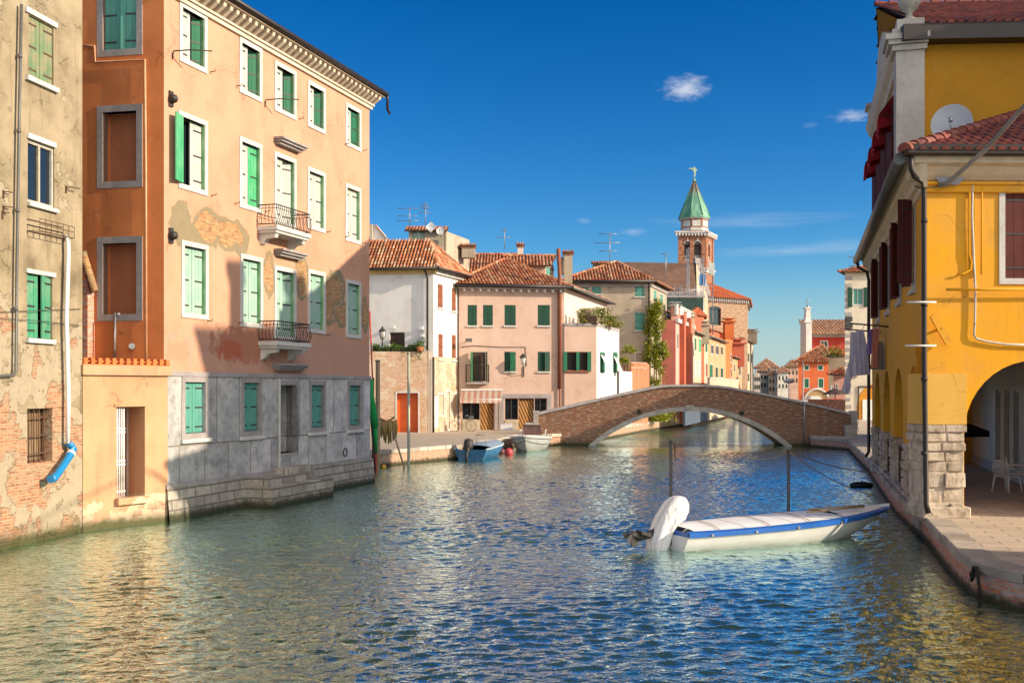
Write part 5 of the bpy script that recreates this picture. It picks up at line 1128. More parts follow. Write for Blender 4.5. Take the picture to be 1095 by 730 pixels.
# ------------------------------------------------------------ row of coloured houses on the left bank past the bridge
def P2r(px):   # facade plane x = -14.95+.31 d
    k = (px-CX)/FPX; d = -14.95/(k-.31); return Vector((k*d,d))
rd = Vector((.31,1)).normalized(); rn = Vector((-rd.y,rd.x))
def rowhouse(name,label,pxa,pxb,z1,mat,wins,depth=5,roof=1.0,front=None,zg=0.3,overh=.3,door=None,wk=None,mats=None):
    a = P2r(pxa); b = P2r(pxb); B = Bld(name,label,'house',[tuple(a),tuple(b),tuple(b+rn*depth),tuple(a+rn*depth)],zg,z1,mat,'coloured houses along the far left bank')
    for (x0,x1,yt,yb,kw) in wins: B.win_px(0,x0,x1,yt,yb,**{**dict(rev=.1,fr=.08),**kw})
    B.finish(); 
    if roof:
        m_ = MB(); L = B.ew(0)[2]; rr = roof
        tile_plane(m_,[(-.05,-overh,z1),(L+.05,-overh,z1),(L+.05,depth*.5,z1+rr),(-.05,depth*.5,z1+rr)],.3,.5)
        m_.build('roof',mats or [MT['tiles'],MT['tile_under']],B.root); m_ = MB(); m_.prism([(-overh+.1,z1-.02),(depth,z1-.02),(depth*.5,z1+rr-.05)],0.0,.12,axis='x'); m_.build('gable',mat,B.root)
        m_ = MB(); m_.tube([(-.1,-overh-.05,z1),(L+.1,-overh-.05,z1)],.1,6); m_.build('gutter',MT['gutter_grey'],B.root)
    return B
def rz_(px,py): p = P2r(px); return CAMH-(py-HZ)/FPX*p.y
M_rose = plaster('shaded_rose_render',(.60,.20,.17),(.55,.17,.15),dirt_amt=.15,streak=.15); M_rosel = plaster('light_rose_render',(.66,.36,.30),(.6,.32,.27),dirt_amt=.1,streak=.1)
M_cream = plaster('cream_render',(.58,.46,.33),(.52,.41,.29),dirt_amt=.2,streak=.2); M_apr = plaster('apricot_render',(.56,.34,.19),(.5,.29,.15),dirt_amt=.15,streak=.15); M_orr = plaster('burnt_orange_render',(.62,.17,.05),(.56,.14,.04),dirt_amt=.15); M_redw = plaster('brick_red_render',(.50,.13,.07),(.44,.12,.07),dirt_amt=.2)
G_ = dict(sh='closed',shm=MT['shut_dkgreen']); V_ = dict(sh='closed',shm=MT['shut_dkgreen2']); DK = dict(mull=True); BRN = dict(sh='closed',shm=MT['shut_brown'])
rh = rowhouse('rose_house','narrow rose pink house with white balustrade roof terrace, first of the coloured row',722.5,741,9.4,M_rosel,
    [(727.5,731,361,377,DK),(734.5,738,362,378,DK),(728,731,393,408,BRN),(734,738,394,408,BRN),(723.5,725.5,356,374,DK)],roof=0,depth=1.3)
fr_ = [c for c in rh.root.children if c.name.startswith('wall')][0]; fr_.data.materials.append(M_rose)  # darker rose copy puts the shade of the camera-facing end into the colour
for p in fr_.data.polygons:
    if abs(p.normal.x) > .7 and p.center.x < .05: p.material_index = 1
L = rh.ew(0)[2]
for x0_,x1_ in ((2.2,3.2),(6.4,7.6)):
    mb = MB(); mb.box((x0_,-.45,.3),(x1_,0,10.0)); rh.part('red_chimney_breast',mb,M_orr if 0 else M_redw,0)
mb = MB(); mb.box((-.1,-.25,9.2),(L+.1,0,9.55)); mb.box((-.1,-.1,9.9),(L,.1,10.7)); mb.box((-.1,-.14,10.7),(L,.14,10.82))
rh.part('balustrade',mb,MT['frame_white'],0)
def far_chimney(px,d,yt,yb,w,label,mat,top='box'):
    r = empty('chimney',(pw(px,d)[0],d,ray(px,yb,d).z),0,label,'chimney','chimneys of the coloured row'); h = ray(px,yt,d).z-ray(px,yb,d).z; mb = MB(); mb.box((-w/2,-w/2,0),(w/2,w/2,h*.8)); mb.build('stack',mat,r)
    mb = MB(); mb.box((-w*.7,-w*.7,h*.8),(w*.7,w*.7,h*.86)); mb.box((-w*.3,-w*.3,h*.86),(w*.3,w*.3,h*.95)); mb.box((-w*.6,-w*.6,h*.95),(w*.6,w*.6,h)); mb.build('chimney_pot',top if not isinstance(top,str) else mat,r); return r
far_chimney(722,96,323,345,.8,'rose chimney with metal cowl on the rose house terrace',M_rosel,MT['steel']); far_chimney(730,99,331,345,.7,'rose chimney with white pot on the rose house terrace',M_rosel,MT['white_plastic']); far_chimney(737,104,334,358,.9,'tall cream chimney between the rose house and the cream house',M_cream)
rowhouse('cream_house','cream house with white balcony and green shutters beside the rose house',741,757,rz_(749,358),M_cream,
    [(742.5,744.5,361,375,V_),(747,750.3,362,377,dict(sh=(0,0),shm=MT['shut_vivid'])),(754,756.3,365,377,V_),(743,745,384,403,dict(sh='closed',shm=MT['white_paint'])),(746.5,749,385,403,dict(sh='closed',shm=MT['white_paint'])),(751,753,386,403,BRN),(754.5,756.5,388,403,BRN)],roof=1.2)
rowhouse('apricot_house','apricot house with dark green shutters, third of the coloured row',757,776,rz_(766,363),M_apr,
    [(758.5,762,389,404,dict(sh='closed',shm=MT['shut_dkgreen2'])),(760,763,368,379,DK),(765,768.5,369,380,DK),(770.5,773,370,380,DK),(765,767.5,392,404,G_),(770.5,773,393,404,G_)],roof=1.6)
rowhouse('narrow_orange_house','narrow burnt orange house with a tall chimney breast in the coloured row',776,783,rz_(780,360),M_orr,[(781,782.3,378,388,DK),(781,782.3,394,404,DK)],roof=1.0)
rowhouse('yellow_row_house','pale yellow house with red chimney breasts before the end of the coloured row',783,793,rz_(788,383),M_apr,[(784.5,786,389,398,DK),(790,792,388,402,DK)],roof=.9)
rowhouse('end_cream_house','three storey cream house closing the coloured row nearest the open sky',793,805.5,rz_(800,365),M_cream,[(794.6,796.8,376,386,G_),(799,801,377,387,G_),(794.6,796.8,398,408,G_),(799,801,399,408,G_),(803,804.3,378,388,G_)],roof=.8)
b_ = P2r(733); 
far_chimney(779,128,310+30,362,1.1,'tall orange chimney rising from the narrow orange house',M_orr); far_chimney(788.5,150,362,392,1.6,'stout red chimney breast on the pale yellow row house',M_redw); far_chimney(803,170,352,368,1.6,'grey square chimney on the end cream house',M_beige); far_chimney(753.5,112,343,368,.8,'grey flue rising in front of the red roof of the row',M_beige)
rw = Bld('red_back_house','long brick red house rising behind the coloured row below the church','house',[pw(739,118),pw(778,140),(26,150),(14,128)],.6,10.2,M_redw); rw.skip.update(()); rw.finish(cap=False); a,b = Vector(pw(739,118)),Vector(pw(778,140)); n__ = Vector((-(b-a).y,(b-a).x)).normalized()
shed(rw,[(a.x-.3,a.y,ray(739,342,118).z),(b.x,b.y,ray(778,362,140).z),(b.x+n__.x*4,b.y+n__.y*4,ray(778,362,140).z+1.6),(a.x+n__.x*4,a.y+n__.y*4,ray(739,342,118).z+1.6)],.35,.5)
rb = Bld('red_roof_block','small red tiled roof block beside the scaffolding behind the rose house','house',[pw(739,110),pw(753,112),(pw(753,116)[0],116),(pw(739,114)[0],114)],3,rz_(745,348)+1.2,M_redw); rb.finish(cap=False); hip_roof(rb,rz_(745,348)+1.2,over=.4,rise=.9,ends=(.5,.5),tw=.3,tl=.5,mats=[MT['tiles_red'],MT['tile_under']])
dm = Bld('dark_dormer_block','dark brown attic block with white dormers above the end of the coloured row','attic',[pw(785,160),pw(797,160),(pw(797,165)[0],165),(pw(785,165)[0],165)],3,ray(790,354,160).z,M_redw); dm.win_px(0,787,790,357,364,fr=.15); dm.win_px(0,792.5,795.5,358,365,fr=.15); dm.finish(cap=False); hip_roof(dm,ray(790,354,160).z,over=.5,rise=1.0,tw=.35,tl=.5)
# balconies of the row: long cream parapet below the windows
for a_,b_,yt,yb,mt,nm,lb in ((712,739,412,425,MT['shut_teal'],'blue_fence','blue grey board fence at the foot of the rose house, behind the bridge'),(741,776,404.5,414,MT['frame_white'],'stone_parapet','pale stone parapet below the cream and apricot houses')):
    p,q = P2r(a_),P2r(b_); m_ = (q-p).normalized(); o_n = Vector((m_.y,-m_.x)); p_ = p+o_n*1.6; q_ = q+o_n*1.6
    e_ = empty(nm,(p_.x,p_.y,0.3),atan2(m_.y,m_.x),lb,'fence' if 'fence' in nm else 'parapet'); mb = MB(); L = (q_-p_).length; zt = rz_((a_+b_)/2,yt); mb.box((0,0,0),(L,.2,zt-.3-.1)); mb.build('panel',paint('blue_grey_boards',(.07,.095,.13),.7) if 'fence' in nm else M_cream,e_); mb = MB(); mb.box((0,-.06,zt-.4),(L,.26,zt-.3)); mb.build('rail',MT['frame_white'] if 'stone' in nm else MT['gutter_grey'],e_)

# ------------------------------------------------------------ church, tower, scaffolding
M_cb = brickmat('church_brick',(.36,.13,.065),(.30,.115,.065),(.30,.2,.13),.5,.14,.35,pale=(.5,.3,.2)); M_cb2 = brickmat('apse_brick',(.36,.22,.13),(.32,.2,.13),(.36,.28,.2),.5,.14,.5)
d_t = 160; x0,x1 = pw(725,d_t)[0],pw(754.5,d_t)[0]; x2 = pw(762.5,d_t+4)[0]; zcor = ray(740,249.5,d_t).z
tw = Bld('bell_tower','brick church bell tower with green pointed spire and weathervane','bell tower',[(x0,d_t),(x1,d_t),(x2+.0,d_t+3.9),(x0+1,d_t+4.2)],.6,zcor,M_cb)
zb0 = ray(740,280,d_t).z
Z = lambda y: ray(740,y,d_t).z
# belfry openings
for i,cs in ((0,(735.3,745.8)),(1,(758.3,))):
    for c in cs:
        s_ = tw.at(i,c,262)[0]; hw = .50 if i == 0 else .38; tw.win(i,s_-hw,s_+hw,Z(277.5),Z(261.5),fr=0,rev=.5,pane=MT['iron'],name='belfry_opening',frm=M_cb)
tw.finish()
for i,cs in ((0,(735.3,745.8)),(1,(758.3,))):
    for c in cs:
        s_ = tw.at(i,c,262)[0]; hw = .50 if i == 0 else .38; mb = MB(); a_ = [(s_+hw*cos(pi*k/10),Z(261.5)+hw*sin(pi*k/10)) for k in range(11)]; mb.prism(a_,-.02,.02,axis='y'); tw.part('arch_void',mb,MT['iron'],i)
        mb = MB(); pts_ = [(s_+hw*1.12*cos(pi*k/10),-.05,Z(261.5)+hw*1.12*sin(pi*k/10)) for k in range(11)]; mb.tube(pts_,.05,4); mb.box((s_-.1,-.1,Z(261.5)+hw),(s_+.12,0,Z(261.5)+hw+.35)); tw.part('arch_ring',mb,MT['frame_white'],i)
        mb = MB(); mb.box((s_-hw-.03,-.06,Z(278.4)),(s_+hw+.03,.05,Z(277.5))); 
        for k in range(4): mb.tube([(s_-hw+.15+k*hw*.57,0.1,Z(277.5)),(s_-hw+.15+k*hw*.57,.1,Z(273))],.05,4)
        tw.part('balustrade',mb,MT['frame_white'],i)
for i in (0,1):
    L = tw.ew(i)[2]; mb = MB(); mb.box((-.55,-.55,Z(249)),(L+.55,0,Z(247.5))); mb.box((-.35,-.35,Z(251)),(L+.35,0,Z(249)))
    for k in range(11): x = -.3+(L+.6)*k/10; mb.box((x-.1,-.5,Z(252.5)),(x+.1,0,Z(249)))
    tw.part('cornice',mb,MT['frame_white'],i)
    mb = MB(); mb.box((-.25,-.3,Z(288)),(L+.3,0,Z(286.5))); mb.box((-.15,-.15,Z(291)),(L+.15,0,Z(288))); tw.part('string_course',mb,MT['frame_white'],i)
    for x in ((.3,L-.3,L/2) if i == 0 else (.3,L-.3)):
        mb = MB(); mb.box((x-.3,-.10,.6),(x+.3,0,Z(252.6))); tw.part('pilaster',mb,M_cb,i)
c_ = sum((Vector((p.x,p.y,0)) for p in tw.pts),Vector())/4; Mc = tw.inv @ T((c_.x,c_.y,0)) @ RZ(radians(22.5))
r8 = 2.08
mb = MB(); mb.lathe([(r8,Z(249)),(r8,Z(232.5))],8,smooth=False); mb.build('octagonal_drum',M_cb,tw.root,Mc)
mb = MB(); mb.lathe([(r8+.06,Z(246)),(r8+.06,Z(243))],8,smooth=False); mb.lathe([(r8+.15,Z(233.5)),(r8+.3,Z(232))],8,smooth=False); mb.build('drum_band',MT['frame_white'],tw.root,Mc)
mb = MB()
for k in range(8):
    a = 2*pi*(k+.5)/8; R_8 = r8*cos(pi/8); Mk = RZ(a); mb.box((R_8-.02,-.62,Z(241.5)),(R_8+.05,.62,Z(235)),0,Mk)
mb.build('white_panel',MT['frame_white'],tw.root,Mc)
def copper():
    t = NT('green_copper').coords(); n = t.noise(t.vm('MULTIPLY',t.obj,(1,1,.25)),1.6,5); c = t.mix(t.step(n,.4,.62),(.07,.23,.15),(.18,.36,.24)); c = t.mix(t.step(t.z,Z(212),Z(197),0,.8),c,(.16,.09,.06)); return t.done(c,.6)
mb = MB(); mb.lathe([(r8+.42,Z(232.3)),(r8+.3,Z(230)),(.15,Z(191))],8,smooth=False)
for k in range(8):
    a = 2*pi*k/8; mb.tube([((r8+.34)*cos(a),(r8+.34)*sin(a),Z(230)),(.15*cos(a),.15*sin(a),Z(191))],.07,4)
mb.build('spire',copper(),tw.root,Mc)
mb = MB(); mb.lathe([(.16,Z(191)),(.28,Z(190)),(.1,Z(189))],8); mb.tube([(0,0,Z(189)),(0,0,Z(186))],.08,6)
# winged figure silhouette with thickness
fig = [(-.12,0),(.15,0),(.22,.8),(.35,1.1),(.55,1.0),(.28,1.35),(.12,1.5),(.1,1.72),(-.08,1.74),(-.1,1.5),(-.5,1.55),(-.95,1.35),(-.5,1.28),(-.15,1.0),(-.02,.5)]
mb.prism([(x,Z(186)+z*.85) for x,z in fig],-.12,.12,axis='y'); mb.build('weathervane',paint('pale_verdigris',(.34,.46,.34),.7),tw.root,tw.inv @ T((c_.x,c_.y,0)))
# nave
n0,n1 = pw(650,132),pw(735,132); M_nave = M_beige
nv = Bld('church_nave','long brown tiled church roof left of the bell tower','church',[n0,pw(745,136),(pw(745,150)[0],150),(n0[0],150)],.6,ray(700,309,132).z,M_cb2); nv.finish(cap=False)
zr = ray(700,280.5,142).z; ze = ray(700,311,131.5).z
shed(nv,[(n0[0],131.5,ze),(pw(746,135)[0],135.5,ze),(pw(744.5,143)[0],143,zr),(n0[0],141,zr)],.42,.6,mats=[MT['tiles_far'],MT['tile_under']])
mb = MB(); e0 = nv.loc(pw(746,135)[0],135.6,ze); e1 = nv.loc(pw(744.5,143)[0],143,zr+.3); e2 = nv.loc(pw(757,150)[0],150,ray(757,318,150).z); mb.add([e0,e1,e2,nv.loc(pw(746,135)[0],135.6,4),nv.loc(pw(757,150)[0],150,4)],[(0,3,4,2),(0,2,1)]); mb.build('facade',plaster('pale_church_front',(.55,.42,.3),brick=.5,dirt_amt=.5),nv.root)
# steps of the gable
mb = MB()
for k in range(7): f = k/7; p = e1.lerp(e2,f); mb.box((p.x-.3,p.y-.3,p.z-.4),(p.x+.5,p.y+.3,p.z+.35))
mb.build('gable_coping',MT['frame_grey'],nv.root)
# scaffolding
sf = empty('scaffolding',(pw(713,127)[0],127,GL),0,'metal scaffolding with dark green netting in front of the church roof','scaffolding'); w_ = pw(752,127)[0]-pw(713,127)[0]; h1 = ray(730,316,127).z-GL; mb = MB()
for k in range(6):
    x = w_*k/5
    for y in (0,1.4): mb.tube([(x,y,0),(x,y,h1+(1.2 if k < 5 else 4.5)+(k==3)*4.5)],.07,5)
for z in (h1*.4,h1*.6,h1*.8,h1,h1+.7):
    for y in (0,1.4): mb.tube([(0,y,z),(w_,y,z)],.06,5)
for k in range(3): mb.tube([(w_-.3,0,h1+k*1.3),(w_+1.4,1.5,h1+k*1.3)],.06,5); mb.tube([(w_+1.4,1.5,0),(w_+1.4,1.5,h1+4)],.06,5)
mb.build('poles',MT['steel'],sf); mb = MB(); mb.box((0,-.08,h1-5.6),(w_,-.04,h1-.3)); mb.build('netting',paint('dark_green_net',(.02,.06,.05),.8,.4),sf); mb = MB(); mb.box((-.2,-.1,h1-.2),(w_+.2,1.5,h1+.05)); 
for k in range(24): x = w_*k/24; mb.box((x,-.12,h1+.1),(x+w_/40,-.08,h1+.4))
mb.build('deck',MT['steel'],sf); 
for k,(a_,c__,z_) in enumerate(((w_-.1,(.05,.2,.5),h1+1.2),(w_+1.0,(.5,.55,.5),h1+2.6))):
    mb = MB(); mb.box((a_-.35,0,z_),(a_+.35,.1,z_+1.3)); mb.build('tarpaulin',paint('scaffold_sheet_%s'%'ab'[k],c__,.6),sf)
# apse building
ap = Bld('church_apse','square brick church wing with red hip roof and one large dark window','church',[pw(748,150),pw(799,156),(pw(800,170)[0],170),(pw(750,168)[0],168)],.6,ray(775,319,153).z,M_cb2)
ap.win_px(0,758.5,771,329.5,347.5,rev=.3,pane=MT['glass'],mull=MT['iron'],frm=MT['iron']); ap.finish()
mb = MB(); s0,z1 = ap.at(0,758.5,329.5); s1,_ = ap.at(0,771,329.5); mb.prism([( (s0+s1)/2+(s1-s0)/2*cos(pi*k/8), z1+.35*sin(pi*k/8)) for k in range(9)],-.02,.02,axis='y'); ap.part('window_head',mb,MT['glass'],0)
hip_roof(ap,ray(775,318.5,153).z,over=.7,rise=2.7,ends=(.15,.42),tw=.45,tl=.6,mats=[MT['tiles_red'],MT['tile_under']])
for i in (0,1):
    L = ap.ew(i)[2]; mb = MB(); zz = ray(775,319,153).z
    for k in range(26): x = L*(k+.5)/26; mb.box((x-.09,-.35,zz-.55),(x+.09,0,zz-.1))
    ap.part('corbel_table',mb,MT['frame_grey'],i)
# ------------------------------------------------------------ yellow arcade house
M_yel = plaster('saffron_yellow_render',(.80,.37,.014),(.70,.345,.045),dirt=(.42,.24,.05),dirt_amt=.5,streak=.5,bump=.2)
M_yelp = plaster('paler_yellow_render',(.74,.44,.10),(.70,.40,.08),dirt=(.5,.3,.06),dirt_amt=.1,streak=.08,bump=.2)
M_rub = stone('rough_rubble_stone',(.74,.63,.50),(.50,.40,.29),.85,blocks=None,bump=2.0,tint=(.3,.2,.11),rough_scale=5)
M_rubb = stone('dressed_pier_blocks',(.56,.50,.42),(.42,.36,.28),.5,blocks=(.62,.36,.02),bump=.9,mort=(.2,.15,.1),rough_scale=6,tint=(.34,.24,.13))
Yf = Vector((13.73,41.0)); Yn = Vector((8.95,23.3)); Yr = Vector((21.0,23.5)); Yb = Vector((26.2,40.2))
yh = Bld('yellow_arcade_house','saffron yellow arcaded house with stone piers and wine red shutters on the right quay','house',[tuple(Yf),tuple(Yn),tuple(Yr),tuple(Yb)],GR,8.3,M_yel)
LS = yh.ew(0)[2]; LF = yh.ew(1)[2]
def dside(d): return (Yf.y-d)*LS/(Yf.y-Yn.y)
ZA = 4.35
def arcwall(mb,M,s0,s1,z0,z1,arches,thick,nseg=20,zsplit=None):
    xs = [s0]; 
    for c,hw,zc,rise in arches:
        xs += [c-hw*cos(pi*k/nseg) for k in range(nseg+1)]
    xs.append(s1); xs = sorted(set(round(x,5) for x in xs if s0-1e-6 <= x <= s1+1e-6))
    def low(x):
        for c,hw,zc,rise in arches:
            if abs(x-c) < hw-1e-5: return zc+rise*sqrt(max(0,1-((x-c)/hw)**2)), True
            if abs(x-c) < hw+1e-4: return zc, True
        return z0, False
    for a,b in zip(xs,xs[1:]):
        m_ = (a+b)/2; ins = any(abs(m_-c) < hw for c,hw,zc,rise in arches)
        if ins:
            za,zb = low(a)[0],low(b)[0]
            for y,fl in ((0,False),(thick,True)):
                q = [(a,y,za),(b,y,zb),(b,y,z1),(a,y,z1)]; mb.add(q[::-1] if fl else q,[(0,1,2,3)],0,M)
            mb.add([(a,0,za),(a,thick,za),(b,thick,zb),(b,0,zb)],[(0,1,2,3)],0,M)
        else:
            for y,fl in ((0,False),(thick,True)):
                q = [(a,y,z0),(b,y,z0),(b,y,z1),(a,y,z1)]; mb.add(q[::-1] if fl else q,[(0,1,2,3)],0,M)
    for c,hw,zc,rise in arches:
        for sx in (-1,1):
            x = c+sx*hw; q = [(x,0,z0),(x,thick,z0),(x,thick,zc),(x,0,zc)]; mb.add(q if sx < 0 else q[::-1],[(0,1,2,3)],0,M)
arches_s = [(dside(d),1.42*LS/(Yf.y-Yn.y)*.98,2.5,1.45) for d in (25.75,29.8,33.9,38.1)]
mb = MB(); TH = .55
ZPS = 1.98
arcwall(mb,yh.E(0),0,LS-0.17,ZPS,ZA,arches_s,TH); mb.quad((LS-.17,0,ZPS),(LS,0,ZPS),(LS,0,ZA),(LS-.17,0,ZA),0,yh.E(0))
af = [(2.38,1.53,2.4,1.6),(6.6,1.53,2.4,1.6),(10.2,1.2,2.4,1.5)]
arcwall(mb,yh.E(1),0,LF,GR+.03,ZA,af,TH)
for i in (0,1,2):
    pass
# first-floor walls; window holes
WS = dict(shm=MT['shut_wine'],fr=.11,rev=.2,sill=False)
for d,ang in ((25.6,(150,95)),(29.3,(152,140)),(33.2,(150,145)),(37.4,(150,140))):
    s_ = dside(d); yh.win(0,s_-.33,s_+.33,5.85,7.85,sh=ang,pane=MT['glass'],mull=True,sillm=MT['frame_white'],**{**WS,'sill':True})
s0,_ = yh.at(1,1067.5,250); zt = yh.at(1,1080,196.5)[1]; zb = yh.at(1,1080,303.5)[1]
yh.win(1,s0+.14,s0+1.36,zb+.12,zt-.12,fr=.13,rev=.16,sh='closed',shm=MT['shut_wine'],frm=MT['frame_white'])
yh.win(1,s0+4.2,s0+5.4,zb+.12,zt-.12,fr=.13,rev=.16,sh='closed',shm=MT['shut_wine'],frm=MT['frame_white'])
for i in (0,1,2,3): yh.ranges[i] = ((ZA if i < 2 else GR),8.3)
yh.mb.v += mb.v and []
base_n = len(yh.mb.v)
for f_,m_,sm_ in zip(mb.f,mb.m,mb.sm): yh.mb.f.append([k+base_n for k in f_]); yh.mb.m.append(m_); yh.mb.sm.append(sm_)
yh.mb.v += mb.v
# ceiling of the portico
yh.mb.add([yh.E(0)@Vector(p) for p in ((0,.05,ZA-.1),(LS-.1,.05,ZA-.1),(LS-1.2,3.7,ZA-.1),(0,3.7,ZA-.1))],[(0,1,2,3)])
yh.finish()
# stone piers along the canal
Ms = yh.E(0)
edges = [0]+[v for c,hw,_,_ in arches_s[::-1] for v in (c-hw,c+hw)]+[LS]
def pier(M,x0,x1,y0,y1,z0,z1,name='pier',mat=None,blocks=True):
    mb = MB(); z = z0; r = random.Random(int(x0*100)+5)
    mb.box((x0+.03,y0+.03,z0),(x1-.03,y1-.03,z1-.002))
    while z < z1-.05:
        h = min(r.uniform(.2,.36),z1-z); nb = max(1,int((x1-x0)/.42)); cuts = sorted([x0]+[x0+(x1-x0)*(k+r.uniform(-.22,.22))/nb for k in range(1,nb)]+[x1])
        for a,b in zip(cuts,cuts[1:]):
            j = [r.uniform(-.055,.035) for _ in range(8)]; g = .017
            for ya,yb in ((y0,y1),):
                vs = [(a+g+(j[0] if a==x0 else 0),ya+j[1],z+g),(b-g+(j[2] if b==x1 else 0),ya+j[3],z+g),(b-g+(j[2] if b==x1 else 0),yb+j[4],z+g),(a+g+(j[0] if a==x0 else 0),yb+j[5],z+g)]
                mb.add(vs+[(x+r.uniform(-.012,.012),y+r.uniform(-.015,.015),z+h-g) for x,y,_ in vs],[(0,3,2,1),(4,5,6,7),(0,1,5,4),(1,2,6,5),(2,3,7,6),(3,0,4,7)])
        z += h
    o = mb.build(name,mat or M_rub,yh.root,M); bv = o.modifiers.new('bevel','BEVEL'); bv.width = .018; bv.segments = 2; bv.limit_method = 'ANGLE'; return o
for a,b in zip(edges[0::2],edges[1::2]):
    if b > LS-1.5: b = LS-.0
    if b-a < .2: continue
    if b >= LS-.01: continue
    pier(Ms,a+.03,b-.03,-.02,TH+.02,GR-.35,ZPS)
cw = .93
o = pier(yh.E(1),-.03,cw-.06,-.05,.95,GR-.02,2.62)
mb = MB(); mb.box((-.1,-.14,GR-.02),(cw+.02,1.02,GR+.24)); o = mb.build('plinth',M_rub,yh.root,yh.E(1)); bv=o.modifiers.new('b','BEVEL'); bv.width=.03
# paler pier render proud of the wall
mb = MB(); mb.box((-.035,-.045,2.62),(cw-.04,.9,3.72)); yh.part('pier_render',mb,M_yelp,1)
# low wall between piers along canal, with railings
for k,(c,hw,_,_) in enumerate(arches_s):
    mb = MB(); mb.box((c-hw-.02,-.03,GR-.4),(c+hw+.02,.42,GR+.0+.12)); o=mb.build('threshold',M_coping,yh.root,Ms)
    if k in (1,2,3):
        mb = MB(); zt_ = GR+1.15
        for zz in (zt_,GR+.3): mb.tube([(c-hw,.12,zz),(c+hw,.12,zz)],.018,6)
        n=14
        for q in range(1,n): x = c-hw+2*hw*q/n; mb.tube([(x,.12,GR+.12),(x,.12,zt_)],.012,5)
        mb.build('railing',MT['rust'],yh.root,Ms)
# portico back wall, shopfront
M_shop = plaster('cream_shop_wall',(.78,.72,.62),(.72,.66,.56),dirt_amt=.2)
sh_ = Bld.__new__(Bld); sh_.__dict__.update(dict(yh.__dict__)); sh_.holes={}; sh_.mb=MB()
nI = Vector((yh.ew(0)[3].y*-1,yh.ew(0)[3].x,0)); off=3.65
sh_.pts=[yh.pts[0]+nI*off,yh.pts[1]+nI*off]+yh.pts[2:]
for d in (25.4,26.9,28.6,30.0,31.4,34.2,35.7,37.2):
    s_ = dside(d)+1.0; sh_.win(0,s_-.46,s_+.46,GR+.35,3.35,fr=.09,rev=.12,mull=MT['white_paint'],frm=MT['white_paint'],name='shop_window')
sh_.panel(0,-1,LS-1.2,GR,ZA-.1,sh_.holes[0]); sh_.mb.build('portico_wall',M_shop,yh.root)
mb = MB(); mb.box((-1,-.05,GR),(LS-1.2,0,GR+.3)); mb.build('skirting',MT['frame_white'],yh.root,sh_.E(0))
# pilaster strips, cornice, gutters
def cornice(i,L,z,mat,x0=-.3,x1=.3):
    mb = MB(); prof = [(0,z-.62),(-.06,z-.6),(-.08,z-.5),(-.16,z-.46),(-.2,z-.34),(-.33,z-.22),(-.36,z-.06),(-.42,z-.02),(-.42,z+.04),(0,z+.04)]
    mb.prism(prof,x0,L+x1,axis='x'); return yh.part('cornice',mb,mat,i)
M_corn = stone('cream_sandstone_cornice',(.62,.50,.34),(.54,.43,.29),.25,bump=.15)
cornice(0,LS,8.3,M_corn,-.0,.42); 
mb = MB(); prof=[(0,7.62),(-.07,7.64),(-.07,7.78),(-.12,7.8),(-.12,7.86),(0,7.86)]; mb.prism(prof,0,LF,axis='x'); yh.part('yellow_moulding',mb,M_yel,1)
mb = MB(); prof=[(0,7.86),(-.1,7.88),(-.2,7.98),(-.3,8.14),(-.42,8.2),(-.42,8.34),(0,8.34)]; mb.prism(prof,-.4,LF,axis='x'); yh.part('cornice',mb,M_corn,1)
mb = MB(); mb.tube([(-.3,-.56,8.3),(LS+.5,-.56,8.3)],.13,12); o=yh.part('gutter',mb,MT['gutter_grey'],0)
mb = MB(); mb.prism([(-.45,8.34),(-.62,8.36),(-.64,8.55),(-.42,8.55)],-.62,LF,axis='x'); yh.part('gutter',mb,MT['gutter'],1)
# downpipes: near corner and far end
zsp=8.2; mb = MB(); mb.tube([(-.5,-.5,8.35),(-.5,-.48,8.05),(-.38,-.38,7.9),(-.12,-.2,7.82),(-.08,-.14,7.6),(-.07,-.13,4.0),(-.03,-.14,GR+.3),(.0,-.2,GR+.12)],.055,10)
for z in (7.0,5.2,3.6,2.0): mb.tube([(-.07,-.13,z-.04),(-.07,-.13,z+.04)],.07,10)
yh.part('downpipe',mb,MT['gutter'],1)
mb = MB(); mb.tube([(.1,-.56,8.25),(.1,-.5,8.0),(.25,-.2,7.8),(.28,-.14,7.5),(.28,-.14,1.0),(.28,-.25,.8)],.06,8); yh.part('downpipe',mb,MT['gutter'],0)
# low hip roof at the corner
H0 = Vector((8.42,22.75)); zE=8.42
mb = MB(); apex=(14.1,28.7,10.85); yf0=(8.3,22.7,zE); yfR=(21.2,22.9,zE); 
P_=[yh.loc(*p) for p in (yf0,yfR,(21.2,28.7,10.95),apex)]; tile_plane(mb,P_,.24,.42); P_=[yh.loc(*p) for p in ((9.85,28.7,zE),yf0,apex)]
tile_plane(mb,P_,.24,.42); ridge_tiles(mb,yh.loc(*yf0),yh.loc(*apex),.15,.45); mb.build('roof',[MT['tiles_dark'],MT['tile_under']],yh.root)
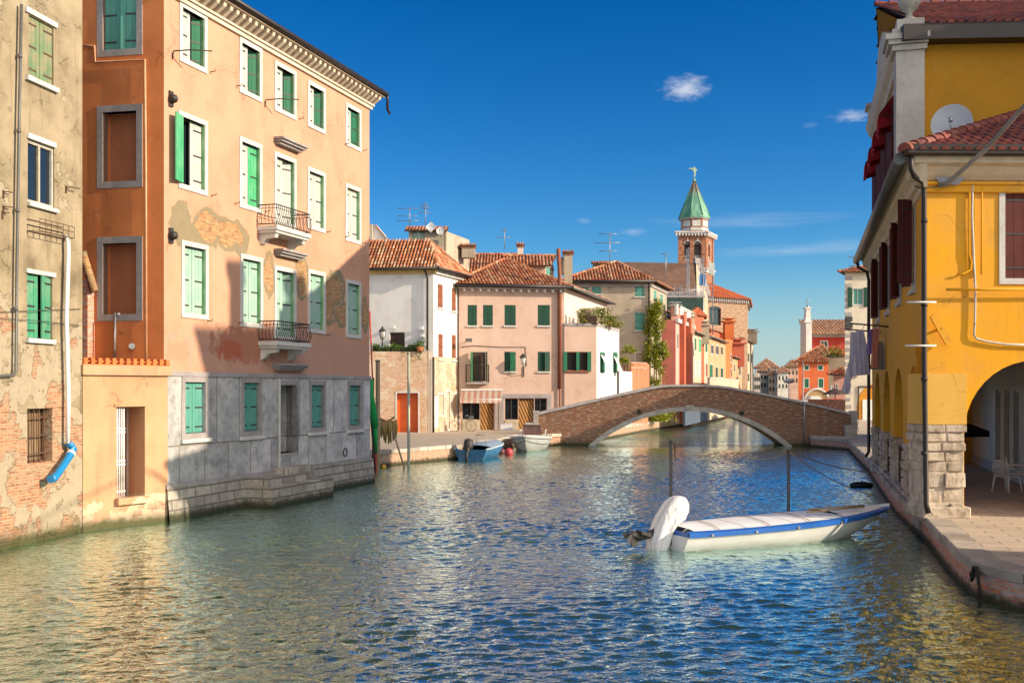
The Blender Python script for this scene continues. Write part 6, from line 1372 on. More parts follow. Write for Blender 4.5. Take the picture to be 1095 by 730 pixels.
# wall fittings on the front: junction box, cables, brackets, cross brace, rod ends
F=lambda px,py,o=.05: fpt(yh,1,px,py,o)
mb=MB(); a=F(1003,184,0); b=F(1021,199,0); mb.prism([(a[0]-.12,(a[2]+b[2])/2),(a[0],a[2]),(b[0],a[2]+.02),(b[0]+.16,(a[2]+b[2])/2),(b[0],b[2]),(a[0],b[2])],-.16,-.0,axis='y'); yh.part('junction_box',mb,paint('grey_blue_box',(.28,.29,.34),.5),1)
def cable(pts,r,mat,name='cable',i=1,off=.06):
    mb=MB(); mb.tube([fpt(yh,i,x,y,off) for x,y in pts],r,6); return yh.part(name,mb,mat,i)
M_wc=paint('peeling_white_cable',(.55,.52,.46),.6,.2,(.1,.08,.06),.6)
cable([(1025,191),(1036,191.5),(1040,198),(1039.5,230),(1041,270),(1043,310),(1042.5,345),(1041.5,357),(1044,362),(1055,365),(1075,368),(1110,369)],.024,M_wc)
cable([(1037,180),(1036.5,240),(1036.5,272),(1039,280),(1038,288),(1030,293),(1024,293)],.022,M_yel); cable([(1050,181),(1050,240),(1049.5,293)],.02,M_yel); cable([(1012,309.5),(1060,309.5),(1130,309)],.03,M_yel,'yellow_conduit',off=.16)
cable([(978,199),(985,201),(1000,200),(1006,197),(1012,196),(1003,192)],.02,MT['gutter_grey'])
mb=MB(); P_=[F(1003,197,.2),F(1012,196,.25),F(1024,186,.35),F(1053,160,.8),F(1095,113,1.5),F(1120,85,2.0),(yh.RM@yh.E(1)).inverted()@Vector((12.3,15.4,9.6))]; mb.tube(P_,[.04,.04,.04,.04,.035,.02,.012],8); mb.tube([Vector(p)+Vector((0,0,-.05)) for p in P_],[.025,.025,.025,.025,.02,.012,.008],6); yh.part('overhead_cable',mb,paint('dusty_cable',(.24,.2,.16),.8),1)
mb=MB(); a=Vector(F(998,336.5,.16)); b=Vector(F(1015,367,.16)); d_=(b-a).normalized(); w_=Vector((d_.z,0,-d_.x))*.075; mb.add([a-w_,a+w_,b+w_,b-w_]+[p+Vector((0,.05,0)) for p in (a-w_,a+w_,b+w_,b-w_)],[(0,1,2,3),(4,7,6,5),(0,4,5,1),(1,5,6,2),(2,6,7,3),(3,7,4,0)]); c=(a+b)/2; mb.tube([c,c+Vector((0,.17,0))],.03,6); o=recalc(yh.part('tie_plate',mb,M_yel,1))
for px0,px1,py in ((970,1001,323),(968,1001,369.5)):
    mb=MB(); a=F(px0,py,.35); b=F(px1,py,.35); mb.tube([a,b],.02,8); mb.tube([((a[0]+b[0])/2+.1,-.35,a[2]),((a[0]+b[0])/2+.1,0,a[2])],.015,5); yh.part('rod_bracket',mb,MT['white_paint'],1)
mb=MB(); dish_m=None
dish(1018,133,26.0,.48,'white satellite dish behind the corner roof of the yellow house',None,face=(-.5,-1,.15),rmat=paint('grey_dish_enamel',(.42,.43,.46),.5,.1))
# ------------------------------------------------------------ tall storeys behind
M_yd=plaster('deep_ochre_render',(.46,.22,.018),(.42,.195,.015),dirt=(.45,.25,.05),dirt_amt=.15,streak=.1,bump=.2)
Tn=Yf+(Yn-Yf)*((41-28.7)/(41-23.3)); Tf=Yf+(Yn-Yf)*((41-38.2)/(41-23.3))
tw2=Bld('tall_yellow_house','tall yellow house with red awnings, grey corner pilaster and dark tiled roof, upper right','house',[tuple(Tf),tuple(Tn),(21,28.1),(24,39)],8.25,12.75,M_yd)
LT=tw2.ew(0)[2]
def dT(d): return (38.2-d)*LT/(38.2-28.7)
for d in (30.6,32.9,35.0,37.1):
    s_=dT(d); tw2.win(0,s_-.38,s_+.38,8.9,11.3,fr=.1,rev=.15,sh=(160,165),shm=MT['shut_wine'],frm=MT['frame_white'])
tw2.finish()
aws=paint('crimson_awning_cloth',(.45,.012,.02),.8,.2)
for k,d in enumerate((30.6,32.9,35.0,37.1)):
    s_=dT(d); e_=empty('window_awning',tw2.RM@Vector((s_,0,11.0)),0,'crimson cloth awning on the tall yellow house, '+('nearest of the row','second from the near end','third from the near end','farthest of the row')[k],'awning','crimson awnings on the tall yellow house'); e_.rotation_euler=(0,0,tw2.root.rotation_euler.z)
    mb=MB(); n=8
    for q in range(n):
        a=-.45+.9*q/n; b=-.45+.9*(q+1)/n; ya=.05*sin(q*2.1); yb=.05*sin((q+1)*2.1)
        mb.add([(a,-.05,.7),(b,-.05,.7),(b,-.45+yb,.1),(a,-.45+ya,.1),(b,-.48+yb,-.36+.12*sin(q*3+k)),(a,-.48+ya,-.36+.12*sin(q*3-3+k))],[(0,1,2,3),(3,2,4,5),(3,2,1,0),(5,4,2,3)])
    for sx in (-.45,.45): mb.add([(sx,-.05,.7),(sx,-.45,.1),(sx,-.48,-.3),(sx,-.1,-.2)],[(0,1,2,3),(3,2,1,0)])
    mb.build('canopy',aws,e_); mb=MB(); mb.tube([(-.45,0,.0),(-.45,-.46,.1),(.45,-.46,.1),(.45,0,0)],.015,5); mb.build('awning_frame',MT['iron'],e_)
# corner pilaster, entablature, gable, urn
mb=MB(); mb.box((LT-.62,-.16,8.3),(LT+.05,.0,12.35)); mb.box((LT-.05,-.16,8.3),(LT+.16,.55,12.35)); 
for z,e_ in ((12.35,.1),(12.5,.2),(12.62,.28),(12.78,.1)): mb.box((LT-.66-e_,-.16-e_,z),(LT+.16+e_*.8,.58+e_*.3,z+.14))
mb.box((LT-.6,-.14,12.9),(LT+.14,.55,13.2)); 
tw2.part('corner_pilaster',mb,MT['frame_grey'] if 0 else stone('pale_grey_pilaster',(.5,.46,.40),(.42,.38,.33),.3,bump=.2),0)
mb=MB(); mb.lathe([(.24,13.2),(.26,13.26),(.1,13.34),(.08,13.45),(.2,13.55),(.3,13.72),(.28,13.86),(.18,13.92),(.22,13.98),(.16,14.08),(.1,14.2),(.02,14.28)],14,M=T((LT-.23,.2,0))); tw2.part('stone_urn',mb,M_rub if 0 else stone('urn_stone',(.45,.41,.35),dirt=.5),0)
M_ent=stone('cream_entablature',(.56,.49,.39),(.48,.42,.33),.3,bump=.2)
mb=MB(); mb.prism([(0,12.1),(-.1,12.12),(-.12,12.3),(-.26,12.42),(-.34,12.6),(-.38,12.72),(0,12.75)],-.3,LT-.6,axis='x'); mb.box((-.2,-.06,11.75),(LT-.6,0,11.9)); mb.box((-.1,-.14,8.3),(.5,0,12.2)); tw2.part('entablature',mb,M_ent,0)
mb=MB(); c_s=dT(33.8); gp=[(c_s-3.2,12.74),(c_s+3.4,12.74),(c_s+3.2,13.0),(c_s+2.2,13.15),(c_s+1.7,13.5),(c_s+1.5,14.1),(c_s+.8,14.35),(c_s-.8,14.35),(c_s-1.5,14.1),(c_s-1.7,13.5),(c_s-2.2,13.15),(c_s-3.0,13.0)]
mb.prism(gp,-.2,.3,axis='y'); o=recalc(tw2.part('curved_gable',mb,M_ent,0))
mb=MB(); mb.box((-.3,-.3,12.75),(.4,.5,13.3)); mb.box((-.4,-.4,13.3),(.5,.55,13.42)); tw2.part('end_pedestal',mb,M_ent,0)
L=tw2.ew(1)[2]; mb=MB(); mb.box((-.1,-.5,12.55),(L,-.0,12.95)); tw2.part('gutter',mb,MT['gutter'],1); mb=MB(); mb.tube([(.42,-.12,12.6),(.42,-.12,8.7)],.08,8); tw2.part('downpipe',mb,MT['gutter'],1)
mb=MB(); P_=[tw2.loc(*p) for p in ((10.9,28.2,12.95),(21.2,27.6,12.95),(21.2,33.8,15.6),(11.6,34.3,15.6))]; tile_plane(mb,P_,.24,.42); ridge_tiles(mb,P_[3],P_[2]); P_=[tw2.loc(*p) for p in ((21.2,40,12.95),(13.8,40,12.95),(11.6,34.3,15.55),(21.2,33.8,15.55))]; tile_plane(mb,P_,.24,.42); mb.build('roof',[MT['tiles_dark'],MT['tile_under']],tw2.root)
mb=MB(); P_=[tw2.loc(*p) for p in ((10.9,28.5,12.85),(11.6,34.3,15.5),(13.8,39.6,12.85))]; mb.add(P_,[(0,1,2),(2,1,0)]); mb.build('roof_gable',M_yd,tw2.root)

# laundry on brackets
ln=empty('laundry_line',(0,0,0),0,'laundry brackets with taut lines on the canal side of the yellow house','laundry line'); ln.location=yh.RM@Vector((dside(36.5),0,5.3)); ln.rotation_euler=(0,0,yh.root.rotation_euler.z)
mb=MB(); sp=(dside(33.2)-dside(36.5))
for x in (0,sp): mb.tube([(x,0,0),(x,-1.15,.12)],.025,6)
mb.build('bracket',MT['iron'],ln); mb=MB()
for y in (-.35,-.7,-1.05): mb.tube([(0,y,.06),(sp*.5,y,-.02),(sp,y,.06)],.008,5)
mb.build('line',MT['iron'],ln)
def garment(name,label,x,y,pts,mat,fold=.05):
    """pts: outline (u,z) hung in the plane across the line; pleated"""
    e_=empty(name,yh.RM@Vector((dside(36.5)+x,y,5.3)),yh.root.rotation_euler.z-1.1,label,'laundry','washing hung on the yellow house'); mb=MB(); us=[p[0] for p in pts]; u0,u1=min(us),max(us); nu=14
    top=[];bot=[]
    def cross(u,sel):
        zs=[]
        for (a,b),(c,d) in zip(pts,pts[1:]+pts[:1]):
            if (a-u)*(c-u) <= 0 and a != c: zs.append(b+(d-b)*(u-a)/(c-a))
        return (max(zs) if sel else min(zs)) if zs else 0
    nz=8; g=[]
    for i in range(nu+1):
        u=u0+(u1-u0)*(i+.001)/(nu+.002); zt,zb=cross(u,1),cross(u,0)
        g.append([(u,fold*sin(i*1.7+j*.25)*(.3+.7*j/nz),zt+(zb-zt)*j/nz) for j in range(nz+1)])
    vs=[p for c in g for p in c]; n=nz+1; mb.add(vs,[(i*n+j,(i+1)*n+j,(i+1)*n+j+1,i*n+j+1) for i in range(nu) for j in range(nz)],0,None,True); mb.build('cloth',mat,e_)
    mb=MB(); mb.box((u0+.05,-.015,cross(u0+.06,1)-.03),(u0+.08,.015,cross(u0+.06,1)+.06)); mb.build('peg',MT['white_plastic'],e_)
M_lav=island('lavender_cotton',[(.85,.80,.88),(.85,.80,.88)],.9,0,trans=.35); M_pur=paint('violet_cotton',(.30,.22,.55),.9,.1); M_sal=paint('salmon_cotton',(.68,.28,.2),.9,.1); M_tau=paint('taupe_cotton',(.36,.3,.27),.9,.1)
garment('hanging_shirt','pale lavender shirt hanging on the outer laundry line',1.2,-.45,[(.18,0),(.42,0),(.58,-.45),(.62,-1.5),(0,-1.45),(.06,-.5)],M_lav,.1)
garment('hanging_trousers','pale lilac trousers hanging slanted below the outer laundry bracket',.4,-.75,[(0,.0),(.28,.0),(.30,-.8),(.62,-2.0),(.36,-2.1),(.02,-.8)],M_lav,.08)
garment('hanging_towel','violet towel on the middle laundry line',1.9,-.25,[(0,0),(.3,0),(.35,-.8),(0,-.8)],M_pur,.06); garment('hanging_blanket','salmon pink cloth on the middle laundry line beside the violet towel',2.4,-.2,[(.0,0),(.25,0),(.3,-1.25),(.05,-1.25)],M_sal,.05)
garment('hanging_skirt','taupe skirt on the inner laundry line against the wall',2.2,-.05,[(0,-.4),(.3,-.4),(.5,-1.3),(-.05,-1.3)],M_tau,.05)

# plastic chairs and a folded dark parasol in the portico
def plastic_chair(x,y,rz,label):
    r=empty('plastic_chair',(x,y,GR),rz,label,'chair','plastic chairs in the portico'); W_=MT['white_plastic']
    mb=MB(); mb.box((-.23,-.22,.42),(.23,.22,.45)); mb.box((-.23,-.235,.38),(.23,-.22,.45)); mb.build('seat',W_,r)
    mb=MB(); mb.tube([(-.21,.21,.43),(-.22,.27,.75),(-.13,.30,.86),(.13,.30,.86),(.22,.27,.75),(.21,.21,.43)],.02,6)
    for k in range(5): x_=-.14+.07*k; mb.tube([(x_,.22,.44),(x_,.29,.85)],.013,5)
    mb.build('backrest',W_,r)
    for sx in (-1,1):
        mb=MB(); mb.tube([(sx*.24,.26,.66),(sx*.27,.05,.67),(sx*.26,-.2,.64),(sx*.25,-.25,.55)],.022,6); mb.build('armrest',W_,r)
        for sy in (-1,1): mb=MB(); mb.tube([(sx*.22,sy*.2,.43),(sx*.27,sy*.26,0)],[.028,.02],6); mb.build('leg',W_,r)
    return r
plastic_chair(13.35,29.0,2.0,'white plastic armchair nearest to the canal pillar inside the portico'); plastic_chair(14.1,30.0,1.2,'white plastic armchair beside the shop wall inside the portico')
pr=empty('folded_parasol',(13.0,31.8,GR),0,'dark parasol with drooping black cloth standing in the portico','parasol'); mb=MB(); mb.lathe([(.25,0),(.25,.06),(.04,.08)],12); mb.tube([(0,0,0),(0,0,2.1)],.025,6); mb.build('pole',MT['iron'],pr); mb=MB()
n=8
for k in range(n):
    a=2*pi*k/n; b=2*pi*(k+1)/n; r1_=1.1; r2_=1.1; mb.add([(0,0,1.95),(r1_*cos(a),r1_*sin(a),1.55),(r2_*cos(b),r2_*sin(b),1.55),(r2_*cos(b),r2_*sin(b),1.4),(r1_*cos(a),r1_*sin(a),1.4)],[(0,1,2),(1,4,3,2),(2,1,0),(2,3,4,1)])
mb.build('canopy',paint('black_cloth',(.012,.01,.012),.9),pr)

# ------------------------------------------------------------ far right houses
def frontbld(name,label,cat,xl,xr,d,ytop,mat,wins=(),depth=8,side=None,roof=.8,group=None,tw_=.35,tmat=None,zg=GR,**kw):
    a=pw(xl,d); b=pw(xr,d); z1=ray(0,ytop,d).z; sx=side if side is not None else a[0]*depth/d
    B=Bld(name,label,cat,[a,b,(b[0]+b[0]*depth/d,d+depth),(a[0]+sx,d+depth)],zg,z1,mat,group)
    for w in wins: B.win_px(w[0],*w[1:5],**{**dict(rev=.12,fr=.1),**w[5]})
    B.finish()
    if roof:
        hip_roof(B,z1,over=.5,rise=roof,ends=(.5,.5),tw=tw_,tl=.5,mats=[tmat or MT['tiles'],MT['tile_under']])
    return B
M_cr2=plaster('cream_quoined_render',(.62,.56,.44),(.56,.5,.38),dirt_amt=.2,streak=.2)
cq=frontbld('cream_corner_house','tall cream house with dark green shutters and brick toothing, beyond the bridge on the right','house',903.5,940,95,291,M_cr2,[(0,911,923.5,307.5,327,dict(sh=None,pane=MT['shut_teal'],mull=True)),(0,910,923,354,375,dict(sh='closed',shm=MT['shut_dkgreen']))],roof=.9,depth=6,side=3.0)
for a,b in ((906.5,911),(923.6,927.5)): band(cq,0,a,b,307.5,328,'shutter',MT['shut_dkgreen'],.12)
mb=MB(); r_=random.Random(3)
for k in range(20): z=1+k*.63; mb.box((-.02,-.05,z),(r_.uniform(.3,.75),0,z+.3))
cq.part('quoins',mb,MT['frame_grey'],0)
mb=MB(); s_,z_=cq.at(0,934,435); ax0=cq.at(0,916,430)[0]; c=ax0+1.6; zz=cq.at(0,920,430)[1]; pts=[(c+1.6*cos(pi*k/16),zz-.6+2.2*sin(pi*k/16)) for k in range(17)]+[(c-1.6,.6),(c+1.6,.6)]; mb.prism(pts[:17]+[(c-1.6,.6),(c+1.6,.6)],-.03,.02,axis='y'); recalc(cq.part('arch_recess',mb,plaster('orange_arch_render',(.6,.26,.03)),0))
mb=MB(); mb.box((c-1.1,-.08,.6),(c+.4,-.03,2.4)); cq.part('shop_poster',mb,MT['white_paint'],0); mb=MB(); mb.box((c-1.5,-.09,.6),(c-1.4,-.03,3.6)); mb.box((c-1.5,-.088,3.5),(c+1.5,-.03,3.6)); cq.part('shop_frame',mb,MT['iron'],0)
mb=MB()
for py in (341,348): s_,z_=cq.at(0,907,py); mb.box((s_-.28,-.35,z_-.2),(s_+.28,0,z_+.2))
cq.part('air_conditioner',mb,MT['iron'],0)
mb=MB()
for k in range(5): s_,z_=cq.at(0,909,392); mb.tube([(s_,-.04,z_),(s_+.1*k,-.04,z_-.6),(s_+.3+.1*k,-.04,z_-1.1+.05*k)],.025,4)
cq.part('wall_cables',mb,MT['frame_grey'],0)
antenna(913,96,274,289,'small aerial with white box on the cream corner house roof',((.95,.5),(.3,.4)),1.0)
ohs=frontbld('orange_canal_house','small orange house with hip roof and an arched passage, right of the far canal','house',853.5,887,140,387,plaster('vermilion_render',(.60,.15,.05),(.55,.13,.045),dirt_amt=.2,streak=.1),
 [(0,859.5,865.5,390,396,V_),(0,874,880.5,390,396,V_),(0,859.5,865.5,404,415,V_),(0,874.5,881,404,415,V_)],roof=2.6,depth=12,side=8)
mb=MB(); s_,_=ohs.at(0,873,430); z_=ohs.at(0,873,429)[1]; pp=[(s_+1.5*cos(pi*k/14),z_+1.5*sin(pi*k/14)) for k in range(15)]+[(s_-1.5,.6),(s_+1.5,.6)]; mb.prism(pp[:15]+[(s_-1.5,.6),(s_+1.5,.6)],-.04,.02,axis='y'); recalc(ohs.part('archway',mb,plaster('ochre_passage_render',(.45,.3,.15)),0)); mb=MB(); mb.tube([(s_+1.6*cos(pi*k/14),-.06,z_+1.6*sin(pi*k/14)) for k in range(15)],.16,5); ohs.part('arch_ring',mb,MT['frame_white'],0)  # ochre brown plate fills the archway
ch=frontbld('red_church','deep red church nave with arched window and white front pier, far right','church',868,905,170,357,plaster('crimson_render',(.42,.045,.03),(.38,.04,.03),dirt_amt=.2),[(0,877,885.5,364,380,dict(pane=MT['glass'],mull=MT['frame_white']))],roof=0,depth=18)
x0,x1=pw(867,169)[0],pw(925,169)[0]; shed(ch,[(x0-.2,168.8,ray(0,357,169).z),(x1,168.8,ray(0,357,169).z),(x1,176,ray(0,342,176).z),(x0,176,ray(0,342,176).z)],.5,.7,mats=[MT['tiles_far'],MT['tile_under']])
mb=MB(); z0_=ray(0,357,170).z
for k in range(30): x=.2+k*.19; mb.box((x,-.25,z0_-.5),(x+.09,0,z0_-.15))
mb.box((0,-.3,z0_-.15),(6,0,z0_)); ch.part('corbel_table',mb,MT['frame_white'],0)
fp=empty('church_front_pier',(pw(864.5,166)[0],166,GR),0,'slim white church front seen edge on with small belfry and cross','church front'); h_=lambda y: ray(0,y,166).z-GR; mb=MB(); mb.box((-.45,-.3,0),(.45,3,h_(345))); mb.box((-.7,-.4,h_(345)),(.5,3,h_(343))); mb.prism([(-.45,h_(343)),(.4,h_(343)),(.3,h_(330)),(-.3,h_(330))],0,1.2,axis='y'); mb.box((-.5,-.1,h_(330)),(.45,1.3,h_(328.5))); mb.build('front',M_white,fp); mb=MB(); mb.lathe([(.3,h_(328.5)),(.2,h_(327)),(.02,h_(325))],8,M=T((0,.5,0))); mb.tube([(0,.5,h_(325)),(0,.5,h_(319))],.05,5); mb.tube([(-.3,.5,h_(321)),(.3,.5,h_(321))],.05,4); mb.build('cross',MT['steel'],fp)
frontbld('balcony_house','narrow grey house with railed roof balcony between the orange and cream houses','house',886,903.5,118,382,plaster('grey_brown_render',(.3,.24,.17),dirt_amt=.5,streak=.4),[(0,893,898,395,404,DK),(0,888,891.5,412,422,DK)],roof=0,depth=8,side=3)
vp=empty('balcony_plants',(pw(893,117)[0],117,ray(0,382,117).z),0,'dark green pot plants behind the rail of the narrow grey house','plants'); mb=MB(); leaves(mb,lambda:(random.gauss(0,.55),random.gauss(0,.3),abs(random.gauss(.4,.4))),700,.22); mb.build('foliage',leafg,vp); mb=MB(); mb.box((-.8,-.4,-.02),(.8,.2,.2)); mb.build('planter',MT['gutter'],vp)
frontbld('peach_back_house','small peach house with red tiled roof behind the roadside signs','house',891,905,104,400,M_rosel,[(0,893,896.5,410,418,DK)],roof=.7,depth=5,side=2)
M_f1=plaster('far_cream',(.6,.52,.42)); M_f2=plaster('far_grey',(.5,.44,.37)); M_f3=plaster('far_white',(.66,.6,.52)); M_f4=plaster('far_rose',(.6,.38,.3))
FW=dict(sh=None,rev=.1,fr=0)
for k,(xl,xr,d,yt,m_,rf,lb) in enumerate(((806.5,813,230,399,M_f2,0,'far grey building wrapped in dark scaffolding at the left end of the canal row'),(813,823,250,397,M_f1,2.2,'far cream house with brown pyramid roof, second in the canal end row'),(822,832,240,401,M_f2,1.5,'far grey beige house in the middle of the canal end row'),(831.5,843,235,398,M_f3,1.4,'far white house with dark windows left of the orange house'),(842,854,260,392,M_f4,2.0,'far rose house with higher roof just left of the orange house'),(808,832,330,393,M_f1,3.0,'wide far house roof behind the grey and cream houses'),(836,856,300,395,M_f3,2.0,'pale far house behind the white and rose houses'))):
    ws=[]
    for q in range(3):
        x=xl+(xr-xl)*(q+.5)/3; 
        for yy in (yt+4,yt+12.5): ws.append((0,x-.9,x+.9,yy,yy+4.5,dict(sh='closed',shm=MT['shut_dkgreen'] if q%2 else MT['wood_dark'],**{k_:v_ for k_,v_ in FW.items() if k_!='sh'})))
    frontbld('distant_house',lb,'house',xl,xr,d,yt,m_,ws,roof=rf,depth=14,side=3,group='distant houses closing the canal',tw_=.6,tmat=MT['tiles_far'])
def pole(px,d,yt,label,r=.05,zb=GR,arm=None,name='lamp_post',cat='lamp post',sign=None):
    h=ray(0,yt,d).z-zb; e_=empty(name,(pw(px,d)[0],d,zb),0,label,cat); mb=MB(); mb.lathe([(r*2,0),(r*2,.3),(r,.4),(r*.7,h)],8); mb.build('pole',MT['steel'],e_)
    if arm: mb=MB(); mb.tube([(0,0,h),(arm*.5,0,h+.1),(arm,0,h)],r*.6,5); mb.build('arm',MT['steel'],e_); mb=MB(); mb.lathe([(.1,0),(.28,-.1),(.3,-.2),(.08,-.25)],10,M=T((arm,0,h))); mb.build('lamp_head',MT['steel'],e_)
    if sign: mb=MB(); mb.lathe([(sign,-.04),(sign*1.0,.04)],16,M=T((0,-.1,h-sign*.3)) @ Matrix.Diagonal((1.5,1,.6,1)) @ RX(pi/2)); mb.build('sign_plate',paint('pale_blue_sign',(.3,.45,.55),.4),e_)
    return e_
pole(829.5,190,394,'thin tall lamp post in front of the far canal houses',.12,arm=-1.2); pole(843.5,150,406,'street sign post with an oval pale blue plate beyond the bridge',.08,name='street_sign',cat='street sign',sign=.55); pole(858.6,135,386,'slender grey pole in front of the orange canal house',.09,name='metal_pole',cat='pole')
# bits beyond the bridge: brick wall, boats, kiosks
bw=Bld('red_quay_wall','low dark red brick wall on the far right bank behind the bridge end','wall',[pw(864,84),pw(904,80),(pw(904,81)[0],81),(pw(864,85)[0],85)],.3,2.55,brickmat('dark_red_brick',(.3,.09,.05),(.25,.08,.05),(.25,.18,.14))); bw.finish()
for k,(px,d,l,c_,lb) in enumerate(((838,92,4.2,(.45,.06,.04),'red trimmed boat moored behind the bridge parapet'),(850,98,4.8,(.10,.12,.16),'dark blue boat moored beyond the red trimmed one'),(869,104,4,(.05,.12,.35),'small blue boat under the archway of the orange house'))):
    e_=empty('moored_boat',(pw(px,d)[0],d,1.2 if k<2 else 1.5),.1*k,lb,'boat','boats beyond the bridge'); mb=MB(); mb.prism([(-l/2,0),(l/2-.6,0),(l/2+.3,.75),(-l/2-.1,.65)],-.8,.8,axis='y'); mb.build('hull',paint('boat_paint_%s'%'abc'[k],c_,.4),e_); mb=MB(); mb.box((-l/2-.1,-.85,.63),(l/2,.85,.72)); mb.build('gunwale',MT['white_paint'],e_); mb=MB(); mb.prism([(-.6,.7),(.8,.7),(.5,1.15),(-.4,1.15)],-.5,.5,axis='y'); mb.build('cabin',MT['white_paint'],e_)
mk=empty('market_umbrella',(pw(893,88)[0],88,GR),0,'dark market umbrella over a red and blue stall left of the cream corner house','umbrella'); mb=MB(); mb.tube([(0,0,0),(0,0,2.8)],.04,6); mb.build('pole',MT['iron'],mk); mb=MB(); mb.lathe([(1.0,2.3),(.95,2.4),(.05,2.8)],8,smooth=False); mb.build('canopy',paint('dark_brown_canvas',(.06,.04,.03),.9),mk)
st_=empty('market_stall',(pw(887,87)[0],86,GR),0,'small stall box with red and blue panels beneath the dark umbrella','stall'); mb=MB(); mb.box((-.5,0,0),(.6,.8,1.9)); mb.box((-.6,-.05,1.9),(.7,.85,1.96)); mb.build('counter',paint('stall_red',(.5,.06,.03),.5),st_); mb=MB(); mb.box((-.4,-.03,1.3),(.2,-.002,1.85)); mb.build('panel',paint('stall_blue',(.06,.2,.5),.5),st_)
cr=empty('roadside_trestle',(pw(925,70)[0],70,GR),0,'low dark trestle table with pale cloth on the right quay behind the bridge end','table'); mb=MB(); mb.box((-.6,-.3,.7),(.6,.3,.74)); mb.build('tabletop',MT['white_paint'],cr)
for sx in (-.5,.5): mb=MB(); mb.tube([(sx,-.25,0),(sx,.25,.7)],.02,5); mb.tube([(sx,.25,0),(sx,-.25,.7)],.02,5); mb.build('leg',MT['iron'],cr)

# ------------------------------------------------------------ neighbouring houses of the right bank that stand outside the view and shade it
M_nb=plaster('ochre_neighbour_render',(.55,.38,.22))
def nb(label,pts,z1,rise=1.8,chim=()):
    B=Bld('neighbour_house',label,'house',pts,GR,z1,M_nb,'right bank houses beside the view')
    for i in range(4):
        L=B.ew(i)[2]
        for f in (.2,.5,.8):
            for z in [q for q in (2.5,5.5,8.5,11.5) if q < z1-2]: B.win(i,L*f-.45,L*f+.45,z,z+1.6,fr=.1,sh='closed',shm=MT['shut_dkgreen'])
    B.finish(); hip_roof(B,z1,rise=rise,tw=.3,tl=.5)
    for x,y,h in chim: mb=MB(); p=B.loc(x,y,z1); mb.box((p.x-.35,p.y-.35,p.z),(p.x+.35,p.y+.35,p.z+h)); mb.box((p.x-.5,p.y-.5,p.z+h),(p.x+.5,p.y+.5,p.z+h+.3)); B.mb=mb; mb.build('chimney',M_beige,B.root)
    return B
nb('four storey ochre house behind the yellow arcade house, out of the picture to the right',[(21.5,20.8),(33,19.5),(33,29),(22.5,29)],17.0,1.2,((22.3,22.2,1.9),(23,25.6,1.7)))
nb('ochre house on the near right quay, out of the picture towards the camera',[(12.2,3),(16,3),(16,16.4),(12.0,16.5)],8.2,1.0)
nb('low ochre house hidden behind the tall yellow house, facing the bridge',[(21.5,50),(30,50),(31,63),(22.5,63)],7.9,1.2)
# ------------------------------------------------------------ white motorboat
def hull_mesh(L,B_t,B_m,h_s,h_b,draft=.15,n=18,flat=True,chine=.72,bowrake=.55,tumble=1.0):
    """local: x from transom (0) to bow (L), y across; returns function section(t) -> [(x,y,z)...] half profile keel..gunwale"""
    def sec(t):
        if t < .55: b=B_t+(B_m-B_t)*sin(pi*.5*t/.55)
        else: q=(t-.55)/.45; b=B_m*(1-q**2.1)
        b=max(b,.015); zg=h_s+(h_b-h_s)*t**1.7; kz=-draft+(draft+h_b*.35)*max(0,(t-.7)/.3)**2.2
        xb=L*t; bc=b*(chine-.25*max(0,(t-.5)/.5)); zc=kz+ (zg-kz)*.16+.02
        def X(z): return xb+bowrake*max(0,t-.6)/.4*((z-kz)/(zg-kz+1e-6))*(1.0 if t>.6 else 0)
        return [(X(kz),0,kz),(X(zc),bc,zc),(X((zc+zg)/2),bc+(b-bc)*.62,(zc+zg)/2),(X(zg-.10),b*.985,zg-.10),(X(zg),b,zg)]
    return sec
def make_hull(sec,n=24,parts=(0,4)):
    S=[sec(i/n) for i in range(n+1)]; return S
def hull_obj(S,i0,i1,name,mat,parent,off=0.0,cap=True,smooth=True):
    mb=MB(); m=i1-i0+1
    for sgn in (1,-1):
        vs=[(x,sgn*(y+(off if y>0.01 else 0)),z) for s in S for (x,y,z) in s[i0:i1+1]]
        fs=[(i*m+j,(i+1)*m+j,(i+1)*m+j+1,i*m+j+1) for i in range(len(S)-1) for j in range(m-1)]
        mb.add(vs,[f if sgn>0 else f[::-1] for f in fs],0,None,smooth)
    if cap:
        s=S[0][i0:i1+1]; vs=[(x,y,z) for x,y,z in s]+[(x,-y,z) for x,y,z in s[::-1]]; mb.add(vs,[tuple(range(len(vs)))])
    return mb.build(name,mat,parent)
M_bw=paint('white_gelcoat',(.84,.83,.82),.4,.04,(.5,.42,.3),.18,bump=.05); M_bb=paint('blue_gunwale_paint',(.02,.13,.50),.35,.12,(.2,.3,.5),.2,bump=.03)
ang=math.atan2(2.35,5.45); wb=empty('white_motorboat',(3.33,22.85,0),ang,'white open motorboat with blue gunwale stripe and boarded deck moored near the right quay','motorboat')
sec=hull_mesh(5.3,.78,.92,.42,.62,bowrake=.72); S=make_hull(sec,30)
hull_obj(S,0,3,'hull',M_bw,wb); hull_obj(S,3,4,'gunwale_stripe',M_bb,wb,off=.035)
mb=MB(); n=len(S)
for i in range(n-1):
    a,b=S[i][4],S[i+1][4]
    for sg in (1,-1):
        q=[(a[0],sg*(a[1]+.035),a[2]),(b[0],sg*(b[1]+.035),b[2]),(b[0],sg*max(0,b[1]-.12),b[2]+.015),(a[0],sg*max(0,a[1]-.12),a[2]+.015)]; mb.add(q if sg>0 else q[::-1],[(0,1,2,3)])
mb.build('gunwale_top',M_bb,wb)
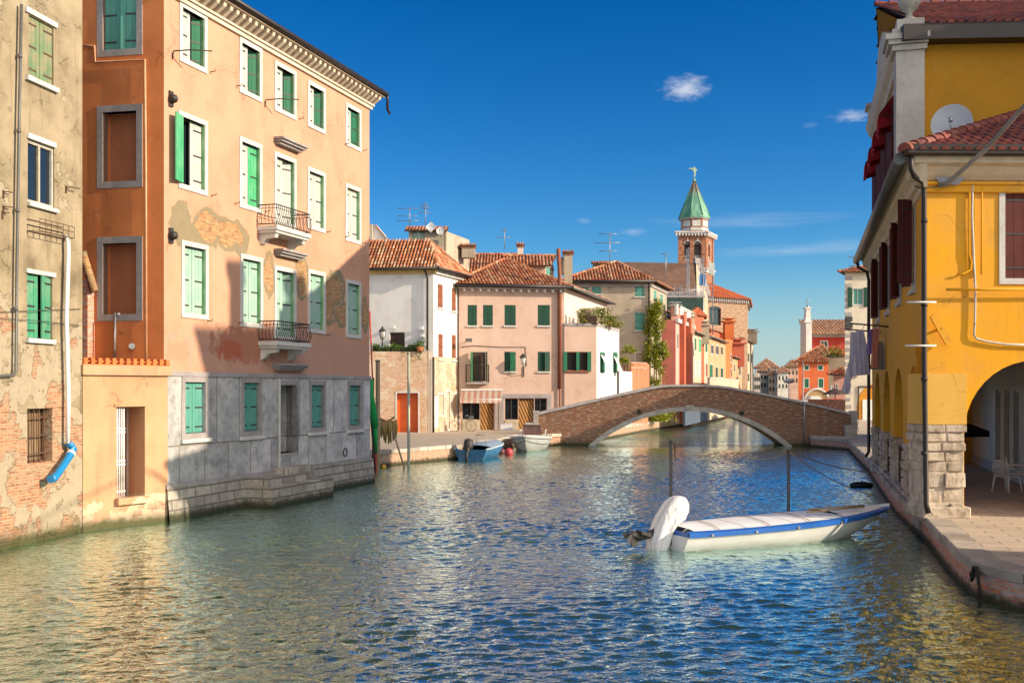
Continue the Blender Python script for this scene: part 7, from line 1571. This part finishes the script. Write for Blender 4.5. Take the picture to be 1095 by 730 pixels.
# foredeck and hatch boards, gently crowned
mb=MB()
for i in range(22,n-1):
    a,b=S[i][4],S[i+1][4]
    for k in range(4):
        u0=-1+k*.5; u1=u0+.5; A=lambda p,u: (p[0],max(0,p[1]-.11)*u,p[2]+.02+.07*(1-u*u))
        mb.add([A(a,u0),A(b,u0),A(b,u1),A(a,u1)],[(0,1,2,3)],0,None,True)
mb.build('foredeck',M_bw,wb)
for k in range(3):
    mb=MB(); i0,i1=(1,8,15)[k],(8,15,22)[k]; N=6
    for i in range(i0,i1):
        a,b=S[i][4],S[i+1][4]; hz=.03+.04*sin(pi*min(1,(i/22.0))**.8)*.9; hz2=.03+.04*sin(pi*min(1,((i+1)/22.0))**.8)*.9
        for q in range(N):
            u0=-1+2*q/N; u1=u0+2/N; A=lambda p,u,hh,g=0: (p[0]+g,(p[1]-.10)*u,p[2]+.012+hh*(1-abs(u)**3))
            g=.02 if i==i0 else 0; mb.add([A(a,u0,hz,g),A(b,u0,hz2),A(b,u1,hz2),A(a,u1,hz,g)],[(0,1,2,3)],0,None,True)
    mb.build('hatch_board',M_bw,wb)
M_strap=paint('brown_strap',(.42,.28,.18),.8)
for i in (5,12,18):
    p=S[i][4]; hz=.03+.04*sin(pi*min(1,(i/22.0))**.8)*.9; mb=MB(); pts=[(p[0]+.12*u,(p[1]-.09)*u,p[2]+.03+hz*(1-abs(u)**3)) for u in [-1+.2*k for k in range(11)]]; mb.tube(pts,.008,5); mb.build('lashing',M_strap,wb)
mb=MB(); mb.tube([(3.2,-.55,.68),(4.9,-.42,.72)],.022,6); mb.tube([(3.3,-.42,.72),(4.95,-.34,.74)],.018,6); mb.build('oar',MT['wood_grey'],wb)
for i in (3,9,15,21):
    a=S[i][4]; mb=MB(); mb.box((a[0]-.03,-(a[1]+.05),a[2]-.09),(a[0]+.03,-(a[1]+.03),a[2]-.04)); mb.build('fitting',MT['steel'],wb)
# outboard: tilted up, wrapped in a white cover
ob=MB(); ob.tube([(-.08,0,.12),(-.2,0,.34),(-.28,0,.5)],[.09,.1,.1],8); ob.box((-.22,-.12,.1),(.02,.12,.5)); wo=ob.build('motor_bracket',MT['iron'],wb)
mb=MB(); mb.tube([(-.2,0,.4),(-.55,0,.3),(-.78,0,.24)],[.10,.075,.05],10); mb.tube([(-.55,0,.3),(-.88,0,.33),(-1.0,0,.35)],[.06,.075,.03],10); mb.prism([(-.7,.30),(-.95,.30),(-.9,.08),(-.78,.1)],-.015,.015,axis='y')
mb.prism([(-.5,.36),(-.72,.42),(-.74,.36),(-.5,.28)],-.13,.13,axis='y'); mb.build('motor_leg',MT['iron'],wb)
mb=MB()
for k in range(3):
    a=2*pi*k/3+.4; R=RX(a); mb.add([R@Vector(p)+Vector((-.98,0,.345)) for p in ((0,0,0),(.04,.07,.05),(.02,.10,.18),(-.03,-.02,.2),(-.03,-.06,.1))],[(0,1,2,3,4),(4,3,2,1,0)])
mb.build('propeller',MT['steel'],wb)
cov=MB(); prof=[(-.30,0,.02,.17,.20),(-.26,0,.16,.24,.24),(-.20,0,.34,.23,.24),(-.10,0,.52,.22,.25),(.02,0,.68,.23,.27),(.14,0,.80,.27,.29),(.27,0,.88,.27,.27),(.38,0,.90,.19,.2),(.46,0,.88,.05,.06)]
vs=[];N=28
ax=[Vector(p[:3]) for p in prof]
for i,p in enumerate(prof):
    t_=(ax[min(i+1,len(ax)-1)]-ax[max(0,i-1)]).normalized(); w_=Vector((0,1,0)); u_=w_.cross(t_)
    for k in range(N):
        a=2*pi*k/N; f=1.06+(.16*sin(5*a+i*.35)+.13*sin(8*a-i*.4)+.07*sin(13*a+i*.3))*max(.25,1-i*.10); hang=-.16*max(0,1-i/3)*(1+.4*sin(3*a+1)) if i<3 else 0
        vs.append(ax[i]+u_*(cos(a)*p[3]*f)+w_*(sin(a)*p[4]*f)+Vector((0,0,hang)))
cov.add(vs,[(i*N+k,i*N+(k+1)%N,(i+1)*N+(k+1)%N,(i+1)*N+k) for i in range(len(prof)-1) for k in range(N)],0,None,True)
def cloth_cover():
    t=NT('white_cloth_cover').coords(); n=t.noise(t.vm('MULTIPLY',t.obj,(7,7,1.6)),1.6,3,.5,.6); t.bump(n,.5,.08); return t.done(t.mix(n,(.70,.69,.68),(.84,.82,.80)),.85)
M_cov=cloth_cover(); o=cov.build('motor_cover',M_cov,wb); o['label']='white cloth tied over the tilted outboard motor'
mod=o.modifiers.new('sub','SUBSURF'); mod.levels=mod.render_levels=1
# ------------------------------------------------------------ mooring poles and ropes
def mpole(px,d,yt,label,r=.04,lean=(0,0),mat=None,zb=-1,group='mooring poles'):
    zt=ray(px,yt,d).z; e_=empty('mooring_pole',(pw(px,d)[0],d,0),0,label,'pole',group); mb=MB(); mb.tube([(-lean[0]*.3,-lean[1]*.3,zb),(0,0,0),(lean[0],lean[1],zt)],[r,r,r*.9],8); mb.lathe([(r*1.1,zt-.05),(r*1.2,zt),(r*.3,zt+.02)],8,M=T((lean[0],lean[1],0))); mb.build('shaft',mat or MT['gutter_grey'],e_); return e_
a_=mpole(717.3,29.0,471,'grey steel pole standing in the water behind the covered outboard motor',.045); b_=mpole(843,29.5,481,'grey steel pole with ropes behind the middle of the white motorboat',.045)
mb=MB(); mb.tube([(0,0,ray(0,472,29).z-.25),(.1,0,ray(0,472,29).z-.02),(.12,0,ray(0,472,29).z-.5)],.018,5); mb.build('rope_loop',MT['rope'],a_)
def rope(p,q,sag,label,r=.014):
    p=Vector(p);q=Vector(q); e_=empty('mooring_rope',p,0,label,'rope','mooring ropes'); pts=[(q-p)*t_-Vector((0,0,sag*4*t_*(1-t_))) for t_ in [k/14 for k in range(15)]]; mb=MB(); mb.tube(pts,r,5); mb.build('rope_strand',MT['rope'],e_); return e_
pt=ray(843,482,29.5); rope(pt,(12.8,37.0,.5),.15,'pale rope from the grey pole to the far quay wall'); rope(pt,(11.4,32.5,.1),.25,'slack rope from the grey pole down into the water by the quay'); rope(pt,ray(800,489,30),.12,'short rope running left from the top of the grey pole')
def buoy(px,d,r,label,col,sc=(1,1,1)):
    e_=empty('buoy',(pw(px,d)[0],d,0),0,label,'buoy','floating buoys'); mb=MB(); mb.lathe([(.01,-r*.4)]+[(r*sin(pi*k/10),r*.5-r*cos(pi*k/10)) for k in range(1,10)]+[(.02,r*1.5)],16,M=Matrix.Diagonal((*sc,1))); mb.build('float',paint('buoy_'+label.split()[0],col,.5,.1),e_); mb=MB(); mb.tube([(0,0,r*1.35*sc[2]),(0,0,r*1.7*sc[2])],.02,5); mb.build('eyelet',MT['iron'],e_); return e_
buoy(921,37.2,.28,'black flattened buoy floating beside the right quay wall',(.01,.01,.012),(1.5,.9,.42)); buoy(410.5,46,.1,'yellow small float at the foot of the wooden posts',(.8,.45,.02)); buoy(544,55,.22,'red round fender between the two moored boats',(.42,.04,.05),(1,1,1.1)); buoy(536,56,.2,'dark maroon float left of the red fender',(.1,.02,.02))
# posts, nets and red pole by the orange house corner
mpole(404,45.2,385,'thick weathered wooden post beside the orange house corner',.10,mat=MT['wood_grey']); mpole(399,45.0,404,'dark slim post left of the thick wooden post',.05,mat=MT['rust']); mpole(401.5,45.6,430,'leaning dark branch among the posts by the orange house',.05,(-.25,0),MT['wood_dark'])
mpole(402.5,44.9,333,'tall thin red pole leaning against the orange house corner',.035,(-.28,0),paint('red_pole_paint',(.5,.06,.03),.5)); mpole(437,46.6,377,'tall pale green pole in front of the orange door',.065,mat=paint('pale_green_pole',(.36,.38,.28),.6)); mpole(432.5,45.6,459,'leaning brown stick holding up the fishing net',.04,(-.5,0),MT['wood_grey'])
def netm(name,col):
    t=NT(name).coords(); n=t.noise(t.vm('MULTIPLY',t.obj,(30,30,9)),2,4); t.bump(n,.8,.05); return t.done(t.mix(n,mul(col,.5),col),.9)
fn=empty('fishing_net',ray(407,448,45.8),0,'bundled ochre fishing net hanging between the post and the leaning stick','fishing net'); mb=MB()
for k in range(7):
    x=.05+.1*k; mb.tube([(x,random.gauss(0,.03),.0-.08*abs(sin(k))),(x+random.gauss(0,.03),random.gauss(0,.04),-.35),(x+random.gauss(0,.03),0,-.7-.35*sin(pi*(k+.5)/7))],[.05,.09,.03],8)
mb.tube([(-.1,0,.05),(.3,0,-.12),(.6,0,.1)],.05,6); mb.build('netting',netm('ochre_net',(.50,.34,.13)),fn)
gn=empty('green_net',ray(399,405,44.7),0,'bright green netting draped down the posts at the orange house corner','net'); mb=MB(); mb.tube([(-.12,0,0),(-.1,0,-.6),(0,0,-1.3),(.08,0,-2.0)],[.13,.12,.14,.16],9); mb.tube([(.05,0,-1.6),(.1,.05,-2.4),(.13,0,-3.1)],[.1,.09,.04],8); mb.build('netting',netm('green_netting',(.01,.45,.10)),gn)
# mooring ring with hanging rope on the near quay
rr=empty('tarred_rope',(7.52,17.3,.42),-1.62,'tarred black rope loop hanging from an iron ring on the near brick quay','rope'); mb=MB(); mb.tube([(0,0,0),(-.16,-.02,.06),(-.26,-.04,-.06),(-.2,-.05,-.14),(-.1,-.05,-.04),(-.15,-.04,.09),(0,-.05,.1),(.1,-.06,-.0),(.15,-.06,-.2),(.17,-.06,-.5)],.028,8); mb.build('rope_coil',paint('tar_rope',(.02,.016,.012),.9,.3),rr); mb=MB(); mb.lathe([(.05,0),(.05,.05)],8,M=RX(pi/2)); mb.build('ring_bolt',MT['rust'],rr)
# ------------------------------------------------------------ moored boats on the left
M_blue=paint('faded_blue_boat',(.02,.13,.28),.5,.3,(.35,.4,.42),.4)
bb=empty('blue_boat',(pw(503,50.9)[0],50.9,0),atan2(4.6,1.35),'small blue boat with a dark outboard motor and pale tarpaulin by the left quay','boat')
sec=hull_mesh(3.9,.78,.85,.5,.72,bowrake=.4); S=make_hull(sec,20); hull_obj(S,0,4,'hull',M_blue,bb); mb=MB()
for sg in (1,-1): mb.tube([(s[4][0],sg*s[4][1],s[4][2]+.02) for s in S],.04,6)
mb.build('gunwale',paint('pale_blue_trim',(.4,.5,.55),.5),bb); mb=MB()
for i in range(5,20):
    a,b=S[i][4],S[i+1][4]
    for q in range(6):
        u0=-1+q/3; u1=u0+1/3; f=lambda p,u,i_: (p[0],p[1]*u,p[2]+.02+.2*(1-u*u)*(1-abs(i_-10)/14)); mb.add([f(a,u0,i),f(b,u0,i+1),f(b,u1,i+1),f(a,u1,i)],[(0,1,2,3)],0,None,True)
mb.build('tarpaulin',paint('pale_blue_tarpaulin',(.24,.32,.42),.6,.2,(.2,.3,.4),.4),bb); mb=MB(); mb.tube([(-.1,.1,.3),(-.12,.1,.6)],.09,8); mb.lathe([(.1,.5),(.22,.62),(.24,.85),(.2,1.02),(.05,1.08)],12,M=T((-.12,.15,-.02)) @ RY(.35)); mb.tube([(-.15,.1,.5),(-.3,.1,.0)],.06,6); mb.build('outboard_motor',MT['iron'],bb); mb=MB()
for x,y in ((1.2,-.4),(1.2,.1),(1.8,-.2)): mb.tube([(x,y,.6),(x,y,1.15)],.02,5)
mb.tube([(1.2,-.4,1.15),(1.2,.1,1.15)],.02,5); mb.build('rail',MT['steel'],bb)
gb=empty('grey_boat',(pw(572,61.0)[0],61.2,0),radians(262),'pale grey boat with lapped planks moored bow on beside the bridge','boat')
sec=hull_mesh(4.0,.95,1.05,.62,.86,bowrake=.35); S=make_hull(sec,22); M_gb=paint('pale_grey_boat_paint',(.50,.52,.50),.5,.15,(.3,.3,.26),.4); hull_obj(S,0,4,'hull',M_gb,gb); mb=MB()
for sg in (1,-1):
    mb.tube([(s[4][0],sg*s[4][1],s[4][2]+.01) for s in S],.045,6)
mb.build('gunwale',MT['white_paint'],gb); mb=MB()
for sg in (1,-1):
    for j in (2,3): mb.tube([(s[j][0],sg*(s[j][1]+.005),s[j][2]) for s in S],.02,4)
mb.build('plank_edge',MT['gutter_grey'],gb); mb=MB()
for i in range(8,22):
    a,b=S[i][4],S[i+1][4]
    for q in range(4):
        u0=-1+q/2; u1=u0+.5; f=lambda p,u: (p[0],p[1]*u,p[2]+.0+.06*(1-u*u)); mb.add([f(a,u0),f(b,u0),f(b,u1),f(a,u1)],[(0,1,2,3)],0,None,True)
mb.build('deck',M_gb,gb); mb=MB(); mb.tube([(1.2,-.55,.7),(1.25,-.5,1.35),(1.25,.5,1.35),(1.2,.55,.7)],.03,6); mb.box((1.2,-.48,.8),(1.24,.48,1.33)); mb.build('windscreen',paint('brown_screen',(.2,.1,.08),.3),gb); mb=MB(); mb.tube([(.2,-.7,.7),(.3,-.7,1.05),(1.0,-.72,1.08),(1.2,-.7,.75)],.022,5); mb.build('handrail',MT['white_paint'],gb); mb=MB(); mb.tube([(.2,.7,.7),(.3,.7,1.05),(1.0,.72,1.08),(1.2,.7,.75)],.022,5); mb.build('handrail',MT['white_paint'],gb)
# ------------------------------------------------------------ bicycle by the white house
bk=empty('bicycle',(pw(495,67.6)[0],67.4,GL),.05,'old grey bicycle leaning by the wall between the white and pink houses','bicycle')
M_bk=paint('grey_bicycle_paint',(.35,.34,.32),.4)
for x,nm in ((-.52,'wheel'),(.52,'wheel')):
    mb=MB(); R=.33; pts=[(x+R*cos(2*pi*k/24),0,R+.0+R*sin(2*pi*k/24)) for k in range(25)]; mb.tube(pts,.018,5,cap=False); w=mb.build('wheel',MT['iron'],bk); mb=MB()
    for k in range(12): a=2*pi*k/12; mb.tube([(x,0,R),(x+R*cos(a),0,R+R*sin(a))],.004,4)
    mb.build('spokes',MT['steel'],w)
mb=MB()
for a,b in (((-.52,0,.33),(-.1,0,.3)),((-.1,0,.3),(.36,0,.78)),((-.22,0,.8),(.36,0,.78)),((-.1,0,.3),(-.24,0,.86)),((-.52,0,.33),(-.2,0,.78)),((.36,0,.85),(.52,0,.33))): mb.tube([a,b],.018,6)
mb.build('frame',M_bk,bk); mb=MB(); mb.tube([(.33,0,.85),(.31,0,1.0),(.25,-.25,1.0),(.15,-.28,.97)],.014,6); mb.tube([(.31,0,1.0),(.25,.25,1.0),(.15,.28,.97)],.014,6); mb.build('handlebar',MT['steel'],bk); mb=MB(); mb.prism([(-.38,.86),(-.12,.88),(-.12,.92),(-.38,.94)],-.07,.07,axis='y'); mb.build('saddle',MT['iron'],bk); mb=MB(); mb.box((.4,-.18,.72),(.68,.18,.98)); mb.build('basket',MT['gutter_grey'],bk)
# cloth bundle by the shop door
cb=empty('crate_of_goods',(pw(542,69)[0],68.9,GL),0,'low pale crate of goods in front of the second shop window','crate'); mb=MB(); mb.box((-.4,-.25,0),(.4,.25,.32)); mb.build('box',MT['white_paint'],cb); mb=MB()
for k in range(4): mb.box((-.34+k*.18,-.18,.32),(-.2+k*.18,.18,.42+.04*(k%2)))
mb.build('goods',M_lav,cb)
